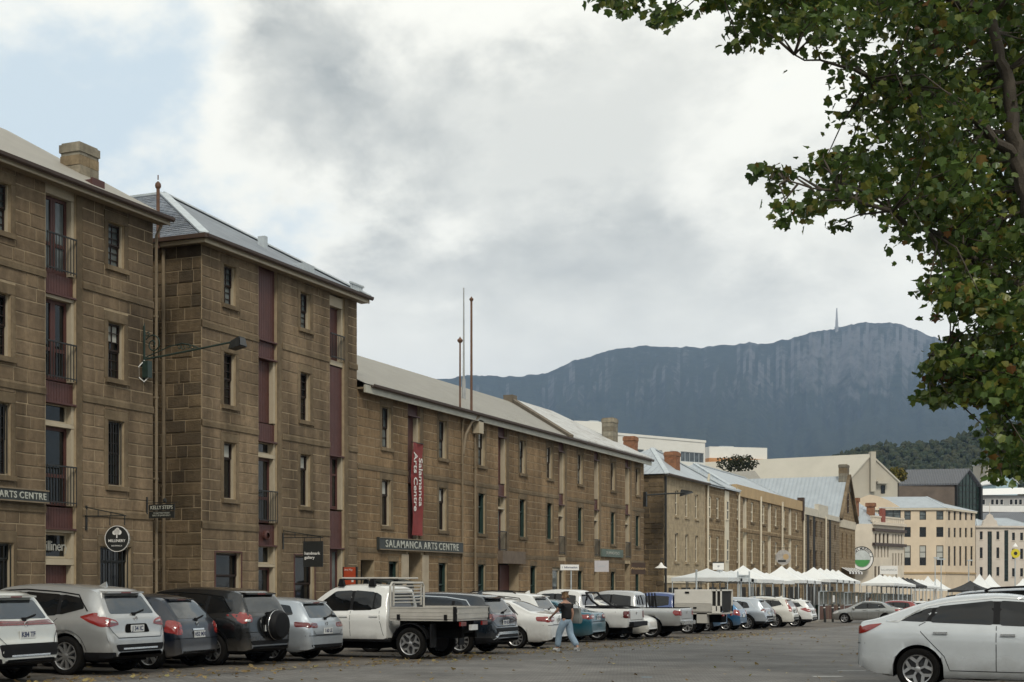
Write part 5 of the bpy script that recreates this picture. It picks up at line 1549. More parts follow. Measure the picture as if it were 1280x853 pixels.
# ------------------------------------------------------------------ vehicles
# car space: x forward from the rear axle, y to the left, z up from the ground
def paint(name, col, metal=0.0, rough=0.32):
    if name in MATS: return MATS[name]
    m, t, b = new_mat(name)
    tcn = nnode(t, 'ShaderNodeTexCoord')
    n1 = nnode(t, 'ShaderNodeTexNoise', {'Vector': tcn.outputs['Object'], 'Scale': 3.0, 'Detail': 6.0, 'Roughness': 0.7})
    k = nnode(t, 'ShaderNodeMapRange', {0: n1.outputs['Fac'], 1: 0.3, 2: 0.7, 3: 0.94, 4: 1.04}).outputs[0]
    sp = nnode(t, 'ShaderNodeSeparateXYZ', {0: tcn.outputs['Object']})
    dz = nnode(t, 'ShaderNodeMath', {0: sp.outputs[2], 1: nnode(t, 'ShaderNodeMath', {0: n1.outputs['Fac'], 1: 0.5}, operation='MULTIPLY').outputs[0]}, operation='ADD').outputs[0]
    dirt = nnode(t, 'ShaderNodeMapRange', {0: dz, 1: 0.45, 2: 0.85, 3: 0.45, 4: 0.0}).outputs[0]
    base = nnode(t, 'ShaderNodeVectorMath', {0: col, 1: k}, operation='MULTIPLY').outputs[0]
    mx = nnode(t, 'ShaderNodeMix', {0: dirt, 6: base, 7: c4((0.16, 0.14, 0.115))}, data_type='RGBA').outputs[2]
    t.links.new(mx, b.inputs['Base Color'])
    b.inputs['Metallic'].default_value = metal
    rr = nnode(t, 'ShaderNodeMapRange', {0: dirt, 1: 0.0, 2: 0.45, 3: rough, 4: 0.6}).outputs[0]
    t.links.new(rr, b.inputs['Roughness'])
    b.inputs['Coat Weight'].default_value = 0.9
    b.inputs['Coat Roughness'].default_value = 0.06
    MATS[name] = m
    return m
m_cglass = glass_mat('dark car glass', (0.006, 0.007, 0.008), 0.03, 0.5, 0.006, True)
m_rglass = glass_mat('car rear glass', (0.02, 0.024, 0.027), 0.03, 1.0, 0.01, True)
m_tyre = M('dusty tyre rubber', (0.009, 0.0085, 0.008), 0.9, 0.25, 8.0, obj=True, spec=0.1)
m_rim = M('alloy rim', (0.42, 0.42, 0.42), 0.32, 0.1, 6.0, metal=0.8, obj=True)
m_rimd = M('dark alloy rim', (0.05, 0.05, 0.052), 0.4, 0.15, 6.0, metal=0.4, obj=True)
m_plast = M('black bumper plastic', (0.008, 0.008, 0.009), 0.6, 0.15, 6.0, obj=True, spec=0.18)
m_chrome = M('bright chrome trim', (0.62, 0.62, 0.61), 0.2, 0.05, 5.0, metal=0.95, obj=True)
m_seam = M('shadow gap rubber', (0.006, 0.006, 0.006), 0.9, 0.1, obj=True, spec=0.05)
m_plate = M('white number plate', (0.60, 0.61, 0.60), 0.5, 0.06, 9.0, obj=True)
m_platetx = M('dark blue plate lettering', (0.03, 0.04, 0.10), 0.6, 0.05)
def lamp_mat(name, col, emis=0.0):
    m, t, b = new_mat(name)
    tcn = nnode(t, 'ShaderNodeTexCoord')
    wv = nnode(t, 'ShaderNodeTexWave', {'Vector': tcn.outputs['Object'], 'Scale': 14.0, 'Distortion': 1.5})
    k = nnode(t, 'ShaderNodeMapRange', {0: wv.outputs['Fac'], 3: 0.55, 4: 1.25}).outputs[0]
    t.links.new(nnode(t, 'ShaderNodeVectorMath', {0: col, 1: k}, operation='MULTIPLY').outputs[0], b.inputs['Base Color'])
    b.inputs['Roughness'].default_value = 0.18
    b.inputs['Coat Weight'].default_value = 1.0
    b.inputs['Coat Roughness'].default_value = 0.03
    return m
m_tail = lamp_mat('red lamp lens', (0.23, 0.013, 0.010))
m_taild = lamp_mat('smoked red lamp lens', (0.13, 0.012, 0.012))
m_clear = lamp_mat('clear lamp lens', (0.55, 0.55, 0.54))

def chaikin(p, n=2, closed=False):
    for _ in range(n):
        q = []
        N = len(p)
        rng = range(N) if closed else range(N - 1)
        if not closed: q.append(p[0])
        for i in rng:
            a, b = p[i], p[(i + 1) % N]
            q.append(tuple(a[k] * .75 + b[k] * .25 for k in range(len(a)))); q.append(tuple(a[k] * .25 + b[k] * .75 for k in range(len(a))))
        if not closed: q.append(p[-1])
        p = q
    return p
def rounded(p, r):
    out = []
    N = len(p)
    for i in range(N):
        a, b, c = Vector(p[i - 1]), Vector(p[i]), Vector(p[(i + 1) % N])
        d0, d1 = min(r, (a - b).length * .4), min(r, (c - b).length * .4)
        u, v = b + (a - b).normalized() * d0, b + (c - b).normalized() * d1
        for k in (0, .33, .67, 1): out.append(tuple(u.lerp(b, k).lerp(b.lerp(v, k), k)))
    return out
def tabf(tab, n=2):
    t = chaikin(tab, n)
    return lambda x: lerp_tab(t, x)

class Body:
    def __init__(self, sp):
        self.sp = sp
        top = chaikin(sp['top'], 2)
        for i in range(1, len(top)):
            if top[i][0] <= top[i - 1][0] + 0.0015: top[i] = (top[i - 1][0] + 0.0015, top[i][1])
        self.T = lambda x: lerp_tab(top, x)
        self.B = tabf(sp['belt']); self.W = tabf(sp['width'], 3)
        Z0 = sp.get('bot', 0.22); wb_ = sp['wb']; ra = sp.get('arch', sp['r'] + 0.055); r = sp['r']
        xs_ = [p[0] for p in top]
        x0, x1 = xs_[0], xs_[-1]
        x = x0
        while x < x1:
            xs_.append(x); x += 0.09
        arches = (0.0, wb_) if not sp.get('one_arch') else ((wb_,) if sp['one_arch'] == 'front' else (0.0,))
        for a in arches:
            for k in range(17):
                xs_.append(a - ra * math.cos(math.pi * k / 16))
            xs_ += [a - ra - 0.002, a + ra + 0.002]
        xs_ = sorted(v for v in xs_ if x0 <= v <= x1)
        st = [xs_[0]]
        for v in xs_[1:]:
            if v - st[-1] > 0.0012: st.append(v)
        def bottom(x):
            z = Z0
            e = min(x - x0, x1 - x)
            tk = sp.get('tuck', (.10, .5))
            if e < tk[1]: z = Z0 + tk[0] * (1 - e / tk[1]) ** 2
            for a in arches:
                d = abs(x - a)
                if d < ra: z = max(z, r + math.sqrt(max(0, ra * ra - d * d)) * 1.0)
            return z
        b = MB(); n = None
        tum = sp.get('tumble', 0.34); clad = sp.get('clad', 0)
        zl = []
        for x in st:
            T, W = self.T(x), self.W(x); B_ = min(self.B(x), T - 0.012); zb = bottom(x)
            Zs = Z0
            hb = max(0.05, B_ - Zs)
            low = [(0.0, Zs), (0.6, Zs), (0.88, Zs + 0.008), (0.935, Zs + 0.06), (0.960, Zs + 0.17), (0.984, Zs + hb * .40), (0.978, Zs + hb * .57), (1.006, Zs + hb * .71), (0.987, Zs + hb * .84), (0.972, Zs + hb * .94), (0.94, B_)]
            ring = [(f * W, min(max(z, zb), B_)) for f, z in low]
            h = T - B_; ws = 0.94 * W; rc = min(0.09, h * 0.55); cr = sp.get('crown', 0.025)
            tm = tum * max(0.0, h - 0.08) + 0.05 * min(1, h / 0.1) * W
            wr = max(0.3 * W, ws - tm)
            for k in (0.3, 0.62):
                ring.append((ws + (wr - ws) * k + 0.018 * math.sin(math.pi * k) * min(1, h / 0.3), B_ + (h - rc) * k))
            ring += [(wr, B_ + h - rc), (wr - 0.28 * rc, B_ + h - 0.34 * rc), (wr - 0.95 * rc, B_ + h - 0.02 * h), (wr * 0.5, T + cr * 0.7 * min(1, h)), (0.0, T + cr * min(1, h))]
            full = [(y, z) for y, z in ring] + [(-y, z) for y, z in reversed(ring[1:-1])]
            n = len(full)
            for y, z in full: b.v.append((x, y, z))
        NS = len(st)
        for i in range(NS - 1):
            for k in range(n):
                k2 = (k + 1) % n
                q = (i * n + k, (i + 1) * n + k, (i + 1) * n + k2, i * n + k2)
                zc = sum(b.v[j][2] for j in q) / 4
                kk = k if k < n // 2 else n - 1 - k
                b.f.append(q); b.m.append(1 if (zc < clad or kk < 2) else 0)
        b.f.append(tuple(range(n))); b.m.append(1 if clad > 0.3 else 0)
        b.f.append(tuple((NS - 1) * n + k for k in reversed(range(n)))); b.m.append(0)
        self.mb = b; self.x0 = x0; self.x1 = x1
        self.bvh = BVHTree.FromPolygons([Vector(v) for v in b.v], b.f)
    def hit(self, axis, sgn, p, q):
        if axis == 'side': o, d = Vector((p, sgn * 3, q)), Vector((0, -sgn, 0))
        elif axis == 'rear': o, d = Vector((-6, p, q)), Vector((1, 0, 0))
        elif axis == 'front': o, d = Vector((9, p, q)), Vector((-1, 0, 0))
        else: o, d = Vector((p, q, 5)), Vector((0, 0, -1))
        h = self.bvh.ray_cast(o, d)
        if h[0] is None:
            h2 = self.bvh.find_nearest(o + d * (3 if axis == 'side' else 5.0))
            return h2[0], d
        return h[0], d
    def decal(self, mb, poly, axis, sgn=1, off=0.006, smooth=1, rings=(1.0, 0.86, 0.6, 0.3), maxseg=0.12):
        p = rounded(poly, 0.05) if smooth else poly
        q = []
        for i in range(len(p)):
            a, b = p[i], p[(i + 1) % len(p)]
            L = math.hypot(b[0] - a[0], b[1] - a[1]); m = max(1, int(L / maxseg))
            for k in range(m): q.append((a[0] + (b[0] - a[0]) * k / m, a[1] + (b[1] - a[1]) * k / m))
        cx = sum(v[0] for v in q) / len(q); cy = sum(v[1] for v in q) / len(q)
        base = len(mb.v); N = len(q)
        for rr in rings:
            for v in q:
                pt, d = self.hit(axis, sgn, cx + (v[0] - cx) * rr, cy + (v[1] - cy) * rr)
                mb.v.append(tuple(pt - d * off))
        pt, d = self.hit(axis, sgn, cx, cy); mb.v.append(tuple(pt - d * off))
        for r_ in range(len(rings) - 1):
            for k in range(N):
                k2 = (k + 1) % N
                mb.f.append((base + r_ * N + k, base + r_ * N + k2, base + (r_ + 1) * N + k2, base + (r_ + 1) * N + k)); mb.m.append(mb.mi)
        l = base + (len(rings) - 1) * N; c = base + len(rings) * N
        for k in range(N): mb.f.append((l + k, l + (k + 1) % N, c)); mb.m.append(mb.mi)
        # a thin edge so that the piece has depth
        eb = len(mb.v)
        for v in q:
            pt, d = self.hit(axis, sgn, v[0], v[1]); mb.v.append(tuple(pt + d * 0.01))
        for k in range(N): mb.f.append((base + k, eb + k, eb + (k + 1) % N, base + (k + 1) % N)); mb.m.append(mb.mi)
        return mb
    def strip(self, mb, line, axis, sgn=1, w=0.012, off=0.003, seg=0.06):
        pts = []
        for a, b in zip(line, line[1:]):
            L = math.hypot(b[0] - a[0], b[1] - a[1]); m = max(1, int(L / seg))
            for k in range(m): pts.append((a[0] + (b[0] - a[0]) * k / m, a[1] + (b[1] - a[1]) * k / m))
        pts.append(line[-1])
        base = len(mb.v)
        for i, p in enumerate(pts):
            a, b = pts[max(0, i - 1)], pts[min(len(pts) - 1, i + 1)]
            tx, ty = b[0] - a[0], b[1] - a[1]; L = math.hypot(tx, ty) or 1
            nx, ny = -ty / L * w / 2, tx / L * w / 2
            for s in (-1, 1):
                h, d = self.hit(axis, sgn, p[0] + nx * s, p[1] + ny * s)
                mb.v.append(tuple(h - d * off))
        for i in range(len(pts) - 1):
            mb.f.append((base + 2 * i, base + 2 * i + 1, base + 2 * i + 3, base + 2 * i + 2)); mb.m.append(mb.mi)
        return mb

WH = {}
def wheel_meshes(r, width, style, rim):
    key = (round(r, 3), width, style, rim.name)
    if key in WH: return WH[key]
    R_ = r * (0.70 if style != 'truck' else 0.6)
    t = MB().lathe([(R_ * 0.98, -width / 2 + 0.02), (R_ * 1.06, -width / 2), (r * 0.93, -width / 2 + 0.004), (r * 0.985, -width / 2 + 0.03), (r, -width * 0.25), (r, width * 0.25), (r * 0.985, width / 2 - 0.03), (r * 0.93, width / 2 - 0.004), (R_ * 1.06, width / 2), (R_ * 0.98, width / 2 - 0.02)], 32, 'y')
    m = MB(); fy = width / 2 - 0.012
    m.lathe([(R_ * 1.0, fy - 0.10), (R_ * 1.01, fy - 0.005), (R_ * 0.985, fy + 0.004), (R_ * 0.93, fy - 0.004), (R_ * 0.90, fy - 0.09)], 32, 'y')
    m.mi = 1
    m.lathe([(R_ * 0.92, fy - 0.075), (0.0, fy - 0.075)], 24, 'y')
    m.mi = 0
    def spoke(a, w0, w1, r0, r1, y0=-0.012, y1=-0.02):
        c, s = math.cos(a), math.sin(a)
        P = lambda rad, off, y: (c * rad - s * off, fy + y, s * rad + c * off)
        m.hexa([P(r0, -w0, y0 - 0.045), P(r0, w0, y0 - 0.045), P(r0, w0 * .8, y0), P(r0, -w0 * .8, y0), P(r1, -w1, y1 - 0.03), P(r1, w1, y1 - 0.03), P(r1, w1 * .8, y1 + 0.012), P(r1, -w1 * .8, y1 + 0.012)])
    n = {'ten': 10, 'five': 5, 'petal': 5, 'six': 6, 'truck': 6, 'steel': 8}.get(style, 7)
    for k in range(n):
        a = 2 * math.pi * k / n + 0.2
        if style == 'five':
            for e in (-0.16, 0.16): spoke(a + e, 0.020, 0.016, R_ * 0.2, R_ * 0.94)
        elif style == 'petal':
            spoke(a, 0.022, 0.02, R_ * 0.15, R_ * 0.55)
            for e in (-0.42, 0.42):
                c0 = a; r0 = R_ * 0.52; c1 = a + e; r1 = R_ * 0.95
                p0 = Vector((math.cos(c0) * r0, fy - 0.025, math.sin(c0) * r0)); p1 = Vector((math.cos(c1) * r1, fy - 0.02, math.sin(c1) * r1))
                m.bar(p0, p1, 0.05, 0.03, Vector((0, 1, 0)))
        else:
            spoke(a, 0.026, 0.021 if n > 7 else 0.032, R_ * 0.15, R_ * 0.95)
    m.lathe([(R_ * 0.2, fy - 0.06), (R_ * 0.2, fy - 0.008), (R_ * 0.12, fy + 0.0), (0, fy + 0.0)], 16, 'y')
    WH[key] = (t.mesh('tyre', m_tyre, None, True, 50), m.mesh('rim', [rim, m_rimd], None, True, 40))
    return WH[key]

PLATES = iter(['K84 TF', 'J 34 IC', 'H52 MX', 'B17 RA', 'I 60 LE', 'F29 KD', 'C71 QN', 'D48 WS', 'A35 VU', 'G96 PZ', 'E63 HB', 'L10 CY', 'M22 GJ', 'N75 DT', 'P41 SO', 'R87 EK', 'T56 AL', 'V13 MF'])
def make_car(sp, name, label, cat, loc, heading, col, group='cars parked along the street', detail=1, rim=None, extra=None, spare=False):
    """heading: world angle of the car's nose"""
    x, y = loc
    root = empty(name, (x, y, G(y)), heading, label, cat, group)
    # follow the fall of the street
    root.rotation_euler = (0, 0, heading)
    bd = Body(sp)
    pm = col
    body = bd.mb.build('body', [pm, m_plast], root, smooth=True, sharp=38)
    r, wb_ = sp['r'], sp['wb']
    # dark underbody filling
    W = sp['width'][len(sp['width']) // 2][1]
    MB().box(bd.x0 + 0.35, bd.x1 - 0.35, -W + 0.30, W - 0.30, 0.24, min(0.72, r + 0.34)).build('underbody', m_seam, root)
    # wheels
    tr = sp.get('track', W - 0.125)
    tm, rmm = wheel_meshes(r, 0.22, sp.get('wheel', 'five'), rim or m_rim)
    for ax in (0.0, wb_):
        for s in (1, -1):
            w = empty_child('wheel', root, (ax, s * tr, r), 0 if s > 0 else math.pi)
            inst('tyre', tm, w, (0, 0, 0)); inst('rim', rmm, w, (0, 0, 0))
    for s in (1, -1):
        for poly in sp['side_windows']:
            bd.decal(MB(), poly, 'side', s, 0.004).build('window', m_cglass, root, smooth=True)
        sw = sorted(sp['side_windows'], key=lambda q: sum(v[0] for v in q) / len(q))
        for wa, wb2 in zip(sw, sw[1:]):
            ra_ = sorted(sorted(wa, key=lambda v: -v[0])[:2], key=lambda v: v[1]); lb2 = sorted(sorted(wb2, key=lambda v: v[0])[:2], key=lambda v: v[1])
            q = [(ra_[0][0] - .03, ra_[0][1] + .012), (ra_[1][0] - .03, ra_[1][1] - .012), (lb2[1][0] + .03, lb2[1][1] - .012), (lb2[0][0] + .03, lb2[0][1] + .012)]
            bd.decal(MB(), q, 'side', s, 0.002, smooth=0).build('window_pillar', m_plast, root, smooth=True)
        if sp.get('win_trim'):
            b = MB(); bd.strip(b, sp['win_trim'], 'side', s, 0.022, 0.008); b.build('window_trim', m_chrome if sp.get('chrome') else m_seam, root)
        if detail:
            b = MB()
            for ln in sp.get('seams', []): bd.strip(b, ln, 'side', s, 0.011, 0.003)
            if b.v: b.build('door_gaps', m_seam, root)
            for hx, hz in sp.get('handles', []):
                p, d = bd.hit('side', s, hx, hz)
                b = MB(); b.box(hx - 0.11, hx + 0.11, p.y - 0.004, p.y + s * 0.032, hz - 0.016, hz + 0.018)
                b.build('door_handle', m_chrome if sp.get('chrome') else pm, root)
        mx, mz = sp['mirror']
        p, d = bd.hit('side', s, mx, mz)
        b = MB(); b.lathe([(0.0, -0.07), (0.07, -0.06), (0.092, 0.0), (0.088, 0.06), (0.0, 0.08)], 10, 'x', (mx, p.y + s * 0.13, mz + 0.03))
        b.bar((mx, p.y - s * 0.03, mz - 0.02), (mx, p.y + s * 0.1, mz), 0.08, 0.05)
        b.build('mirror', sp.get('mirror_mat', pm), root, smooth=True)
        if sp.get('arch_trim'):
            ra = sp.get('arch', r + 0.055)
            for a in (0.0, wb_):
                line = [(a + (ra + 0.028) * math.cos(t), r + (ra + 0.028) * math.sin(t)) for t in [math.pi * k / 18 for k in range(1, 18)]]
                bd.strip(MB(), line, 'side', s, 0.066, 0.012).build('arch_trim', m_plast, root, smooth=True)
        for kind in ('tail', 'head'):
            mats = sp.get('tail_mat', m_tail) if kind == 'tail' else m_clear
            b = MB()
            for poly, ax in sp.get(kind, []):
                if ax == 'side': bd.decal(b, poly, 'side', s, 0.008)
                else: bd.decal(b, [(yy * s, zz) for yy, zz in poly], 'rear' if kind == 'tail' else 'front', 1, 0.010)
            if b.v: b.build('taillight' if kind == 'tail' else 'headlight', mats, root, smooth=True)
            if kind == 'tail' and sp.get('tail_clear'):
                b = MB()
                for poly, ax in sp['tail_clear']: bd.decal(b, [(yy * s, zz) for yy, zz in poly] if ax == 'rear' else poly, ax, s if ax == 'side' else 1, 0.013)
                b.build('reverse_light', m_clear, root, smooth=True)
    if 'rear_window' in sp:
        bd.decal(MB(), sp['rear_window'], 'rear', 1, 0.005, rings=(1, .9, .75, .55, .35, .15)).build('rear_window', m_rglass, root, smooth=True)
    if 'windscreen' in sp:
        bd.decal(MB(), sp['windscreen'], 'front', 1, 0.005, rings=(1, .9, .75, .55, .35, .15)).build('windscreen', m_cglass, root, smooth=True)
    for nm, poly, ax, mt_ in sp.get('decals', []):
        bd.decal(MB(), poly, ax, 1, 0.009).build(nm, mt_, root, smooth=True)
    for nm, line, ax, w_, mt_ in sp.get('lines', []):
        bd.strip(MB(), line, ax, 1, w_, 0.010).build(nm, mt_, root)
    if 'plate' in sp:
        pz = sp['plate']
        p, d = bd.hit('rear', 1, 0.0, pz)
        pl = MB().box(p.x - 0.026, p.x - 0.012, -0.19, 0.19, pz - 0.067, pz + 0.067).build('number_plate', m_plate, root)
        if detail:
            lettering(next(PLATES, 'A10 BC'), 0.115, m_platetx, pl, (p.x - 0.029, 0, pz), (R(90), 0, R(-90)), 0.001, 0.003)
    if 'spoiler' in sp:
        sx, sz, hw, ln = sp['spoiler']
        b = MB().hexa([(sx - ln, -hw * .94, sz - 0.035), (sx - ln, hw * .94, sz - 0.035), (sx + 0.16, hw, sz - 0.03), (sx + 0.16, -hw, sz - 0.03), (sx - ln, -hw * .94, sz - 0.008), (sx - ln, hw * .94, sz - 0.008), (sx + 0.16, hw, sz + 0.03), (sx + 0.16, -hw, sz + 0.03)])
        b.build('spoiler', pm, root)
        MB().box(sx - ln - 0.002, sx - ln + 0.02, -0.14, 0.14, sz - 0.033, sz - 0.012).build('brake_light', m_taild, root)
    if sp.get('rails'):
        xa, xb, yy = sp['rails']
        for s in (1, -1):
            pa, pb_ = bd.hit('top', 1, xa, s * yy)[0], bd.hit('top', 1, xb, s * yy)[0]
            pm_ = bd.hit('top', 1, (xa + xb) / 2, s * yy)[0]
            b = MB().tube([pa, pa + Vector((.12, 0, .05)), pm_ + Vector((0, 0, .055)), pb_ + Vector((-.12, 0, .05)), pb_], 0.018, 6)
            b.build('roof_rail', m_chrome if sp['rails'] and sp.get('rail_chrome') else m_plast, root, smooth=True)
    if detail and 'wiper' in sp:
        z, = sp['wiper']
        p, d = bd.hit('rear', 1, 0.0, z); p2, _ = bd.hit('rear', 1, -0.36, z + 0.07)
        b = MB().bar(p - Vector((0.02, 0, 0)), p2 - Vector((0.02, 0, 0)), 0.02, 0.025); b.box(p.x - 0.04, p.x, -0.04, 0.04, z - 0.03, z + 0.03)
        b.build('wiper', m_plast, root)
    if detail and sp.get('badge'):
        z = sp['badge']; p, d = bd.hit('rear', 1, 0, z)
        MB().lathe([(0.045, -0.012), (0.05, -0.006), (0.03, -0.004), (0.045, 0)], 14, 'x', (p.x - 0.004, 0, z)).build('badge', m_chrome, root)
    if sp.get('antenna'):
        ax_, az_ = sp['antenna']; p, d = bd.hit('top', 1, ax_, 0)
        MB().hexa([(ax_ - .09, -.03, p.z - .01), (ax_ + .1, -.03, p.z - .01), (ax_ + .1, .03, p.z - .01), (ax_ - .09, .03, p.z - .01), (ax_ - .08, -.006, p.z + az_), (ax_ - .03, -.006, p.z + az_ * .8), (ax_ - .03, .006, p.z + az_ * .8), (ax_ - .08, .006, p.z + az_)]).build('antenna_fin', pm, root)
    if extra: extra(root, bd, pm)
    return root

def empty_child(name, parent, loc, rz=0.0):
    o = bpy.data.objects.new(name, None); COL.objects.link(o); o.parent = parent; o.location = loc; o.rotation_euler = (0, 0, rz); o.empty_display_size = 0.1
    return o

# ---- shapes
def W_(w, x0, x1): return [(x0, w * .70), (x0 + .035, w * .84), (x0 + .12, w * .925), (x0 + .40, w * .985), (x0 + 1.0, w), ((x0 + x1) / 2, w), (x1 - 1.1, w), (x1 - .5, w * .955), (x1 - .2, w * .87), (x1 - .06, w * .74), (x1, w * .60)]
SUV = dict(wb=2.70, r=0.365, bot=0.27, clad=0.40, arch=0.425, wheel='ten', tumble=0.33,
    top=[(-1.02, .44), (-1.02, .60), (-1.0, .72), (-.93, .80), (-.90, 1.06), (-.82, 1.13), (-.58, 1.50), (-.50, 1.58), (-.3, 1.625), (.3, 1.665), (1.0, 1.69), (1.55, 1.665), (1.85, 1.59), (2.55, 1.13), (2.75, 1.07), (3.25, .99), (3.52, .87), (3.64, .68), (3.645, .46)],
    belt=[(-1.02, .98), (-.5, 1.10), (0, 1.06), (1.0, 1.03), (2.5, 1.0), (3.64, .85)], width=W_(.915, -1.02, 3.645),
    side_windows=[[(-.38, 1.24), (-.2, 1.44), (.20, 1.50), (.16, 1.12)], [(.24, 1.11), (.27, 1.50), (1.10, 1.55), (1.10, 1.07)], [(1.19, 1.07), (1.19, 1.55), (1.66, 1.525), (2.26, 1.10), (2.2, 1.05)]],
    win_trim=[(-.46, 1.19), (-.16, 1.49), (.3, 1.545), (1.1, 1.59), (1.66, 1.57)], chrome=False,
    seams=[[(.20, 1.06), (.30, .95), (.52, .70), (.56, .42)], [(1.15, 1.06), (1.15, .42)], [(2.24, 1.02), (2.28, .75), (2.2, .42)], [(.56, .40), (2.2, .40)]],
    handles=[(.42, .98), (1.30, .96)], mirror=(2.05, 1.08), arch_trim=True,
    tail=[([(-.95, .92), (-.93, 1.10), (-.62, 1.17), (-.30, 1.09), (-.55, .985), (-.8, .90)], 'side'), ([(.50, .94), (.56, 1.02), (.80, 1.10), (.865, 1.06), (.87, .92), (.78, .90)], 'rear')],
    tail_clear=[([(.56, .975), (.60, 1.0), (.72, 1.03), (.74, .985)], 'rear')],
    head=[([(.45, .78), (.80, .88), (.80, .78), (.5, .73)], 'front'), ([(3.2, .88), (3.5, .80), (3.45, .74), (3.15, .80)], 'side')],
    rear_window=[(-.64, 1.14), (.64, 1.14), (.54, 1.47), (-.54, 1.47)], windscreen=[(-.66, 1.12), (.66, 1.12), (.55, 1.58), (-.55, 1.58)],
    plate=.86, spoiler=(-.55, 1.55, .56, .13), rails=(0.0, 1.55, .56), wiper=(1.13,), badge=1.04, antenna=(-.15, .085),
    decals=[('bumper_insert', [(-.70, .58), (.70, .58), (.64, .45), (-.64, .45)], 'rear', m_plast), ('plate_recess', [(-.36, .79), (.36, .79), (.30, .95), (-.30, .95)], 'rear', m_taild if False else m_seam)],
    lines=[('bumper_chrome', [(-.5, .50), (.5, .50)], 'rear', 0.03, m_chrome), ('hatch_gap', [(-.80, .92), (-.62, .70), (.62, .70), (.80, .92)], 'rear', 0.012, m_seam)])
def vary(base, **kw):
    d = dict(base); d.update(kw); return d
def tf(base, sx=1.0, sz=1.0, sw=1.0, **kw):
    """a stretched shape: sx along, sz up, sw across"""
    d = dict(base)
    for k in ('top', 'belt'): d[k] = [(x * sx, z * sz) for x, z in d[k]]
    d['width'] = [(x * sx, w * sw) for x, w in d['width']]
    d['wb'] *= sx
    for k in ('side_windows',): d[k] = [[(x * sx, z * sz) for x, z in p] for p in d[k]]
    for k in ('win_trim',):
        if k in d: d[k] = [(x * sx, z * sz) for x, z in d[k]]
    if 'seams' in d: d['seams'] = [[(x * sx, z * sz) for x, z in p] for p in d['seams']]
    if 'handles' in d: d['handles'] = [(x * sx, z * sz) for x, z in d['handles']]
    d['mirror'] = (d['mirror'][0] * sx, d['mirror'][1] * sz)
    for k in ('tail', 'head', 'tail_clear'):
        if d.get(k): d[k] = [([(x * (sx if a == 'side' else sw), z * sz) for x, z in p], a) for p, a in d[k]]
    for k in ('rear_window', 'windscreen'):
        if k in d: d[k] = [(y * sw, z * sz) for y, z in d[k]]
    if 'plate' in d: d['plate'] *= sz
    if d.get('badge'): d['badge'] *= sz
    if 'wiper' in d: d['wiper'] = (d['wiper'][0] * sz,)
    if 'spoiler' in d: s = d['spoiler']; d['spoiler'] = (s[0] * sx, s[1] * sz, s[2] * sw, s[3])
    if d.get('rails'): q = d['rails']; d['rails'] = (q[0] * sx, q[1] * sx, q[2] * sw)
    d['decals'] = [(n, [(x * (sw if a != 'side' else sx), z * sz) for x, z in p], a, m) for n, p, a, m in d.get('decals', [])]
    d['lines'] = [(n, [(x * (sw if a != 'side' else sx), z * sz) for x, z in p], a, w, m) for n, p, a, w, m in d.get('lines', [])]
    d.update(kw)
    return d
SMALLSUV = tf(SUV, 0.93, 0.94, 0.965, r=0.34, arch=0.40, wheel='five', rails=None, tail_mat=m_taild,
    tail=[([(-.86, 1.0), (-.84, 1.06), (-.5, 1.08), (-.42, 1.02)], 'side'), ([(-.02, .965), (-.02, 1.03), (.84, 1.06), (.84, .97)], 'rear')], tail_clear=None,
    decals=[('bumper_insert', [(-.74, .66), (.74, .66), (.68, .45), (-.68, .45)], 'rear', m_plast)])
HATCH = dict(wb=2.46, r=0.305, bot=0.22, clad=0.0, wheel='five', tumble=0.36,
    top=[(-.66, .38), (-.665, .56), (-.64, .74), (-.60, .92), (-.55, 1.0), (-.18, 1.38), (-.05, 1.45), (.4, 1.505), (.9, 1.52), (1.3, 1.49), (1.55, 1.42), (2.25, .99), (2.5, .94), (2.85, .86), (3.05, .72), (3.10, .52), (3.10, .38)],
    belt=[(-.66, .86), (0, .97), (1.0, .92), (2.3, .88), (3.1, .72)], width=W_(.848, -.665, 3.10),
    side_windows=[[(-.02, 1.12), (.08, 1.34), (.24, 1.38), (.24, 1.02)], [(.3, .99), (.3, 1.385), (.98, 1.41), (.98, .96)], [(1.06, .96), (1.06, 1.41), (1.4, 1.38), (2.0, .98), (1.95, .94)]],
    seams=[[(.26, 1.0), (.36, .8), (.36, .3)], [(1.02, .96), (1.02, .3)], [(1.95, .94), (2.0, .6), (1.9, .3)]], handles=[(.46, .88), (1.2, .86)], mirror=(1.85, .98),
    tail=[([(-.58, .72), (-.56, .98), (-.36, 1.0), (-.36, .76)], 'side'), ([(.58, .70), (.58, .94), (.70, .98), (.77, .90), (.77, .70)], 'rear')],
    head=[([(.40, .66), (.74, .76), (.74, .62), (.5, .6)], 'front'), ([(2.7, .82), (2.95, .70), (2.9, .62), (2.6, .72)], 'side')],
    rear_window=[(-.58, 1.02), (.58, 1.02), (.47, 1.36), (-.47, 1.36)], windscreen=[(-.6, 1.0), (.6, 1.0), (.5, 1.42), (-.5, 1.42)],
    plate=.70, wiper=(1.0,), badge=.90, spoiler=(-.12, 1.418, .46, .10),
    lines=[('hatch_chrome', [(-.2, .80), (.2, .80)], 'rear', 0.035, m_chrome), ('bumper_gap', [(-.76, .62), (.76, .62)], 'rear', 0.012, m_seam)])
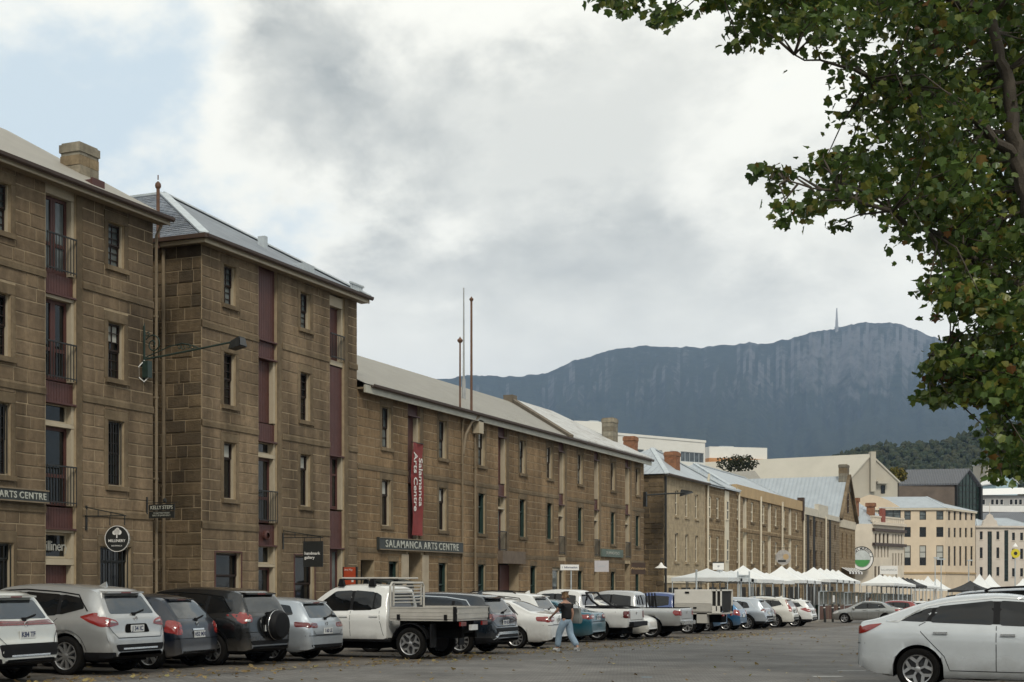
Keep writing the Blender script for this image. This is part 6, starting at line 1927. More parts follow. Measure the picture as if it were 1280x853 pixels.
WAGON = tf(HATCH, 1.08, 0.97, 1.04, r=0.315, wheel='ten',
    top=[(-.98, .38), (-.985, .54), (-.965, .70), (-.93, .88), (-.88, .97), (-.60, 1.32), (-.5, 1.39), (.2, 1.455), (1.0, 1.475), (1.4, 1.45), (1.7, 1.38), (2.45, .97), (2.7, .92), (3.1, .84), (3.35, .70), (3.4, .5), (3.4, .38)], belt=[(-.98, .84), (0, .94), (1.0, .90), (2.5, .86), (3.4, .7)], width=W_(.88, -.985, 3.40), wb=2.63,
    side_windows=[[(-.5, 1.08), (-.36, 1.28), (.2, 1.34), (.2, .98)], [(.28, .97), (.28, 1.345), (1.05, 1.37), (1.05, .94)], [(1.12, .94), (1.12, 1.37), (1.5, 1.34), (2.15, .96), (2.1, .92)]],
    tail=[([(-.93, .80), (-.90, .90), (-.55, .92), (-.60, .80)], 'side'), ([(.42, .78), (.42, .88), (.80, .91), (.80, .78)], 'rear')], tail_mat=m_taild,
    rear_window=[(-.62, 1.0), (.62, 1.0), (.5, 1.31), (-.5, 1.31)], spoiler=(-.54, 1.362, .50, .12), plate=.70, badge=.86, wiper=(.98,), seams=[[(.24, .96), (.36, .8), (.36, .3)], [(1.08, .94), (1.08, .3)]], mirror=(2.0, .95), handles=[(.5, .86), (1.28, .84)],
    lines=[('bumper_gap', [(-.80, .60), (.80, .60)], 'rear', 0.012, m_seam), ('hatch_gap', [(-.62, .72), (-.55, .62), (.55, .62), (.62, .72)], 'rear', .01, m_seam)], decals=[('bumper_insert', [(-.7, .40), (.7, .40), (.66, .33), (-.66, .33)], 'rear', m_plast)])
BOXSUV = tf(SUV, 0.97, 0.985, 0.985, wheel='five', r=.355, arch=.40, clad=0.34, arch_trim=True,
    top=[(-.90, .42), (-.905, .62), (-.88, .78), (-.86, 1.04), (-.80, 1.12), (-.60, 1.50), (-.52, 1.575), (-.3, 1.62), (.4, 1.66), (1.0, 1.67), (1.5, 1.64), (1.8, 1.56), (2.45, 1.12), (2.65, 1.06), (3.1, .98), (3.4, .86), (3.5, .68), (3.5, .46)], width=W_(.90, -.905, 3.5), belt=[(-.9, 1.0), (0, 1.07), (1.0, 1.03), (2.4, 1.0), (3.5, .85)],
    tail=[([(-.86, .92), (-.82, 1.12), (-.64, 1.16), (-.62, .98), (-.78, .90)], 'side'), ([(.60, .94), (.60, 1.10), (.82, 1.12), (.84, .92)], 'rear')], tail_clear=[([(.66, .95), (.66, 1.0), (.80, 1.0), (.82, .95)], 'rear')],
    side_windows=[[(-.48, 1.16), (-.42, 1.40), (.16, 1.49), (.16, 1.11)], [(.24, 1.10), (.24, 1.50), (1.06, 1.54), (1.06, 1.06)], [(1.14, 1.06), (1.14, 1.54), (1.58, 1.51), (2.18, 1.10), (2.1, 1.05)]],
    rear_window=[(-.64, 1.14), (.64, 1.14), (.55, 1.47), (-.55, 1.47)], rails=None, spoiler=(-.56, 1.55, .56, .10), antenna=None,
    decals=[('bumper_insert', [(-.7, .54), (.7, .54), (.64, .45), (-.64, .45)], 'rear', m_plast)], lines=[('bumper_gap', [(-.84, .72), (.84, .72)], 'rear', .012, m_seam)], plate=.80)
SHARPSUV = tf(SUV, 0.985, 0.965, 1.01, wheel='ten', clad=0.42, tail_mat=m_taild, win_trim=[(-.40, 1.10), (-.1, 1.42), (.5, 1.50), (1.2, 1.53), (1.7, 1.50)], chrome=True, rails=None,
    tail=[([(-.93, .92), (-.92, 1.0), (-.7, 1.03), (-.7, .95)], 'side'), ([(-.02, .985), (-.02, 1.01), (.62, 1.03), (.66, 1.07), (.80, 1.06), (.84, .88), (.76, .88), (.70, .985)], 'rear')], tail_clear=None,
    side_windows=[[(-.14, 1.10), (.02, 1.36), (.22, 1.41), (.22, 1.07)], [(.30, 1.06), (.30, 1.42), (1.08, 1.49), (1.08, 1.03)], [(1.17, 1.02), (1.17, 1.49), (1.64, 1.47), (2.22, 1.06), (2.15, 1.02)]],
    decals=[('bumper_insert', [(-.74, .70), (.74, .70), (.66, .45), (-.66, .45)], 'rear', m_plast)], lines=[('skid_trim', [(-.80, .42), (-.62, .56), (.62, .56), (.80, .42)], 'rear', .07, m_chrome), ('hatch_gap', [(-.8, .9), (-.62, .74), (.62, .74), (.8, .9)], 'rear', .012, m_seam)])
SEDAN = dict(wb=2.80, r=0.325, bot=0.20, clad=0.0, wheel='ten', tumble=0.40,
    top=[(-1.07, .36), (-1.075, .56), (-1.05, .74), (-1.03, .93), (-.98, 1.01), (-.75, 1.035), (-.52, 1.055), (-.36, 1.10), (.28, 1.39), (.55, 1.435), (1.1, 1.465), (1.5, 1.445), (1.85, 1.37), (2.62, .99), (2.85, .93), (3.35, .85), (3.65, .72), (3.73, .54), (3.73, .38)],
    belt=[(-1.07, .90), (-.4, .97), (0, .965), (1, .93), (2.6, .88), (3.73, .70)], width=W_(.905, -1.075, 3.73),
    side_windows=[[(.0, 1.03), (.28, 1.27), (.36, 1.29), (.36, 1.0)], [(.42, .99), (.42, 1.295), (1.2, 1.355), (1.2, .96)], [(1.28, .96), (1.28, 1.355), (1.62, 1.33), (2.32, .98), (2.25, .94)]],
    win_trim=[(-.06, 1.0), (.30, 1.31), (.5, 1.34), (1.24, 1.395), (1.66, 1.37)], chrome=False,
    seams=[[(.36, 1.0), (.42, .8), (.5, .3)], [(1.24, .95), (1.24, .3)], [(2.28, .93), (2.35, .6), (2.2, .3)]], handles=[(.52, .88), (1.42, .86)], mirror=(2.15, .97),
    tail=[([(-1.0, .80), (-.98, .95), (-.62, .95), (-.66, .82)], 'side'), ([(.42, .82), (.42, .95), (.80, .96), (.84, .78), (.6, .80)], 'rear')],
    tail_clear=[([(.44, .86), (.44, .90), (.66, .90), (.66, .86)], 'rear')],
    head=[([(.42, .66), (.80, .74), (.80, .60), (.5, .6)], 'front'), ([(3.25, .80), (3.58, .68), (3.5, .6), (3.2, .7)], 'side')],
    rear_window=[(-.66, 1.10), (.66, 1.10), (.50, 1.38), (-.50, 1.38)], windscreen=[(-.66, 1.0), (.66, 1.0), (.52, 1.38), (-.52, 1.38)],
    plate=.84, badge=.93, decals=[], lines=[('bumper_gap', [(-.86, .70), (.86, .70)], 'rear', .012, m_seam), ('boot_gap', [(-.60, .98), (-.56, .72), (.56, .72), (.60, .98)], 'rear', .012, m_seam)])
FASTBACK0 = tf(SEDAN, 1.0, 1.0, 1.0, wheel='petal', r=0.342, arch=.40, chrome=True, rails=None, badge=None,
    top=[(-1.13, .38), (-1.14, .60), (-1.11, .80), (-1.08, .97), (-1.02, 1.035), (-.85, 1.055), (-.62, 1.10), (-.35, 1.19), (.1, 1.335), (.5, 1.415), (1.0, 1.455), (1.45, 1.445), (1.85, 1.37), (2.65, .99), (2.9, .93), (3.4, .84), (3.7, .70), (3.78, .52), (3.78, .38)], wb=2.84,
    belt=[(-1.13, .93), (-.5, .99), (0, .985), (1, .955), (2.6, .90), (3.78, .70)], width=W_(.93, -1.14, 3.78), tumble=.42,
    side_windows=[[(-.30, 1.045), (.10, 1.225), (.23, 1.25), (.12, 1.03)], [(.19, 1.025), (.30, 1.265), (1.17, 1.355), (1.17, .995)], [(1.27, .99), (1.27, 1.355), (1.64, 1.335), (2.32, .99), (2.25, .96)]],
    win_trim=[(-.52, 1.04), (-.32, 1.035), (.12, 1.265), (.5, 1.335), (1.22, 1.40), (1.66, 1.38)],
    seams=[[(.12, 1.03), (.02, .98), (.05, .88), (.42, .52), (.50, .32)], [(1.22, .98), (1.22, .30)], [(2.3, .94), (2.38, .6), (2.2, .3)], [(.5, .31), (2.2, .30)]], handles=[(.36, .87), (1.40, .85)],
    tail=[([(-.99, .84), (-.97, .93), (-.80, .985), (-.56, 1.01), (-.70, .93), (-.86, .86)], 'side'), ([(.45, .90), (.45, .96), (.78, .97), (.80, .84), (.70, .84)], 'rear')], tail_clear=None,
    decals=[], lines=[('bumper_gap', [(-.86, .70), (.86, .70)], 'rear', .012, m_seam)], rear_window=[(-.66, 1.12), (.66, 1.12), (.5, 1.36), (-.5, 1.36)])
FASTBACK = tf(FASTBACK0, 0.985, 1.075, 1.0, bot=0.2, tuck=(.20, .8))
FASTBACK['top'] = [(max(x, -1.01 + (x + 1.14) * .8) if x < -.3 else x, z) for x, z in FASTBACK['top']]
FASTBACK['width'] = W_(.93, FASTBACK['top'][0][0], FASTBACK['top'][-1][0])
PICKUP = dict(wb=3.22, r=0.385, bot=0.42, clad=0.52, arch=0.47, wheel='six', tumble=0.30, crown=0.02,
    top=[(-1.18, .62), (-1.185, .80), (-1.17, 1.08), (-1.15, 1.135), (-1.0, 1.14), (0, 1.14), (.50, 1.145), (.62, 1.16), (.70, 1.60), (.76, 1.74), (.95, 1.80), (1.6, 1.825), (2.1, 1.80), (2.4, 1.72), (3.0, 1.24), (3.15, 1.18), (3.7, 1.12), (3.95, 1.02), (4.05, .8), (4.05, .55)],
    belt=[(-1.18, 1.10), (.5, 1.11), (1.0, 1.15), (2, 1.12), (3, 1.10), (4.05, .95)], width=[(-1.185, .86), (-1.13, .905), (-.9, .925), (0, .93), (2, .93), (3.2, .92), (3.7, .87), (3.95, .76), (4.05, .62)],
    side_windows=[[(.82, 1.22), (.86, 1.60), (1.62, 1.68), (1.62, 1.18)], [(1.70, 1.17), (1.70, 1.68), (2.18, 1.66), (2.78, 1.22), (2.7, 1.16)]],
    seams=[[(.56, 1.14), (.56, .55)], [(.72, 1.15), (.80, .9), (.88, .56)], [(1.66, 1.15), (1.66, .54)], [(2.76, 1.15), (2.8, .54)]], handles=[(1.0, 1.05), (1.85, 1.04)], mirror=(2.62, 1.22), arch_trim=True,
    tail=[([(-1.16, .80), (-1.16, 1.06), (-.98, 1.06), (-.98, .82)], 'side'), ([(.74, .80), (.74, 1.06), (.91, 1.06), (.91, .80)], 'rear')],
    head=[([(.45, .88), (.82, .98), (.82, .82), (.5, .8)], 'front')],
    rear_window=[(-.62, 1.26), (.62, 1.26), (.56, 1.64), (-.56, 1.64)], windscreen=[(-.64, 1.24), (.64, 1.24), (.54, 1.68), (-.54, 1.68)],
    decals=[], lines=[('tailgate_gap', [(-.70, 1.12), (-.70, .74), (.70, .74), (.70, 1.12)], 'rear', .014, m_seam)], badge=.98)
# ------------------------------------------------------------------ the parked vehicles
HL = math.pi          # nose towards the warehouses
p_silver = paint('silver metallic paint', (0.42, 0.425, 0.42), 0.55, 0.34)
p_pearl = paint('pearl white paint', (0.52, 0.53, 0.50), 0.15, 0.3)
p_navy = paint('dark navy paint', (0.005, 0.009, 0.018), 0.2, 0.28)
p_black = paint('black paint', (0.005, 0.0055, 0.006), 0.1, 0.26)
p_ice = paint('pale blue silver paint', (0.40, 0.44, 0.48), 0.5, 0.34)
p_white = paint('white paint enamel', (0.66, 0.66, 0.64), 0.0, 0.3)
p_blackblue = paint('blue black paint', (0.007, 0.013, 0.021), 0.25, 0.26)
p_teal = paint('teal blue paint', (0.012, 0.105, 0.15), 0.4, 0.3)
p_cream = paint('off white paint', (0.60, 0.59, 0.54), 0.0, 0.32)
p_grey = paint('warm grey metallic paint', (0.27, 0.275, 0.265), 0.5, 0.34)
p_red = paint('dark red paint', (0.20, 0.018, 0.016), 0.2, 0.3)
p_blue = paint('cobalt blue paint', (0.04, 0.075, 0.22), 0.1, 0.35)
p_sky = paint('mid blue paint', (0.02, 0.10, 0.21), 0.4, 0.3)

make_car(SMALLSUV, 'parked_car', 'pale pearl compact SUV with full width dark tail lamp strip beside the silver SUV', 'car', (-17.55, 18.62), HL + R(3), p_pearl)
make_car(vary(SUV, rails=None), 'parked_car', 'silver SUV with roof fin, large red wraparound lamps and ten spoke wheels', 'car', (-17.75, 21.72), HL, p_silver)
make_car(HATCH, 'parked_car', 'small dark navy hatchback squeezed between the silver SUV and the black SUV', 'car', (-17.85, 24.2), HL + R(2), p_navy)
def spare(root, bd, pm):
    p, d = bd.hit('rear', 1, -0.12, 0.92)
    w = empty_child('spare_wheel', root, (p.x - 0.135, -0.14, 0.86), math.pi / 2)
    b = MB().lathe([(0.0, 0.12), (0.20, 0.125), (0.27, 0.11), (0.315, 0.05), (0.32, -0.09), (0.30, -0.12)], 30, 'y')
    b.build('spare_cover', m_plast, w, smooth=True)
    MB().lathe([(0.322, -0.05), (0.326, -0.045), (0.326, -0.03), (0.322, -0.025)], 30, 'y').build('cover_band', m_chrome, w, smooth=True)
    MB().lathe([(0.30, -0.14), (0.315, -0.12), (0.318, -0.09), (0.30, -0.06)], 30, 'y').build('tyre', m_tyre, w, smooth=True)
make_car(BOXSUV, 'parked_car', 'glossy black SUV carrying a covered spare wheel on its rear door', 'car', (-17.6, 26.15), HL - R(3), p_black, extra=spare)
make_car(WAGON, 'parked_car', 'pale blue silver station wagon nosed in between the black SUV and the tray ute', 'car', (-17.6, 28.4), HL, p_ice)

# ---- white dual cab ute with an aluminium tray
CAB = vary(PICKUP, wb=3.085, one_arch='front', r=0.385, arch=.46,
    top=[(.62, .50), (.63, 1.0), (.64, 1.15), (.66, 1.45), (.70, 1.66), (.78, 1.735), (1.1, 1.78), (1.6, 1.80), (2.05, 1.77), (2.32, 1.69), (2.92, 1.22), (3.05, 1.16), (3.55, 1.08), (3.8, .98), (3.9, .78), (3.9, .55)],
    belt=[(.62, 1.12), (1.0, 1.13), (2, 1.11), (3, 1.08), (3.9, .92)], width=[(.62, .88), (.66, .905), (.8, .92), (2, .925), (3.1, .915), (3.55, .86), (3.8, .76), (3.9, .62)],
    side_windows=[[(.80, 1.25), (.84, 1.52), (1.0, 1.60), (1.0, 1.18)], [(1.04, 1.175), (1.04, 1.61), (1.58, 1.65), (1.58, 1.16)], [(1.66, 1.155), (1.66, 1.65), (2.12, 1.625), (2.70, 1.20), (2.62, 1.14)]],
    seams=[[(.84, 1.16), (.80, .9), (.72, .56)], [(1.62, 1.15), (1.62, .54)], [(2.70, 1.14), (2.72, .54)]], handles=[(.98, 1.03), (1.80, 1.02)], mirror=(2.55, 1.20),
    tail=[], rear_window=[(-.6, 1.24), (.6, 1.24), (.55, 1.60), (-.55, 1.60)], badge=None, lines=[], clad=.50, arch_trim=False, mirror_mat=m_plast)
m_alu = M('dull aluminium tray', (0.46, 0.44, 0.40), 0.5, 0.12, 3.0, metal=0.15, obj=True)
def tray(root, bd, pm):
    t = empty_child('tray', root, (0, 0, 0))
    x0, x1, z0, z1, w = -1.22, .52, .98, 1.26, .93
    b = MB(); b.box(x0, x1, -w, w, z0 - .05, z0); b.build('tray_floor', m_alu, t)
    for s in (1, -1):
        b = MB(); b.box(x0 + .02, x1 - .02, s * w - .02, s * w + .02, z0, z1)
        for k in range(3): b.box(x0 + .02, x1 - .02, s * w - .026, s * w + .026, z0 + .06 + k * .09, z0 + .075 + k * .09)
        b.box(x0 + .02, x1 - .02, s * w - .03, s * w + .03, z1 - .03, z1)
        b.build('drop_side', m_alu, t)
        for xx in (x0 + .25, x1 - .25):
            MB().box(xx - .04, xx + .04, s * w - .04, s * w + .04, z0 - .03, z0 + .10).build('latch', m_plast, t)
        MB().box(x0 - .02, x0 + .05, s * w - .04, s * w + .04, z0 - .05, z1 + .01).build('corner_post', m_plast, t)
        tl = MB().box(x0 - .06, x0 - .01, s * .62 - .15, s * .62 + .15, z0 - .17, z0 - .07).build('taillight', m_tail, t)
        fl_ = MB(); fl_.tube([(.46, s * .42, z0 - .05), (.40, s * .42, .60), (.0, s * .42, .52)], .05, 6)
        mg = MB()
        for k in range(11):
            a = math.pi * (0.08 + 0.84 * k / 10); a2 = math.pi * (0.08 + 0.84 * (k + 1) / 10)
            if k == 10: break
            rr = .47
            mg.hexa([(rr * math.cos(a), s * .62, .385 + rr * math.sin(a)), (rr * math.cos(a2), s * .62, .385 + rr * math.sin(a2)), (rr * math.cos(a2), s * .92, .385 + rr * math.sin(a2)), (rr * math.cos(a), s * .92, .385 + rr * math.sin(a)),
                     ((rr + .02) * math.cos(a), s * .62, .385 + (rr + .02) * math.sin(a)), ((rr + .02) * math.cos(a2), s * .62, .385 + (rr + .02) * math.sin(a2)), ((rr + .02) * math.cos(a2), s * .92, .385 + (rr + .02) * math.sin(a2)), ((rr + .02) * math.cos(a), s * .92, .385 + (rr + .02) * math.sin(a))])
        mg.build('mudguard', m_plast, t)
        MB().box(-.58, -.54, s * .78 - .14, s * .78 + .14, .30, .86).build('mud_flap', m_plast, t)
    b = MB(); b.box(x0 - .02, x0 + .02, -w, w, z0, z1); b.box(x0 - .03, x0 + .03, -w, w, z1 - .03, z1); b.box(x0 - .026, x0 + .026, -w, w, z0 + .12, z0 + .14); b.build('tailgate', m_alu, t)
    # headboard frame with slats
    b = MB(); zt = 1.83
    b.tube([(x1, -w + .04, z0), (x1, -w + .04, zt - .08), (x1, -w + .12, zt), (x1, w - .12, zt), (x1, w - .04, zt - .08), (x1, w - .04, z0)], .028, 8)
    b.build('headboard', m_alu, t, smooth=True)
    for k in range(6):
        zz = z1 + .08 + k * .08
        MB().box(x1 - .012, x1 + .012, -w + .20, w - .20, zz, zz + .03).build('slat', m_alu, t)
    for s in (1, -1): MB().box(x1 - .02, x1 + .02, s * (w - .20) - .015, s * (w - .20) + .015, z1 + .02, z1 + .58).build('slat_post', m_alu, t)
    MB().box(-1.15, 3.2, -.42, -.30, .52, .72).build('chassis_rail', m_seam, root); MB().box(-1.15, 3.2, .30, .42, .52, .72).build('chassis_rail', m_seam, root)
    MB().box(-1.1, .55, -.34, .34, .62, .93).build('underframe', m_seam, root)
    MB().box(-1.28, -1.22, -.19, .19, .70, .83).build('number_plate', m_plate, root)
    for s in (1, -1): MB().tube([(.55, s * .80, .46), (2.75, s * .80, .46)], .055, 8).build('side_step', m_plast, root, smooth=True)
    for xx in (1.15, 2.0):
        b = MB(); b.box(xx - .03, xx + .03, -.66, .66, 1.90, 1.93)
        for s in (1, -1): b.hexa([(xx - .09, s * .62 - .05, 1.74), (xx + .09, s * .62 - .05, 1.74), (xx + .09, s * .62 + .05, 1.74), (xx - .09, s * .62 + .05, 1.74), (xx - .05, s * .62 - .04, 1.92), (xx + .05, s * .62 - .04, 1.92), (xx + .05, s * .62 + .04, 1.92), (xx - .05, s * .62 + .04, 1.92)])
        b.build('roof_bar', m_plast, root)
    for s in (1, -1): MB().tube([(.5, s * .52, 1.945), (2.05, s * .52, 1.945)], .02, 6).build('ladder_rail', m_alu, root, smooth=True)
CAB['wheel'] = 'petal'
make_car(CAB, 'tray_ute', 'white dual cab ute with aluminium tray, headboard slats and roof bars', 'ute', (-15.4, 31.0), HL, p_white, extra=tray)
make_car(SHARPSUV, 'parked_car', 'blue black SUV with a chrome skid trim behind the tray ute', 'car', (-15.75, 34.55), HL, p_blackblue)
make_car(SEDAN, 'parked_car', 'white sedan with long red lamps whose boot the walking person reaches towards', 'car', (-16.1, 39.1), HL, p_white)
make_car(tf(SUV, 1.06, 1.0, 1.04, tail=[([(-1.0, 1.03), (-.99, 1.07), (-.66, 1.09), (-.66, 1.04)], 'side'), ([(.35, 1.0), (.35, 1.05), (.86, 1.08), (.88, .98)], 'rear')], tail_clear=None, wheel='five', clad=.36), 'parked_car', 'large white SUV with slim red lamps just beyond the white sedan', 'car', (-17.6, 42.4), HL, p_white)
make_car(SEDAN, 'parked_car', 'teal blue sedan parked beside the white pickup', 'car', (-17.3, 45.9), HL, p_teal)
def bar(root, bd, pm):
    b = MB()
    for s in (1, -1):
        b.tube([(-.55, s * .72, 1.13), (-.1, s * .72, 1.17), (.28, s * .66, 1.42), (.52, s * .60, 1.70)], .038, 8)
    b.tube([(.52, .60, 1.70), (.52, -.60, 1.70)], .038, 8)
    b.tube([(-1.05, .76, 1.15), (-.6, .76, 1.21), (.5, .76, 1.21)], .03, 6); b.tube([(-1.05, -.76, 1.15), (-.6, -.76, 1.21), (.5, -.76, 1.21)], .03, 6)
    b.build('sports_bar', m_plast, root, smooth=True)
    MB().box(-1.08, .52, -.74, .74, 1.13, 1.168).build('tray_cover', m_plast, root)
    b = MB(); b.box(-1.34, -1.14, -.80, .80, .52, .68); b.build('rear_bumper', m_plast, root)
make_car(vary(PICKUP, tail_mat=m_taild), 'pickup', 'white pickup with black sports bar and tray cover beside the teal sedan', 'ute', (-16.9, 48.45), HL, p_white, extra=bar)
make_car(vary(SEDAN, wheel='ten'), 'parked_car', 'cream sedan parked the other way round, showing its headlamps between two pickups', 'car', (-19.55, 50.75), 0.0, p_cream)
def bed(root, bd, pm):
    MB().box(-1.08, .52, -.76, .76, 1.13, 1.16).build('tray_liner', m_seam, root)
    b = MB(); b.box(-1.30, -1.14, -.80, .80, .52, .66); b.build('rear_bumper', m_chrome, root)
    for k in range(3): 
        MB().tube([(.25 + k * .12, -.62 + k * .05, 1.15), (.30 + k * .12, -.58, 1.72)], .03, 6).build('ladder_post', m_plast, root, smooth=True)
    MB().tube([(.25, .62, 1.15), (.30, .58, 1.72)], .03, 6).build('ladder_post', m_plast, root, smooth=True)
make_car(vary(PICKUP, tail=[([(-1.16, .88), (-1.16, 1.04), (-.92, 1.08), (-.86, .98), (-.98, .86)], 'side'), ([(.72, .86), (.72, 1.04), (.91, 1.06), (.91, .86)], 'rear')], arch_trim=False), 'pickup', 'silver pickup with round edged red lamps and open tray beside the service truck', 'ute', (-16.4, 53.2), HL, p_silver, extra=bed)

# ---- service truck: blue cab, white canopy box
TCAB = vary(CAB, wb=3.3, side_windows=[[(.84, 1.25), (.86, 1.62), (1.50, 1.66), (1.50, 1.16)], [(1.66, 1.155), (1.66, 1.65), (2.12, 1.625), (2.70, 1.20), (2.62, 1.14)]])
m_canopy = M('white canopy panels', (0.62, 0.60, 0.55), 0.5, 0.06, 2.0, obj=True)
m_canopyg = M('grey canopy panels', (0.40, 0.385, 0.35), 0.55, 0.08, 2.0, obj=True)
def canopy(root, bd, pm):
    c = empty_child('canopy', root, (0, 0, 0))
    x0, x1, w = -1.55, .54, .95
    MB().box(x0 + .42, x1, -w, w, 1.30, 1.92).build('upper_box', m_canopy, c)
    MB().box(x0 + .42, x1, -w, w, .95, 1.295).build('lower_box', m_canopyg, c)
    for s in (1, -1):
        MB().box(x0 + .47, x1 - .06, s * w, s * (w + .015), 1.33, 1.88).build('side_door', m_canopy, c)
        MB().box(x0 + .47, x1 - .06, s * w, s * (w + .015), .98, 1.27).build('drawer_front', m_canopyg, c)
        MB().box(-.12, .06, s * (w + .014), s * (w + .04), 1.75, 1.83).build('latch', m_plast, c)
        MB().box(-.45, -.30, s * (w + .014), s * (w + .035), 1.10, 1.17).build('latch', m_plast, c)
        MB().box(.50, .56, s * (w - .5), s * w, .55, .98).build('side_box', m_canopyg, c)
        MB().box(-.9, -.45, s * (w - .4), s * w, .48, .93).build('toolbox', m_canopyg, c)
        MB().box(x0 - .03, x0 + .03, s * .70 - .12, s * .70 + .12, .78, .88).build('taillight', m_tail, c)
    # open rear bay with frames
    b = MB()
    for s in (1, -1):
        b.box(x0, x0 + .06, s * w - .03, s * w + .03, .95, 1.92); b.box(x0 + .20, x0 + .25, s * w - .03, s * w + .03, 1.0, 1.9)
        b.box(x0, x0 + .42, s * w - .03, s * w + .03, 1.86, 1.92); b.box(x0, x0 + .42, s * w - .03, s * w + .03, .90, 1.22)
    b.box(x0, x0 + .06, -w, w, 1.86, 1.92)
    b.build('rear_frame', m_canopy, c)
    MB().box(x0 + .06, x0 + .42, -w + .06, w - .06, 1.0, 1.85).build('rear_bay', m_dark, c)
    MB().box(x0, .6, -w, w, .86, .92).build('tray_floor', m_canopyg, c)
    MB().box(-1.4, 3.2, -.42, .42, .50, .84).build('chassis_rail', m_seam, root)
    for s in (1, -1): MB().box(.58, .66, s * .5 - .04, s * .5 + .04, 1.2, 1.93).build('ladder_post', m_plast, c)
make_car(TCAB, 'service_truck', 'service truck with blue cab and white canopy tool boxes', 'truck', (-17.0, 60.3), HL, p_blue, extra=canopy)

make_car(HATCH, 'parked_car', 'mid blue hatchback parked right beside the service truck', 'car', (-17.45, 64.9), HL, p_sky, detail=0)
make_car(tf(HATCH, 1.05, 1.03, 1.02), 'parked_car', 'mid blue hatchback parked beside the pale silver SUV', 'car', (-17.2, 67.6), HL, p_sky, detail=0)
make_car(SHARPSUV, 'parked_car', 'pale silver SUV with slim dark lamps in the far row', 'car', (-16.9, 70.7), HL, p_ice, detail=0)
make_car(HATCH, 'parked_car', 'charcoal hatchback half hidden behind the pale silver SUV', 'car', (-17.0, 73.3), HL, p_black, detail=0)
TALL = vary(SUV, tail=[([(-.93, .88), (-.90, 1.10), (-.62, 1.50), (-.50, 1.56), (-.56, 1.42), (-.76, 1.08), (-.78, .90)], 'side'), ([(.66, .90), (.52, 1.45), (.58, 1.55), (.70, 1.2), (.85, 1.0), (.85, .88)], 'rear')], tail_clear=None, clad=.34)
make_car(TALL, 'parked_car', 'off white tall SUV with long vertical red lamps and roof rails', 'car', (-16.85, 76.7), HL, p_cream, detail=0)
make_car(tf(SUV, .98, .93, 1.0), 'parked_car', 'white SUV at the end of the row beside the terrace bins', 'car', (-16.55, 80.4), HL, p_white, detail=0)
make_car(tf(SEDAN, .95, 1.0, 1.0, wheel='five'), 'parked_car', 'grey silver sedan standing side on by the two bollards', 'car', (-13.9, 96.5), HL, p_grey, detail=1)
make_car(tf(HATCH, 1.1, 1.0, 1.04), 'parked_car', 'dark red hatchback showing above the grey silver sedan', 'car', (-13.0, 101.5), HL, p_red, detail=0)
make_car(WAGON, 'parked_car', 'white station wagon with dark windows beyond the dark red hatchback', 'car', (-12.2, 107.5), HL, p_white, detail=0)
make_car(SEDAN, 'parked_car', 'white sedan beyond the white station wagon, just past the marquee stalls', 'car', (-11.5, 117.0), HL, p_white, detail=0)
make_car(HATCH, 'parked_car', 'pale silver hatchback seen over the roof of the white fastback', 'car', (-10.6, 125.0), HL, p_ice, detail=0)
make_car(SUV, 'parked_car', 'black SUV with roof rails hidden behind the nearest white sedan', 'car', (-2.2, 27.9), 0.0, p_black, detail=0)
make_car(tf(SUV, 1.08, 1.10, 1.04), 'parked_car', 'silver people mover showing only its roof above the black SUV', 'car', (-0.6, 32.0), 0.0, p_silver, detail=0)
make_car(FASTBACK, 'parked_car', 'shiny white fastback sedan with petal alloy wheels standing alone under the tree', 'car', (-2.93, 24.55), 0.0, paint('cool white paint', (0.50, 0.53, 0.55), 0.05, 0.22), rim=m_rim)
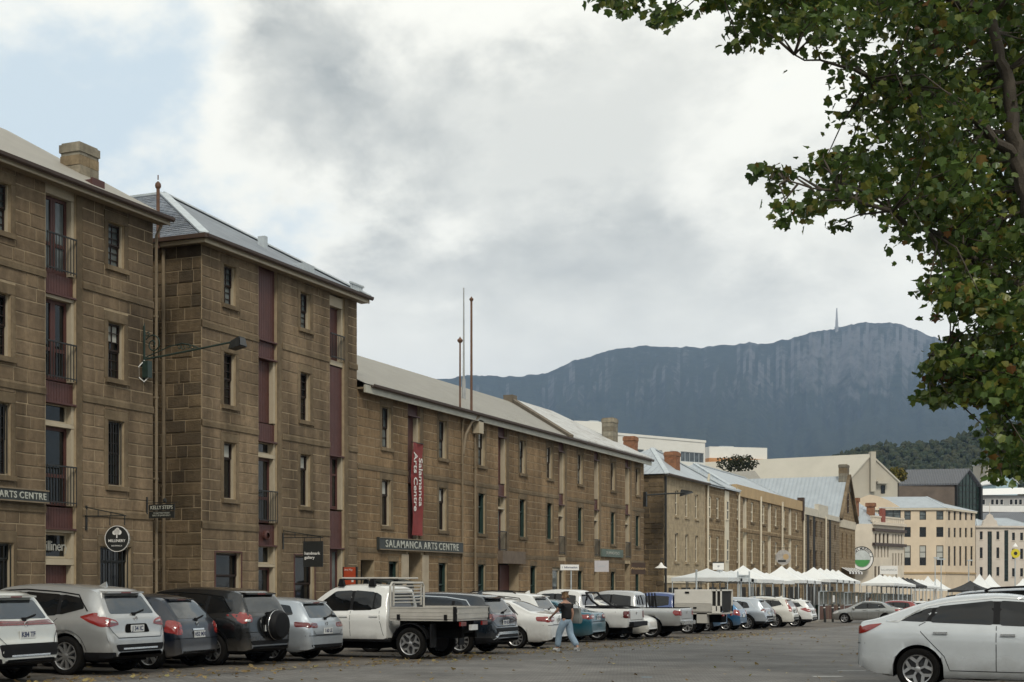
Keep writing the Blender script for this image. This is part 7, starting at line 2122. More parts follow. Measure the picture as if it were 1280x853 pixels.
# ------------------------------------------------------------------ signs, lamps, tents, people
RZ90 = (R(90), 0, R(90))      # upright, facing +x
def lamp_bracket():
    s0 = 35.15
    o = empty('bracket_floodlight', (-27, s0, 8.2), 0, 'green scrolled iron bracket carrying a floodlight out over the lane', 'lamp')
    b = MB(); b.tube([(.05, 0, -.75), (.05, 0, .95)], .035, 6); b.tube([(.05, 0, .9), (.05, 0, 1.05)], [.03, .005], 6)
    b.build('wall_bar', m_green_iron, o, smooth=True)
    b = MB(); b.tube([(.05, 0, -.05), (.6, .05, .0), (1.6, .12, .12), (3.1, .2, .30)], .03, 6); b.tube([(.1, 0, 0), (.9, .08, .28), (1.35, .1, .36), (1.9, .14, .2)], .018, 6)
    b.build('arm', m_green_iron, o, smooth=True)
    b = MB()
    def spiral(cx, cz, r0, turns, sgn, yy=.02):
        return [(cx + r0 * (1 - k / 26.0) * math.cos(sgn * k / 26.0 * turns * 6.283 + 2.6), yy, cz + r0 * (1 - k / 26.0) * math.sin(sgn * k / 26.0 * turns * 6.283 + 2.6)) for k in range(24)]
    b.tube(spiral(.36, .38, .30, 1.8, -1), .02, 6); b.tube(spiral(.16, .72, .1, 1.3, 1), .016, 6)
    for k in range(4): b.tube(spiral(1.25 + k * .16, .24, .09, 1.2, 1 if k % 2 else -1, .1), .014, 5)
    b.build('scrollwork', m_green_iron, o, smooth=True)
    MB().box(.06, .26, -.11, .11, -.62, -.12).build('control_box', m_green_iron, o)
    MB().tube([(.1, -.05, -.1), (-.0, -.2, -.3), (.0, -.2, -.62), (.12, -.1, -.75), (.22, 0, -.6)], .018, 6).build('cable', m_white, o, smooth=True)
    b = MB(); p = Vector((3.2, .21, .27))
    b.hexa([p + Vector(v) for v in ((-.16, -.2, -.20), (.22, -.2, -.12), (.22, .2, -.12), (-.16, .2, -.20), (-.10, -.15, .04), (.18, -.15, .16), (.18, .15, .16), (-.10, .15, .04))])
    b.build('floodlight', m_black, o)
    MB().hexa([p + Vector(v) for v in ((.23, -.18, -.10), (.25, -.18, -.10), (.25, .18, -.10), (.23, .18, -.10), (.19, -.14, .13), (.21, -.14, .13), (.21, .14, .13), (.19, .14, .13))]).build('lens', m_cglass, o)
lamp_bracket()

# floodlight arm on the corner of the arts centre
o = empty('bracket_floodlight', (-27, 84.55, 6.9), 0, 'black straight bracket lamp reaching from the arts centre corner over the side lane', 'lamp')
MB().tube([(.0, .05, .0), (1.4, 1.2, .15), (2.1, 1.9, .2)], .05, 6).build('arm', m_black, o, smooth=True)
MB().hexa([(1.95, 1.75, .0), (2.6, 2.2, .22), (2.35, 2.5, .22), (1.75, 2.0, .0), (2.0, 1.8, .42), (2.5, 2.25, .34), (2.35, 2.4, .34), (1.85, 1.95, .42)]).build('floodlight', m_black, o)
MB().box(-.1, .2, -.05, .2, -.7, .2).build('control_box', m_black, o)
o = empty('shade_lamp', (-27, 86.5, 2.45), 0, 'white conical shade lamp hanging from a wall arm in the lane', 'lamp')
MB().tube([(.0, 2.4, .55), (.25, 1.2, .6), (.45, .3, .55), (.5, .2, .3)], .025, 6).build('arm', m_black, o, smooth=True)
MB().lathe([(.03, .35), (.08, .30), (.16, .16), (.42, 0), (.40, -.01), (.12, .14)], 16, 'z', (.5, .2, -.05)).build('shade', m_white, o, smooth=True)

# wall signs of the arts centre
m_signbk = M('charcoal sign board', (0.035, 0.040, 0.038), 0.5, 0.1)
m_signtx = M('pale sign lettering', (0.42, 0.43, 0.38), 0.6, 0.08)
def long_sign(s0, s1, z0, z1, txt, size, label, align, anchor, sx=1.0):
    o = empty('wall_sign', (-27, (s0 + s1) / 2, z0), 0, label, 'sign', 'long charcoal wall signs')
    L = (s1 - s0) / 2; h = z1 - z0
    MB().box(.03, .16, -L, L, 0, h).build('board', m_signbk, o)
    b = MB(); b.box(.16, .19, -L, L, 0, .035); b.box(.16, .19, -L, L, h - .035, h); b.build('frame_trim', m_pipe, o)
    ws_ = [lettering(w, size, m_signtx, o, (.168, 0, h / 2 - .01), RZ90, .01, 0.004, 1.18, 'LEFT', sx) for w in txt.split()]
    wd = [max(v.co.x for v in q.data.vertices) * sx for q in ws_]; gap = size * .38 * sx
    at = anchor - (sum(wd) + gap * 2) * (.5 if align == 'CENTER' else 1)
    for q, w in zip(ws_, wd): q.location.y = at; at += w + gap
long_sign(49.85, 57.7, 2.74, 3.24, 'SALAMANCA ARTS CENTRE', .42, 'long charcoal sign reading SALAMANCA ARTS CENTRE over the arts centre door', 'CENTER', 0, 1.16)
long_sign(25.2, 30.85, 3.56, 3.92, 'SALAMANCA ARTS CENTRE', .25, 'long charcoal sign ending in ARTS CENTRE on the chimney warehouse', 'RIGHT', 2.72, 1.0)
# red banner
o = empty('hanging_banner', (-26.9, 53.1, 3.4), 0, 'long red banner with white Salamanca Arts Centre lettering running downwards', 'banner')
m_ban = M('red banner cloth', (0.20, 0.027, 0.024), 0.7, 0.2, 1.5)
b = MB(); n = 14
for i in range(n + 1):
    for j in range(4):
        z = 3.85 * i / n; y = -.52 + 1.04 * j / 3
        b.v.append((.10 + .035 * math.sin(z * 2.1 + j * 1.3) + (.05 * math.sin(j * 2.0 + .6) if i > n - 2 else 0), y + .02 * math.sin(z * 1.7), z))
for i in range(n):
    for j in range(3): b.f.append((i * 4 + j, i * 4 + j + 1, (i + 1) * 4 + j + 1, (i + 1) * 4 + j)); b.m.append(0)
b.build('cloth', m_ban, o, smooth=True)
m_bantx = M('white banner print', (0.66, 0.64, 0.60), 0.7, 0.05)
lettering('Salamanca', .46, m_bantx, o, (.155, .17, 3.25), (R(90), R(90), R(90)), .003, .006, 1.0, 'LEFT', 1.08)
lettering('Arts Centre', .46, m_bantx, o, (.155, -.29, 3.45), (R(90), R(90), R(90)), .003, .006, 1.0, 'LEFT', 1.08)
MB().tube([(.1, -.55, 3.86), (.1, .55, 3.86)], .02, 6).build('banner_rod', m_black, o)

# hanging signs
def bracket(o, L, drop=.0):
    b = MB(); b.box(0, .05, -.03, .03, -.35, .35); b.bar((.02, 0, .05), (L, 0, .05), .03, .03); b.bar((.02, 0, .3), (L * .95, 0, .07), .02, .03)
    for k in (1, 2): b.bar((L * k / 3.2, 0, .05), (L * k / 3.2, 0, .05 + .25 * (1 - k / 3.2)), .02, .02, Vector((0, 1, 0)))
    return b.build('bracket', m_black, o)
o = empty('hanging_sign', (-27, 32.55, 3.25), R(12), 'round black hanging sign with white rim and tree emblem beside the shop window', 'sign')
bracket(o, 1.25)
MB().lathe([(0, -.03), (.37, -.03), (.37, .03), (0, .03)], 36, 'y', (.98, 0, -.60)).build('disc', m_black, o)
MB().lathe([(.355, -.036), (.37, -.036), (.37, .036), (.355, .036)], 36, 'y', (.98, 0, -.60), True).build('rim', m_white, o)
for xx in (.75, 1.2): MB().bar((xx, 0, .05), (xx, 0, -.22), .02, .02, Vector((0, 1, 0))).build('hanger', m_black, o)
b = MB()
for dx, dz, r in ((0, -.40, .085), (-.07, -.43, .065), (.075, -.42, .07), (.02, -.35, .06)): b.lathe([(r, -.038), (0, -.038)], 12, 'y', (.98 + dx, 0, dz))
b.box(.965, .995, -.04, -.033, -.58, -.42); b.build('tree_emblem', m_white, o)
lettering('MILLINERY', .11, m_white, o, (.98, -.04, -.66), (R(90), 0, 0), .002, .001)
lettering('SALAMANCA', .055, m_white, o, (.98, -.04, -.80), (R(90), 0, 0), .002)
o = empty('hanging_sign', (-26.98, 35.3, 3.72), R(-2), 'black iron sign reading KELLY STEPS hung at the lane corner', 'sign'); o.scale = (.8, .8, .8)
b = MB(); b.box(0, .04, -.03, .03, -.3, .35); b.bar((0, 0, .12), (1.45, 0, .12), .03, .03); b.lathe([(0, .30), (.07, .24), (.07, .16), (0, .12)], 8, 'z', (.85, 0, 0)); b.build('bracket', m_black, o)
b = MB(); b.box(.12, 1.32, -.02, .02, -.18, .06); b.box(.12, 1.30, -.02, .02, -.46, -.20); b.build('board', m_black, o)
lettering('KELLY STEPS', .19, m_signtx, o, (.72, -.024, -.065), (R(90), 0, 0), .002, .002)
lettering('TO BATTERY POINT\nBUILT BY JAMES KELLY', .085, m_signtx, o, (.72, -.024, -.32), (R(90), 0, 0), .002)
o = empty('hanging_sign', (-27, 42.95, 2.95), R(8), 'square black gallery sign hanging from a long iron bracket', 'sign')
bracket(o, 1.55)
MB().box(.80, 1.54, -.02, .02, -.98, -.08).build('board', m_black, o)
for xx in (.85, 1.45): MB().bar((xx, 0, .05), (xx, 0, -.1), .02, .02, Vector((0, 1, 0))).build('hanger', m_black, o)
lettering('handmark\ngallery', .145, m_white, o, (.85, -.024, -.58), (R(90), 0, 0), .002, .002, 1, 'LEFT')
o = empty('notice_board', (-25.6, 45.3, G(45) + .2), R(-15), 'orange notice board on a post in front of the arts centre', 'sign')
MB().box(-.30, .30, -.03, .03, 1.75, 2.38).build('board', M('orange red enamel', (0.48, 0.075, 0.03), 0.5, 0.05), o)
MB().box(-.30, .30, -.028, .028, .9, 1.72).build('lower_board', m_signbk, o)
for sx in (-.33, .33): MB().box(sx - .03, sx + .03, -.03, .03, 0, 2.4).build('post', m_black, o)
lettering('Arts Map', .11, m_white, o, (-.26, -.035, 2.29), (R(90), 0, 0), .002, 0, 1, 'LEFT'); MB().box(.1, .2, -.036, -.031, 1.84, 1.94).build('print_mark', m_white, o)
def post_sign(name, px, t, z0, z1, w, face, txt, txtm, label, post=True, rot=0, dots=False, ts=.2):
    p = far(px, t); g = G(p.y) + .15
    o = empty(name, (p.x, p.y, g), YAW + R(rot), label, 'sign')
    MB().box(-w / 2, w / 2, -.02, .02, z0 - g, z1 - g).build('board', face, o)
    if post: MB().tube([(.1, .05, 0), (.1, .05, z0 - g + .1)], .035, 6).build('post', m_lead, o)
    if txt: lettering(txt, ts, txtm, o, (0, -.024, (z0 + z1) / 2 - g), (R(90), 0, 0), .002, .002)
    if dots:
        for sx in (-.42, .42): MB().lathe([(.06, -.026), (0, -.026)], 10, 'y', (sx, 0, (z0 + z1) / 2 - g)).build('print_dot', m_black, o)
    return o
ztq = lambda t, py: CAMZ + t * (731 - py) / 1778
post_sign('direction_sign', 712, 70, ztq(70, 713), ztq(70, 706), .98, m_white, 'i  Information', m_platetx, 'white finger sign with blue lettering on a pole before the shop front', rot=20, ts=.15)
post_sign('square_sign', 752, 76, ztq(76, 715), ztq(76, 701), .80, M('pale grey sign face', (0.46, 0.44, 0.45), 0.6, 0.04), 'GALLERY', m_lead, 'pale grey square sign with two black dots on the arts centre wall', rot=15, ts=.11, post=False)
post_sign('pub_board', 798, 80.5, ztq(80.5, 718), ztq(80.5, 703.5), .82, m_brown, 'Woolstore', m_tan, 'brown framed board with pale script near the lane corner', rot=10, ts=.2, post=False)
o = empty('wall_sign', (-27, 78.4, 2.95), 0, 'weathered green name board under the arts centre windows', 'sign'); MB().box(.02, .12, -1.9, 1.9, 0, .45).build('board', M('faded green board', (0.10, 0.13, 0.11), 0.7, 0.2), o)
lettering('SALAMANCA PLACE', .26, m_signtx, o, (.13, 0, .22), RZ90, .003)
pk = post_sign('parking_sign', 898, 84, ztq(84, 712.5), ztq(84, 704), .66, m_white, '2P', m_platetx, 'white and black parking sign on a grey pole by the tents', ts=.13)
MB().box(-.33, .33, -.022, .022, ztq(84, 704) - pk.location.z, ztq(84, 702.2) - pk.location.z).build('top_band', m_black, pk)
o = empty('goalpost_sign', (*far(929.5, 82).xy, G(82)), YAW, 'grey two legged sign frame standing by the white tents', 'sign')
for sx in (-.33, .33): MB().tube([(sx, 0, 0), (sx, 0, 3.15)], .04, 6).build('post', m_lead, o)
MB().box(-.33, .33, -.02, .02, 2.75, 2.95).build('board', m_lead, o); lettering('MARKET ST', .11, m_black, o, (0, -.024, 2.85), (R(90), 0, 0), .002)
o = empty('signpost', (*far(870.5, 78).xy, G(78)), YAW, 'plain grey post standing in front of the first white tent', 'post'); MB().tube([(0, 0, 0), (0, 0, 3.1)], .05, 8).build('pole', m_lead, o); MB().lathe([(.07, 3.1), (.07, 3.14), (0, 3.17)], 8).build('cap', m_lead, o)
o = empty('round_hanging_sign', (*far(979, 108).xy, ztq(108, 697)), YAW, 'round pictorial hanging sign on an iron arm above the tents', 'sign')
MB().lathe([(0, -.03), (.58, -.03), (.58, .03), (0, .03)], 28, 'y').build('disc', M('faded pictorial print', (0.33, 0.31, 0.29), 0.6, 0.35, 3.0), o)
b = MB(); b.bar((-.75, 0, .72), (.55, 0, .72), .04, .04); b.bar((-.3, 0, .72), (-.3, 0, .5), .02, .02, Vector((0, 1, 0))); b.bar((.3, 0, .72), (.3, 0, .5), .02, .02, Vector((0, 1, 0))); b.build('bracket', m_black, o)
MB().lathe([(.22, -.036), (0, -.036)], 14, 'y', (.2, 0, .05)).build('figure_print', m_tan, o); MB().box(-.4, .2, -.04, -.033, -.35, -.2).build('lettering_band', m_black, o)
cr_ = empty('crossing_sign', (*far(1269, 150).xy, G(150)), YAW, 'yellow round pedestrian crossing sign on a striped pole', 'sign')
MB().tube([(0, 0, 0), (0, 0, 6.0)], .06, 8).build('pole', m_lead, cr_)
zc = ztq(150, 692) - G(150)
MB().lathe([(0, -.04), (.48, -.04), (.48, .02), (0, .02)], 20, 'y', (0, -.1, zc)).build('disc', M('yellow sign face', (0.62, 0.52, 0.03), 0.5), cr_)
MB().lathe([(.2, -.045), (0, -.045)], 8, 'y', (0, -.1, zc)).build('walking_figure', m_black, cr_); MB().lathe([(.3, 0), (.02, .4)], 8, 'z', (0, -.05, zc + .7)).build('lamp_cap', m_white, cr_)
for i, (px, t, h, lb) in enumerate(((1169, 160, 6.3, 'thin grey lamp post before the cream block, left of the marquee pole'), (1176.5, 165, 6.3, 'grey double arm lamp post standing behind the marquee'), (1211, 170, 6.3, 'thin grey lamp post beside the black market umbrella'))):
    o = empty('street_lamp', (*far(px, t).xy, G(t)), YAW, lb, 'street lamp', 'thin street lamps')
    MB().tube([(0, 0, 0), (0, 0, h)], [.08, .05], 8).build('pole', m_lead, o); MB().box(-.5 if i == 1 else -.15, .45, -.08, .08, h - .05, h + .1).build('lamp_head', m_lead, o)

# hooded black bins before the arts centre
for yy, lb in ((47.9, 'black hooded bin by the green shuttered window'), (49.6, 'black hooded bin by the arts centre doorway')):
    o = empty('hooded_bin', (-25.6, yy, G(yy) + .2), 0, lb, 'bin', 'black hooded bins')
    MB().box(-.27, .27, -.27, .27, 0, 1.75).build('bin_body', m_black, o)
    b = MB().hexa([(-.36, -.36, 1.95), (.36, -.36, 1.82), (.36, .36, 1.82), (-.36, .36, 1.95), (-.36, -.36, 2.05), (.36, -.36, 1.90), (.36, .36, 1.90), (-.36, .36, 2.05)]); b.build('hood', m_signbk, o)
    for sx in (-.24, .24): MB().box(sx - .02, sx + .02, -.25, .25, 1.75, 1.92).build('hood_leg', m_black, o)

# ---- tents along the row
ORD = ['first', 'second', 'third', 'fourth', 'fifth', 'sixth', 'seventh', 'eighth', 'ninth', 'tenth', 'eleventh', 'twelfth', 'thirteenth', 'fourteenth', 'fifteenth']
def tent(x, y, w, ze, zp, mat, label, g, gnd, posts=True):
    o = empty('market_tent', (x, y, gnd), 0, label, 'tent', g)
    h = w / 2; e = ze; p = zp
    b = MB(); N = 7
    for side in range(4):
        ca, sa = math.cos(side * math.pi / 2), math.sin(side * math.pi / 2)
        for i in range(N):
            f0, f1 = i / N, (i + 1) / N
            def q(f, s):
                r_ = h * (1 - f); z = e + (p - e) * (0.62 * f + 0.38 * f ** 2.6)
                return (ca * r_ - sa * r_ * s, sa * r_ + ca * r_ * s, z - .04 * (1 - f) * (1 - s * s))
            for s0_, s1_ in ((-1, -.33), (-.33, .33), (.33, 1)): b.poly([q(f0, s0_), q(f0, s1_), q(f1, s1_), q(f1, s0_)])
    b.build('canopy', mat, o, smooth=True)
    b = MB()
    for side in range(4):
        ca, sa = math.cos(side * math.pi / 2), math.sin(side * math.pi / 2)
        for k in range(6):
            s0_, s1_ = -h + w * k / 6, -h + w * (k + 1) / 6
            b.poly([(ca * h - sa * s0_, sa * h + ca * s0_, e), (ca * h - sa * s1_, sa * h + ca * s1_, e), (ca * h - sa * s1_, sa * h + ca * s1_, e - .2 - .03 * (k % 2)), (ca * h - sa * s0_, sa * h + ca * s0_, e - .2 - .03 * ((k + 1) % 2))])
    b.build('valance', mat, o)
    if posts:
        for sx in (-1, 1):
            for sy in (-1, 1): MB().tube([(sx * (h - .05), sy * (h - .05), 0), (sx * (h - .05), sy * (h - .05), e)], .03, 6).build('post', m_lead, o)
    return o
m_tent = M('white tent fabric', (0.70, 0.71, 0.70), 0.6, 0.05, 0.8)
m_tentb = M('black tent fabric', (0.03, 0.03, 0.03), 0.7, 0.1)
m_tentd = M('grey white tent fabric', (0.58, 0.60, 0.60), 0.6, 0.06, 0.8)
def yD(px, D):
    u = (px - 640) / 1778.0
    return D * (math.cos(YAW) + u * math.sin(YAW)) / (math.sin(YAW) - u * math.cos(YAW))
TG = 'white tents in a row along the footpath'
for k_, px in enumerate((884, 900, 914)): y_ = yD(px, 21.6); tent(-21.6, y_, 3.3, 2.66, 3.2, m_tentd, ORD[k_] + ' low white square tent counted from the arts centre lane', TG, G(y_) + .1)
for k_, (px, rise) in enumerate(((929, .88), (943.5, 0.8), (958, .55))): y_ = yD(px, 21.2); tent(-21.2, y_, 3.1, 2.66, 2.66 + rise, m_tent, ['tallest', 'middle', 'lowest'][k_] + ' of three white tents before the narrow brown warehouse', TG, G(y_) + .1)
for k_, px in enumerate((977, 987.5, 997, 1006)): y_ = yD(px, 21.0); tent(-21.0, y_, 3.0, 2.78, 3.75 if px < 995 else 3.5, m_tent, ORD[k_] + ' pointed white tent along from the round pictorial sign', TG, G(y_) + .1)
for k_, px in enumerate((1017, 1025.5, 1033.5, 1041, 1048)): y_ = yD(px, 20.4); tent(-20.4, y_, 3.0, 2.95, 3.85, m_tent, ORD[k_] + ' tall white tent above the terrace screens, counted from the bin', TG, G(y_) + .1)
for i in range(12):
    y_ = 131.5 + i * 3.05
    bl = 5 <= i <= 7
    tent(-19.6, y_, 2.9, 3.0, 3.8, m_tentb if bl else m_tent, (ORD[i - 5] + ' of the three black tents, counted from the terrace') if bl else (ORD[i] + ' white tent past the tall tents, before the black ones' if i < 5 else ORD[i - 8] + ' white tent beyond the black tents, towards the pub'), TG, G(y_) + .1)
for px, t, mt_, lb, w_, e_, p_ in ((1160, 172, m_tent, 'white gabled marquee before the cream block, its left bay', 3.2, 3.0, 4.6), (1171, 175, m_tent, 'white gabled marquee before the cream block, its right bay', 3.2, 3.0, 4.3), (1213, 150, m_tentb, 'black market umbrella with yellow top before the cream block', 4.2, 2.7, 3.7),
                              (1224.5, 178, m_tent, 'white pointed tent beside the black market umbrella', 3.4, 3.1, 5.0), (1237, 181, m_tent, 'white pointed tent before the classical building', 3.4, 3.1, 5.0), (1279, 175, m_tent, 'white pointed tent by the crossing sign', 3.0, 3.0, 4.4)):
    p = far(px, t); tent(p.x, p.y, w_, e_, p_, mt_, lb, 'tents before the cream block', G(p.y))

# terrace screens below the tents
m_screen = M('red brown timber screen', (0.10, 0.045, 0.03), 0.7, 0.2, 2.0)
m_clearp = glass_mat('terrace glass', (0.10, 0.10, 0.09), 0.08)
for i in range(15):
    y_ = 99.0 + i * 3.3
    o = empty('terrace_screen', (-18.9, y_, G(y_) + .15), 0, ORD[i] + ' red brown terrace screen counted from the wheelie bin', 'screen', 'terrace screens')
    b = MB()
    for k in range(6): b.box(-.03, .03, .02 + k * .53, .53 + k * .53, 0, .95)
    b.build('timber_panel', m_screen, o)
    MB().box(-.01, .01, .05, 3.2, 1.02, 1.95).build('pane', m_clearp, o)
    b = MB(); b.box(-.04, .04, 0, .07, 0, 2.0); b.box(-.04, .04, 1.6, 1.66, 1.0, 2.0); b.box(-.04, .04, 0, 3.28, 1.95, 2.0); b.box(-.045, .045, 0, 3.28, .96, 1.01); b.build('frame', m_pipe if i % 3 else m_lead, o)
    if i in (1, 4): MB().box(.03, .05, 1.8, 2.5, 1.2, 1.7).build('notice', m_white, o)
MB()
# dark panels on the solid walls imitate shaded shop openings behind the tents
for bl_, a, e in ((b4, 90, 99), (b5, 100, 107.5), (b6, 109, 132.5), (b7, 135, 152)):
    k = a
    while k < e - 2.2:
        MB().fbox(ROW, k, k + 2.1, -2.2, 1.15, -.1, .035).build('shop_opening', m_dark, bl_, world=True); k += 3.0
# bin and bollards
bp_ = far(1021.5, 101); o = empty('wheelie_bin', (bp_.x, bp_.y, G(bp_.y) + .14), R(10), 'dark green wheelie bin in front of the terrace screen', 'bin')
m_bin = M('dark green plastic', (0.012, 0.045, 0.025), 0.5, 0.1)
MB().hexa([(-.28, -.3, .05), (.28, -.3, .05), (.28, .3, .05), (-.28, .3, .05), (-.36, -.38, .98), (.36, -.38, .98), (.36, .38, .98), (-.36, .38, .98)]).build('bin_body', m_bin, o); MB().box(-.38, .40, -.40, .40, .98, 1.05).build('lid', m_bin, o)
for s in (-.3, .3): MB().lathe([(.11, -.03), (.11, .03)], 10, 'y', (-.25, s, .11)).build('wheel', m_black, o)
for px, t, lb in ((1031.5, 97, 'leaning black bollard next to the green wheelie bin'), (1041, 98.5, 'black bollard at the nose of the grey silver sedan'), (1049, 104, 'black bollard behind the bonnet of the grey silver sedan')):
    p = far(px, t); o = empty('bollard', (p.x, p.y, G(p.y)), R(40), lb, 'bollard', 'black bollards'); o.rotation_euler = (R(3), R(-3) if t == 97 else 0, 0)
    MB().tube([(0, 0, 0), (0, 0, 1.2), (0, 0, 1.28)], [.08, .075, .03], 10).build('shaft', m_black, o, smooth=True); MB().tube([(0, 0, .98), (0, 0, 1.04)], .08, 10).build('white_band', m_white, o)

# ---- people
def skin_mesh(name, verts, edges, radii, mat, sub=2):
    me = bpy.data.meshes.new(name); me.from_pydata(verts, edges, [])
    ob = bpy.data.objects.new('tmp', me); COL.objects.link(ob)
    md = ob.modifiers.new('s', 'SKIN'); md.use_smooth_shade = True
    for i, sv_ in enumerate(me.skin_vertices[0].data):
        r = radii[i]; sv_.radius = r if isinstance(r, tuple) else (r, r); sv_.use_root = (i == 0)
    sb = ob.modifiers.new('d', 'SUBSURF'); sb.levels = sub; sb.render_levels = sub
    dg = bpy.context.evaluated_depsgraph_get()
    out = bpy.data.meshes.new_from_object(ob.evaluated_get(dg)); out.name = name
    bpy.data.objects.remove(ob)
    out.materials.clear(); out.materials.append(mat)
    for p in out.polygons: p.use_smooth = True
    return out
m_skin = M('skin', (0.42, 0.24, 0.17), 0.55, 0.08, 12.0, obj=True)
def person(name, label, loc, heading, J, tee, jeans, hair, bun=False, scale=1.0, sleeve=0.55, shoe=None):
    """J: joints of the pose"""
    x, y, z = loc
    o = empty(name, loc, heading, label, 'person'); o.scale = (scale,) * 3
    V, E, Rr, idx = [], [], [], {}
    def add(k, p, r, par=None):
        idx[k] = len(V); V.append(p); Rr.append(r)
        if par is not None: E.append((idx[par], idx[k]))
    add('pel', J['pel'], (.085, .07)); add('waist', J['waist'], (.075, .06), 'pel'); add('chest', J['chest'], (.09, .065), 'waist'); add('upch', J['upch'], (.125, .08), 'chest')
    add('neck', J['neck'], .048, 'upch'); add('jaw', J['jaw'], .055, 'neck'); add('head', J['head'], (.078, .088), 'jaw'); add('crown', J['crown'], (.066, .076), 'head')
    for s in 'LR':
        add('sh' + s, J['sh' + s], .055, 'upch'); add('el' + s, J['el' + s], .038, 'sh' + s); add('wr' + s, J['wr' + s], .026, 'el' + s)
        w = Vector(J['wr' + s]); d = (w - Vector(J['el' + s])).normalized(); sd_ = d.cross(Vector((0, 0, 1))) if abs(d.z) < .9 else d.cross(Vector((0, 1, 0))); sd_.normalize()
        pm_ = w + d * .06; add('pa' + s, tuple(pm_), (.034, .018), 'wr' + s)
        for k, (off, ln) in enumerate(((-.030, .075), (-.010, .088), (.010, .082), (.028, .065))):
            a = pm_ + d * .035 + sd_ * off; add('f%d' % k + s, tuple(a), .0095, 'pa' + s)
            c = a + d * ln * .6 + Vector((0, 0, -.012)); add('g%d' % k + s, tuple(c), .0085, 'f%d' % k + s); add('h%d' % k + s, tuple(c + d * ln * .35 + Vector((0, 0, -.02))), .007, 'g%d' % k + s)
        th = w + d * .025 - sd_ * .035; add('t0' + s, tuple(th), .012, 'wr' + s); add('t1' + s, tuple(th + d * .04 - sd_ * .02 + Vector((0, 0, -.01))), .009, 't0' + s)
        add('hp' + s, J['hp' + s], .065, 'pel'); add('kn' + s, J['kn' + s], .058, 'hp' + s); add('an' + s, J['an' + s], .040, 'kn' + s); add('to' + s, J['to' + s], .035, 'an' + s)
    body = skin_mesh('body', V, E, Rr, m_skin, 2)
    inst('body', body, o, (0, 0, 0))
    def sub(keys, edges, rad, nm, mat):
        vv = [J[k] if k in J else V[idx[k]] for k in keys]; ee = [(keys.index(a), keys.index(b)) for a, b in edges]
        inst(nm, skin_mesh(nm, vv, ee, rad, mat, 2), o, (0, 0, 0))
    mid = lambda a, b, t: tuple(Vector(J[a]).lerp(Vector(J[b]), t))
    for s in 'LR': J['sl' + s] = mid('sh' + s, 'el' + s, sleeve); J['hem' + s] = mid('kn' + s, 'an' + s, .93); J['sm' + s] = mid('sh' + s, 'el' + s, sleeve * .5)
    J['hm'] = mid('pel', 'waist', -.35); J['hj'] = mid('pel', 'waist', .6)
    sub(['hm', 'waist', 'chest', 'upch', 'shL', 'smL', 'slL', 'shR', 'smR', 'slR'], [('hm', 'waist'), ('waist', 'chest'), ('chest', 'upch'), ('upch', 'shL'), ('shL', 'smL'), ('smL', 'slL'), ('upch', 'shR'), ('shR', 'smR'), ('smR', 'slR')],
        [(.182, .15), (.165, .13), (.165, .12), (.135, .095), .078, .072, .07, .078, .072, .07], 'shirt', tee)
    sub(['pel', 'hj', 'hpL', 'knL', 'hemL', 'hpR', 'knR', 'hemR'], [('pel', 'hj'), ('pel', 'hpL'), ('hpL', 'knL'), ('knL', 'hemL'), ('pel', 'hpR'), ('hpR', 'knR'), ('knR', 'hemR')],
        [(.165, .135), (.15, .118), .125, .098, .088, .125, .098, .088], 'trousers', jeans)
    for s in 'LR':
        a, t_ = Vector(J['an' + s]), Vector(J['to' + s]); hl_ = a - (t_ - a).normalized() * .05; hl_.z = max(.045, a.z - .055)
        inst('shoe', skin_mesh('shoe', [tuple(a - Vector((0, 0, .03))), tuple(hl_), tuple(a.lerp(t_, .6) - Vector((0, 0, .01))), tuple(t_)], [(0, 1), (0, 2), (2, 3)], [.055, .045, .048, .042], shoe or m_plate, 2), o, (0, 0, 0))
    hd, cw = Vector(J['head']), Vector(J['crown']); fwd = Vector((1, 0, 0))
    hv = [tuple(hd - fwd * .045 - Vector((0, 0, .03))), tuple(hd - fwd * .035 + Vector((0, 0, .04))), tuple(cw - fwd * .02 + Vector((0, 0, .012))), tuple(cw + fwd * .045 + Vector((0, 0, .0)))]
    hr = [.062, .085, .082, .05]
    he = [(1, 0), (1, 2), (2, 3)]
    inst('hair', skin_mesh('hair', [hv[1], hv[0], hv[2], hv[3]], [(0, 1), (0, 2), (2, 3)], [hr[1], hr[0], hr[2], hr[3]], hair, 2), o, (0, 0, 0))
    if bun: inst('hair_bun', skin_mesh('hair_bun', [tuple(hd - fwd * .12 + Vector((0, 0, .02))), tuple(hd - fwd * .15 + Vector((0, 0, -.02)))], [(0, 1)], [.04, .035], hair, 2), o, (0, 0, 0))
    # face: nose, ears, eyes, mouth
    f = MB(); n0 = hd + fwd * .085
    f.hexa([n0 + Vector(v) for v in ((0, -.014, -.03), (.026, -.012, -.028), (.026, .012, -.028), (0, .014, -.03), (-.004, -.006, .02), (.004, -.005, .02), (.004, .005, .02), (-.004, .006, .02))])
    f.build('nose', m_skin, o)
    for s in (-1, 1):
        MB().lathe([(0, -.006), (.012, 0), (0, .006)], 8, 'x', (hd.x + .078, hd.y + s * .030, hd.z + .012)).build('eye', m_black, o, smooth=True)
        MB().lathe([(0, -.008), (.026, 0), (0, .008)], 10, 'y', (hd.x - .005, hd.y + s * .080, hd.z - .01)).build('ear', m_skin, o, smooth=True)
    MB().box(hd.x + .066, hd.x + .076, -.022, .022, hd.z - .062, hd.z - .052).build('mouth', m_maroon, o)
    return o
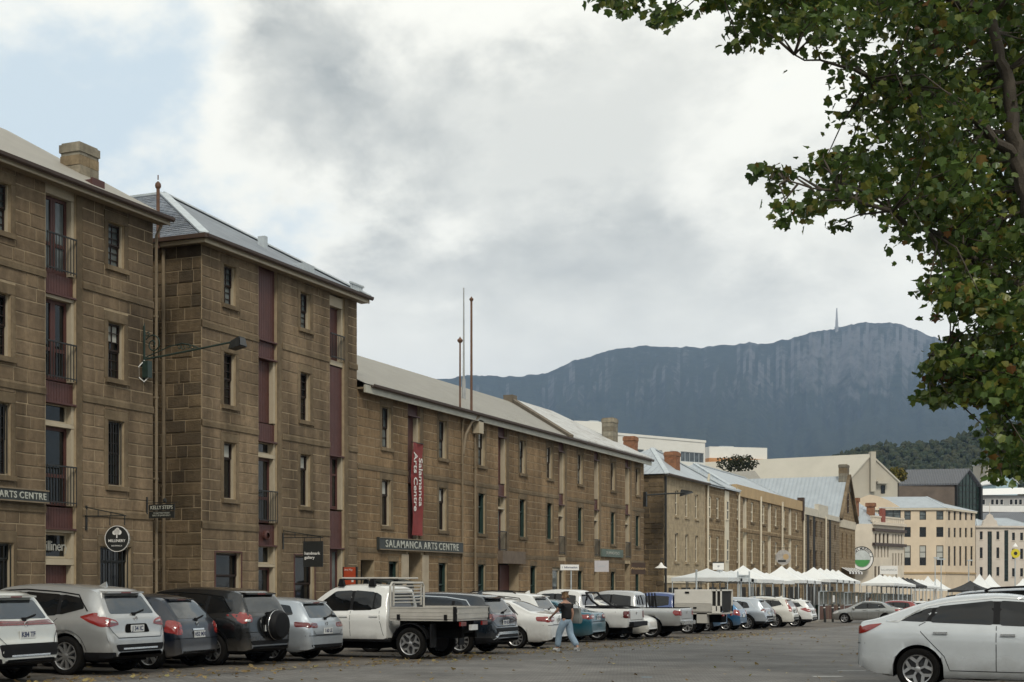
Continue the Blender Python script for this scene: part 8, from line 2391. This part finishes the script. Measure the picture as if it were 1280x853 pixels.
walk = dict(pel=(0, 0, .90), waist=(.0, 0, 1.02), chest=(.02, 0, 1.18), upch=(.03, 0, 1.32), neck=(.045, 0, 1.41), jaw=(.07, 0, 1.465), head=(.075, 0, 1.53), crown=(.065, 0, 1.58),
    shL=(.03, .17, 1.32), elL=(.18, .22, 1.11), wrL=(.38, .17, .99), shR=(.02, -.17, 1.31), elR=(-.06, -.20, 1.06), wrR=(.0, -.19, .84),
    hpL=(.0, .085, .86), knL=(.20, .09, .50), anL=(.26, .09, .095), toL=(.42, .10, .05), hpR=(.0, -.085, .86), knR=(-.06, -.09, .47), anR=(-.34, -.09, .14), toR=(-.20, -.10, .05))
m_jean = M('light blue denim', (0.27, 0.36, 0.45), 0.85, 0.18, 6.0, obj=True); m_tee = M('black cotton', (0.012, 0.012, 0.013), 0.9, 0.15, 5.0, obj=True)
m_blond = M('dark blond hair', (0.16, 0.095, 0.045), 0.6, 0.3, 20.0, obj=True)
wp = (-13.95, 36.75)
pw_ = person('person', 'person in black shirt and pale blue jeans striding towards the white sedan boot', (wp[0], wp[1], G(wp[1])), R(158), walk, m_tee, m_jean, m_blond, True, 1.0)
bg_o = empty('tote_bag', (wp[0] + .16, wp[1] + .30, G(wp[1]) + .78), R(158), 'grey cloth bag hanging from the walking person\'s arm', 'bag')
b = MB()
for k in range(8):
    z = .42 * k / 7; w = .17 + .03 * math.sin(k * .6); d = .05 + .02 * math.sin(k)
    b.v += [(-w, -d, z), (w, -d, z), (w, d, z), (-w, d, z)]
for k in range(7):
    for j in range(4): b.f.append((k * 4 + j, k * 4 + (j + 1) % 4, k * 4 + 4 + (j + 1) % 4, k * 4 + 4 + j)); b.m.append(0)
b.f.append((0, 1, 2, 3)); b.m.append(0)
b.build('bag_body', M('grey cloth', (0.22, 0.23, 0.22), 0.9, 0.15), bg_o, smooth=True); MB().tube([(-.12, 0, .40), (-.10, 0, .56), (0, .02, .64), (.10, 0, .56), (.12, 0, .40)], .012, 6).build('strap', M('grey cloth', (0.22, 0.23, 0.22)), bg_o)
stand = dict(walk, knL=(.03, .09, .48), anL=(.0, .09, .09), toL=(.14, .10, .05), knR=(.02, -.09, .48), anR=(.0, -.09, .09), toR=(.14, -.10, .05), elL=(.02, .24, 1.08), wrL=(.12, .22, .88), elR=(.0, -.24, 1.08), wrR=(.10, -.22, .88))
m_shirtb = M('light blue shirt cloth', (0.22, 0.36, 0.55), 0.9, 0.1); m_dktr = M('dark trouser cloth', (0.03, 0.03, 0.04), 0.9, 0.1); m_dkh = M('dark brown hair', (0.03, 0.018, 0.012), 0.6, 0.2); m_redt = M('dull red cloth', (0.25, 0.05, 0.04), 0.9, 0.1); m_whitet = M('white cloth', (0.6, 0.6, 0.58), 0.9, 0.05)
for px, t, hd_, a, c, lb in ((1086, 118, 20, m_shirtb, m_dktr, 'person in light blue shirt standing by the terrace screens'), (1152, 165, 200, m_whitet, m_dktr, 'person in white shirt standing under the marquee edge'), (1161, 166, 90, m_tee, m_dktr, 'person in black standing under the white marquee'), (1175, 167, 300, m_redt, m_dktr, 'person in dull red top beside the lamp post'), (1097, 126, 140, m_tee, m_jean, 'person in black top and blue jeans by the tents')):
    p = far(px, t); person('person', lb, (p.x, p.y, G(p.y)), R(hd_), dict(stand), a, c, m_dkh, False, 1.07)
p = far(528, 60); person('person', 'person with hair clip walking along the footpath behind the cars', (p.x, p.y, G(p.y) + .2), R(200), dict(walk), m_tee, m_dktr, m_dkh, False, 1.04)
# ------------------------------------------------------------------ trees and leaf litter
def leaf_shape(s=1.0):
    """a five lobed plane leaf, folded along its midrib"""
    pts = [(0, -.22, 0), (.20, -.20, .03), (.44, -.10, .09), (.36, .10, .05), (.46, .32, .10), (.22, .34, .03), (0, .58, -.05), (-.22, .34, .03), (-.46, .32, .10), (-.36, .10, .05), (-.44, -.10, .09), (-.20, -.20, .03)]
    return [(x * s, y * s, z * s) for x, y, z in pts], [(0, 1, 3, 5), (1, 2, 3), (3, 4, 5), (0, 5, 6, 7), (0, 7, 9, 11), (9, 10, 11), (7, 8, 9)]
def leaf_mat(name, cols):
    m, t, b = new_mat(name)
    geo = nnode(t, 'ShaderNodeNewGeometry'); oi = nnode(t, 'ShaderNodeObjectInfo')
    sm = nnode(t, 'ShaderNodeMath', {0: oi.outputs['Random'], 1: geo.outputs['Random Per Island']}, operation='ADD').outputs[0]
    fr = nnode(t, 'ShaderNodeMath', {0: sm}, operation='FRACT').outputs[0]
    ramp = nnode(t, 'ShaderNodeValToRGB', {0: fr})
    e = ramp.color_ramp.elements
    while len(e) < len(cols): e.new(0.5)
    for i, (p, c) in enumerate(cols): e[i].position = p; e[i].color = c4(c)
    n1 = nnode(t, 'ShaderNodeTexNoise', {'Vector': geo.outputs['Position'], 'Scale': 0.8, 'Detail': 3.0})
    k1 = nnode(t, 'ShaderNodeMapRange', {0: n1.outputs['Fac'], 1: 0.3, 2: 0.7, 3: 0.8, 4: 1.9}).outputs[0]
    col = nnode(t, 'ShaderNodeVectorMath', {0: ramp.outputs[0], 1: k1}, operation='MULTIPLY').outputs[0]
    t.links.new(col, b.inputs['Base Color'])
    b.inputs['Roughness'].default_value = 0.38; b.inputs['Specular IOR Level'].default_value = 0.45
    tr = nnode(t, 'ShaderNodeBsdfTranslucent', {'Color': col})
    mx = nnode(t, 'ShaderNodeMixShader', {0: 0.45, 1: b.outputs[0], 2: tr.outputs[0]})
    t.links.new(mx.outputs[0], t.nodes['Material Output'].inputs['Surface'])
    return m
m_leaf = leaf_mat('plane leaves', [(0, (0.045, 0.080, 0.018)), (.3, (0.070, 0.110, 0.024)), (.55, (0.035, 0.066, 0.018)), (.8, (0.11, 0.14, 0.028)), (.955, (0.13, 0.13, 0.024)), (.994, (0.13, 0.06, 0.018)), (1.0, (0.09, 0.04, 0.015))])
m_bark = M('plane tree bark', (0.075, 0.062, 0.048), 0.9, 0.35, 3.0, bump=0.02, obj=True)
rt = random.Random(21)
TB = Vector((3.1, 29.0, G(29)))
def tp(px, py, t): return far(px, t, py=py)
limbs = [
    [TB, TB + Vector((.0, .1, 2.2)), tp(1500, 560, 26), tp(1400, 410, 25.5), tp(1300, 285, 25), tp(1272, 200, 25), tp(1258, 110, 25), tp(1236, 20, 25), tp(1215, -90, 25.2), tp(1180, -220, 25.5)],
    [tp(1400, 410, 25.5), tp(1290, 365, 24.5), tp(1180, 300, 23.8), tp(1070, 248, 23.2), tp(985, 228, 22.8)],
    [tp(1272, 200, 25), tp(1190, 130, 24.2), tp(1090, 95, 23.6), tp(990, 70, 23.2)],
    [tp(1236, 20, 25), tp(1120, -30, 23.8), tp(980, -35, 22.8), tp(860, -12, 22.2), tp(775, -2, 22)],
    [tp(1440, 470, 25.8), tp(1330, 450, 24.6), tp(1250, 455, 24.2), tp(1170, 470, 23.8)],
    [tp(1470, 520, 26), tp(1360, 540, 25), tp(1290, 545, 24.6), tp(1245, 560, 24.4)],
    [tp(1400, 410, 25.5), tp(1450, 250, 27), tp(1480, 60, 28), tp(1470, -150, 29)],
    [tp(1500, 560, 26), tp(1620, 420, 27), tp(1720, 300, 28), tp(1800, 150, 28.5)],
    [tp(1450, 250, 27), tp(1600, 100, 30), tp(1700, -60, 31)],
    [tp(1300, 285, 25), tp(1290, 150, 28), tp(1250, 0, 30), tp(1180, -100, 31)],
    [tp(1480, 60, 28), tp(1350, -120, 27), tp(1200, -260, 26)]]
tr_ = empty('plane_tree', TB, 0, 'big plane tree whose leafy branches overhang the street above the white fastback', 'tree', 'plane trees along the lawn')
b = MB()
def spl(p, n=5):
    out = []
    for i in range(len(p) - 1):
        p0, p1, p2, p3 = p[max(0, i - 1)], p[i], p[i + 1], p[min(len(p) - 1, i + 2)]
        for k in range(n):
            t = k / n
            out.append(0.5 * ((2 * p1) + (p2 - p0) * t + (2 * p0 - 5 * p1 + 4 * p2 - p3) * t * t + (3 * p1 - p0 - 3 * p2 + p3) * t ** 3))
    out.append(p[-1]); return out
nodes = []
for i, L in enumerate(limbs):
    c = spl(L); N = len(c)
    r0 = .24 if i == 0 else .105
    rr = [max(.014, r0 * (1 - k / (N - 1)) ** (0.7 if i == 0 else 0.9)) for k in range(N)]
    c = [p + Vector((rt.uniform(-.05, .05), rt.uniform(-.05, .05), rt.uniform(-.05, .05))) if 0 < k else p for k, p in enumerate(c)]
    b.tube(c, rr, 9); nodes += c[3:] if i else c[10:]
trunk = b.build('trunk', m_bark, tr_, world=True, smooth=True)
# crown outline as seen from the street: the leaf clumps fill a volume behind it
OUT = [(728, -60), (734, 8), (775, 22), (812, 42), (845, 25), (885, 8), (908, 40), (922, 98), (960, 105), (1000, 92), (1018, 122), (1020, 175), (985, 195), (940, 188), (938, 212), (958, 232), (975, 282), (1010, 278), (1040, 292), (1078, 282), (1112, 300), (1140, 328), (1150, 360), (1132, 384), (1168, 398), (1180, 415), (1165, 440), (1150, 470), (1134, 482), (1150, 500), (1180, 515), (1205, 506), (1232, 520), (1222, 560), (1238, 598), (1285, 602), (1420, 640), (1700, 620), (1900, 300), (1850, -200), (1600, -520), (1200, -560), (900, -300)]
def inside(x, y):
    c = False; j = len(OUT) - 1
    for i in range(len(OUT)):
        xi, yi = OUT[i]; xj, yj = OUT[j]
        if (yi > y) != (yj > y) and x < (xj - xi) * (y - yi) / (yj - yi) + xi: c = not c
        j = i
    return c
def edge_d(x, y):
    d = 1e9
    for i in range(len(OUT)):
        (x1, y1), (x2, y2) = OUT[i], OUT[(i + 1) % len(OUT)]
        L = (x2 - x1) ** 2 + (y2 - y1) ** 2; t = max(0, min(1, ((x - x1) * (x2 - x1) + (y - y1) * (y2 - y1)) / L))
        d = min(d, math.hypot(x - x1 - t * (x2 - x1), y - y1 - t * (y2 - y1)))
    return d
clumps = []
def try_add(x0, x1, y0, y1, n, tl, thh):
    k = 0; tries = 0
    while k < n and tries < n * 30:
        tries += 1
        x, y = rt.uniform(x0, x1), rt.uniform(y0, y1)
        if not inside(x, y): continue
        d = edge_d(x, y)
        if d < 5: continue
        dens = min(1.0, 0.55 + d / 140.0)
        if rt.random() > dens: continue
        # gaps: thin patches in the outer crown
        if vnoise(x * .018, y * .018, 5) > 0.04 + d / 340.0: continue
        t = rt.uniform(tl, thh) if d > 60 else rt.uniform(22.2, 24.8)
        if 1222 < x < 1300 and -10 < y < 290 and t < 25.6: t = rt.uniform(25.8, 29)
        clumps.append((tp(x, y, t), min(.40, .11 + d / 190.0), d)); k += 1
try_add(728, 1300, -60, 605, 440, 22.0, 29.0)
try_add(1130, 1300, 280, 605, 95, 23.0, 28.0)
try_add(1290, 1900, -520, 640, 330, 23.0, 32.0)
try_add(900, 1400, -560, -50, 190, 22.5, 31.0)
lv, lf = leaf_shape(1.0)
cb_ = MB(); singles = []
tw = MB()
def put_leaf(mb, p, s, ax, ang, tilt):
    m = Matrix.Rotation(ang, 3, 'Z') @ Matrix.Rotation(tilt, 3, 'X') @ Matrix.Rotation(ax, 3, 'Y')
    base = len(mb.v)
    for v in lv: mb.v.append(tuple(p + m @ (Vector(v) * s)))
    for f in lf: mb.f.append(tuple(base + i for i in f)); mb.m.append(0)
for c, r, d in clumps:
    near = min(nodes, key=lambda q: (q - c).length_squared)
    L = (near - c).length
    if L > .15:
        mid_ = near.lerp(c, .5) + Vector((rt.uniform(-.15, .15), rt.uniform(-.15, .15), rt.uniform(-.02, .22) * min(1, L)))
        tw.tube([near, mid_, c, c + (c - mid_).normalized() * r * .8], [.018 + .006 * min(2, L), .013, .009, .004], 5, False)
    n = int(13 + 62 * r)
    for k in range(n):
        dv = Vector((rt.gauss(0, 1), rt.gauss(0, 1), rt.gauss(0, .42))) * r * 0.72
        p = c + dv + Vector((0, 0, -.05))
        s = rt.uniform(.11, .21); ax, an, ti = rt.gauss(0, .5), rt.uniform(0, 6.28), rt.gauss(-.9, .7)
        if d < 40 and len(singles) < 270 and k < 6: singles.append((p, s, ax, an, ti))
        else: put_leaf(cb_, p, s, ax, an, ti)
crown = cb_.build('crown', m_leaf, tr_, world=True, kind='stuff')
tw.build('twigs', m_bark, trunk, world=True, smooth=True, kind='stuff')
lm = bpy.data.meshes.new('leaf'); lm.from_pydata(lv, [], lf); lm.materials.append(m_leaf)
for p, s, ax, an, ti in singles:
    o = inst('leaf', lm, crown, p - TB); o.scale = (s, s, s)
    o.rotation_euler = (Matrix.Rotation(an, 3, 'Z') @ Matrix.Rotation(ti, 3, 'X') @ Matrix.Rotation(ax, 3, 'Y')).to_euler()
# unseen plane trees, added behind this spot to darken reflections and cut low light
for i, (x, y, rz, lb) in enumerate(((9, 6, 2.0, 'unseen plane tree added on the lawn edge, next along from the overhanging one'), (10, -12, 3.4, 'second unseen plane tree added on the lawn edge from the overhanging one'), (2, -26, 4.6, 'unseen plane tree added at the corner of the lawn'), (-12, -34, 1.2, 'unseen plane tree added in the far street end beyond the lawn corner'), (-24, -30, 5.2, 'unseen plane tree added to close the street by the warehouses'))):
    o = empty('plane_tree', (x, y, G(y)), rz, lb, 'tree', 'plane trees along the lawn')
    for ch in (trunk, crown): inst(ch.name.split('.')[0], ch.data, o, (0, 0, 0))

# far dark tree by the orange block, autumn tree by the glass hall
def far_tree(px, t, w, zb, zt_, cols, label, seed):
    rr = random.Random(seed); p = far(px, t)
    o = empty('round_tree', (p.x, p.y, zb - 3), 0, label, 'tree')
    MB().tube([(0, 0, 0), (.1, 0, 2), (0, .1, 4)], [.35, .25, .15], 8).build('trunk', m_bark, o, smooth=True)
    b = MB(); H = zt_ - zb
    for k in range(900):
        d = Vector((rr.gauss(0, 1), rr.gauss(0, 1), rr.gauss(0, 1))).normalized() * rr.random() ** .4
        q = Vector((d.x * w, d.y * w, 3 + H * .5 + d.z * H * .5)) * (1 + .12 * vnoise(d.x * 3, d.y * 3, seed))
        s = rr.uniform(.25, .6); an = rr.uniform(0, 6.28); put_leaf(b, q, s, rr.gauss(0, .6), an, rr.gauss(-.6, .8))
    b.build('crown', isl_mat('foliage ' + label[:12], cols), o, kind='stuff')
far_tree(922, 255, 3.9, ztq(255, 590), ztq(255, 569), [(.02, .026, .012), (.04, .045, .02), (.028, .032, .014)], 'dark round tree before the orange screened block', 3)
far_tree(1122, 285, 1.9, ztq(285, 604), ztq(285, 585), [(.10, .10, .02), (.17, .13, .03), (.07, .08, .02)], 'small yellowing tree beside the glass gable hall', 4)

# fallen leaves: too many and too small to count
lb_ = MB(); rl = random.Random(17)
for k in range(1500):
    if k < 900: y = rl.uniform(17, 60); x = lerp_tab([(a, c) for a, c in edge], y) + rl.gauss(-.1, .7)
    else: y = rl.uniform(18, 75); x = rl.uniform(-20, -1)
    s = rl.uniform(.05, .13); put_leaf(lb_, Vector((x, y, G(y) + .012 + .25 * s)), s, rl.gauss(0, .25), rl.uniform(0, 6.28), rl.gauss(0, .3))
m_litter = leaf_mat('dry leaves', [(0, (.16, .10, .04)), (.4, (.22, .16, .06)), (.7, (.09, .055, .025)), (.9, (.28, .22, .08)), (1, (.10, .12, .03))])
tag(lb_.build('fallen_leaves', m_litter), 'dry brown plane leaves scattered over the parking edge', 'leaves', kind='stuff')
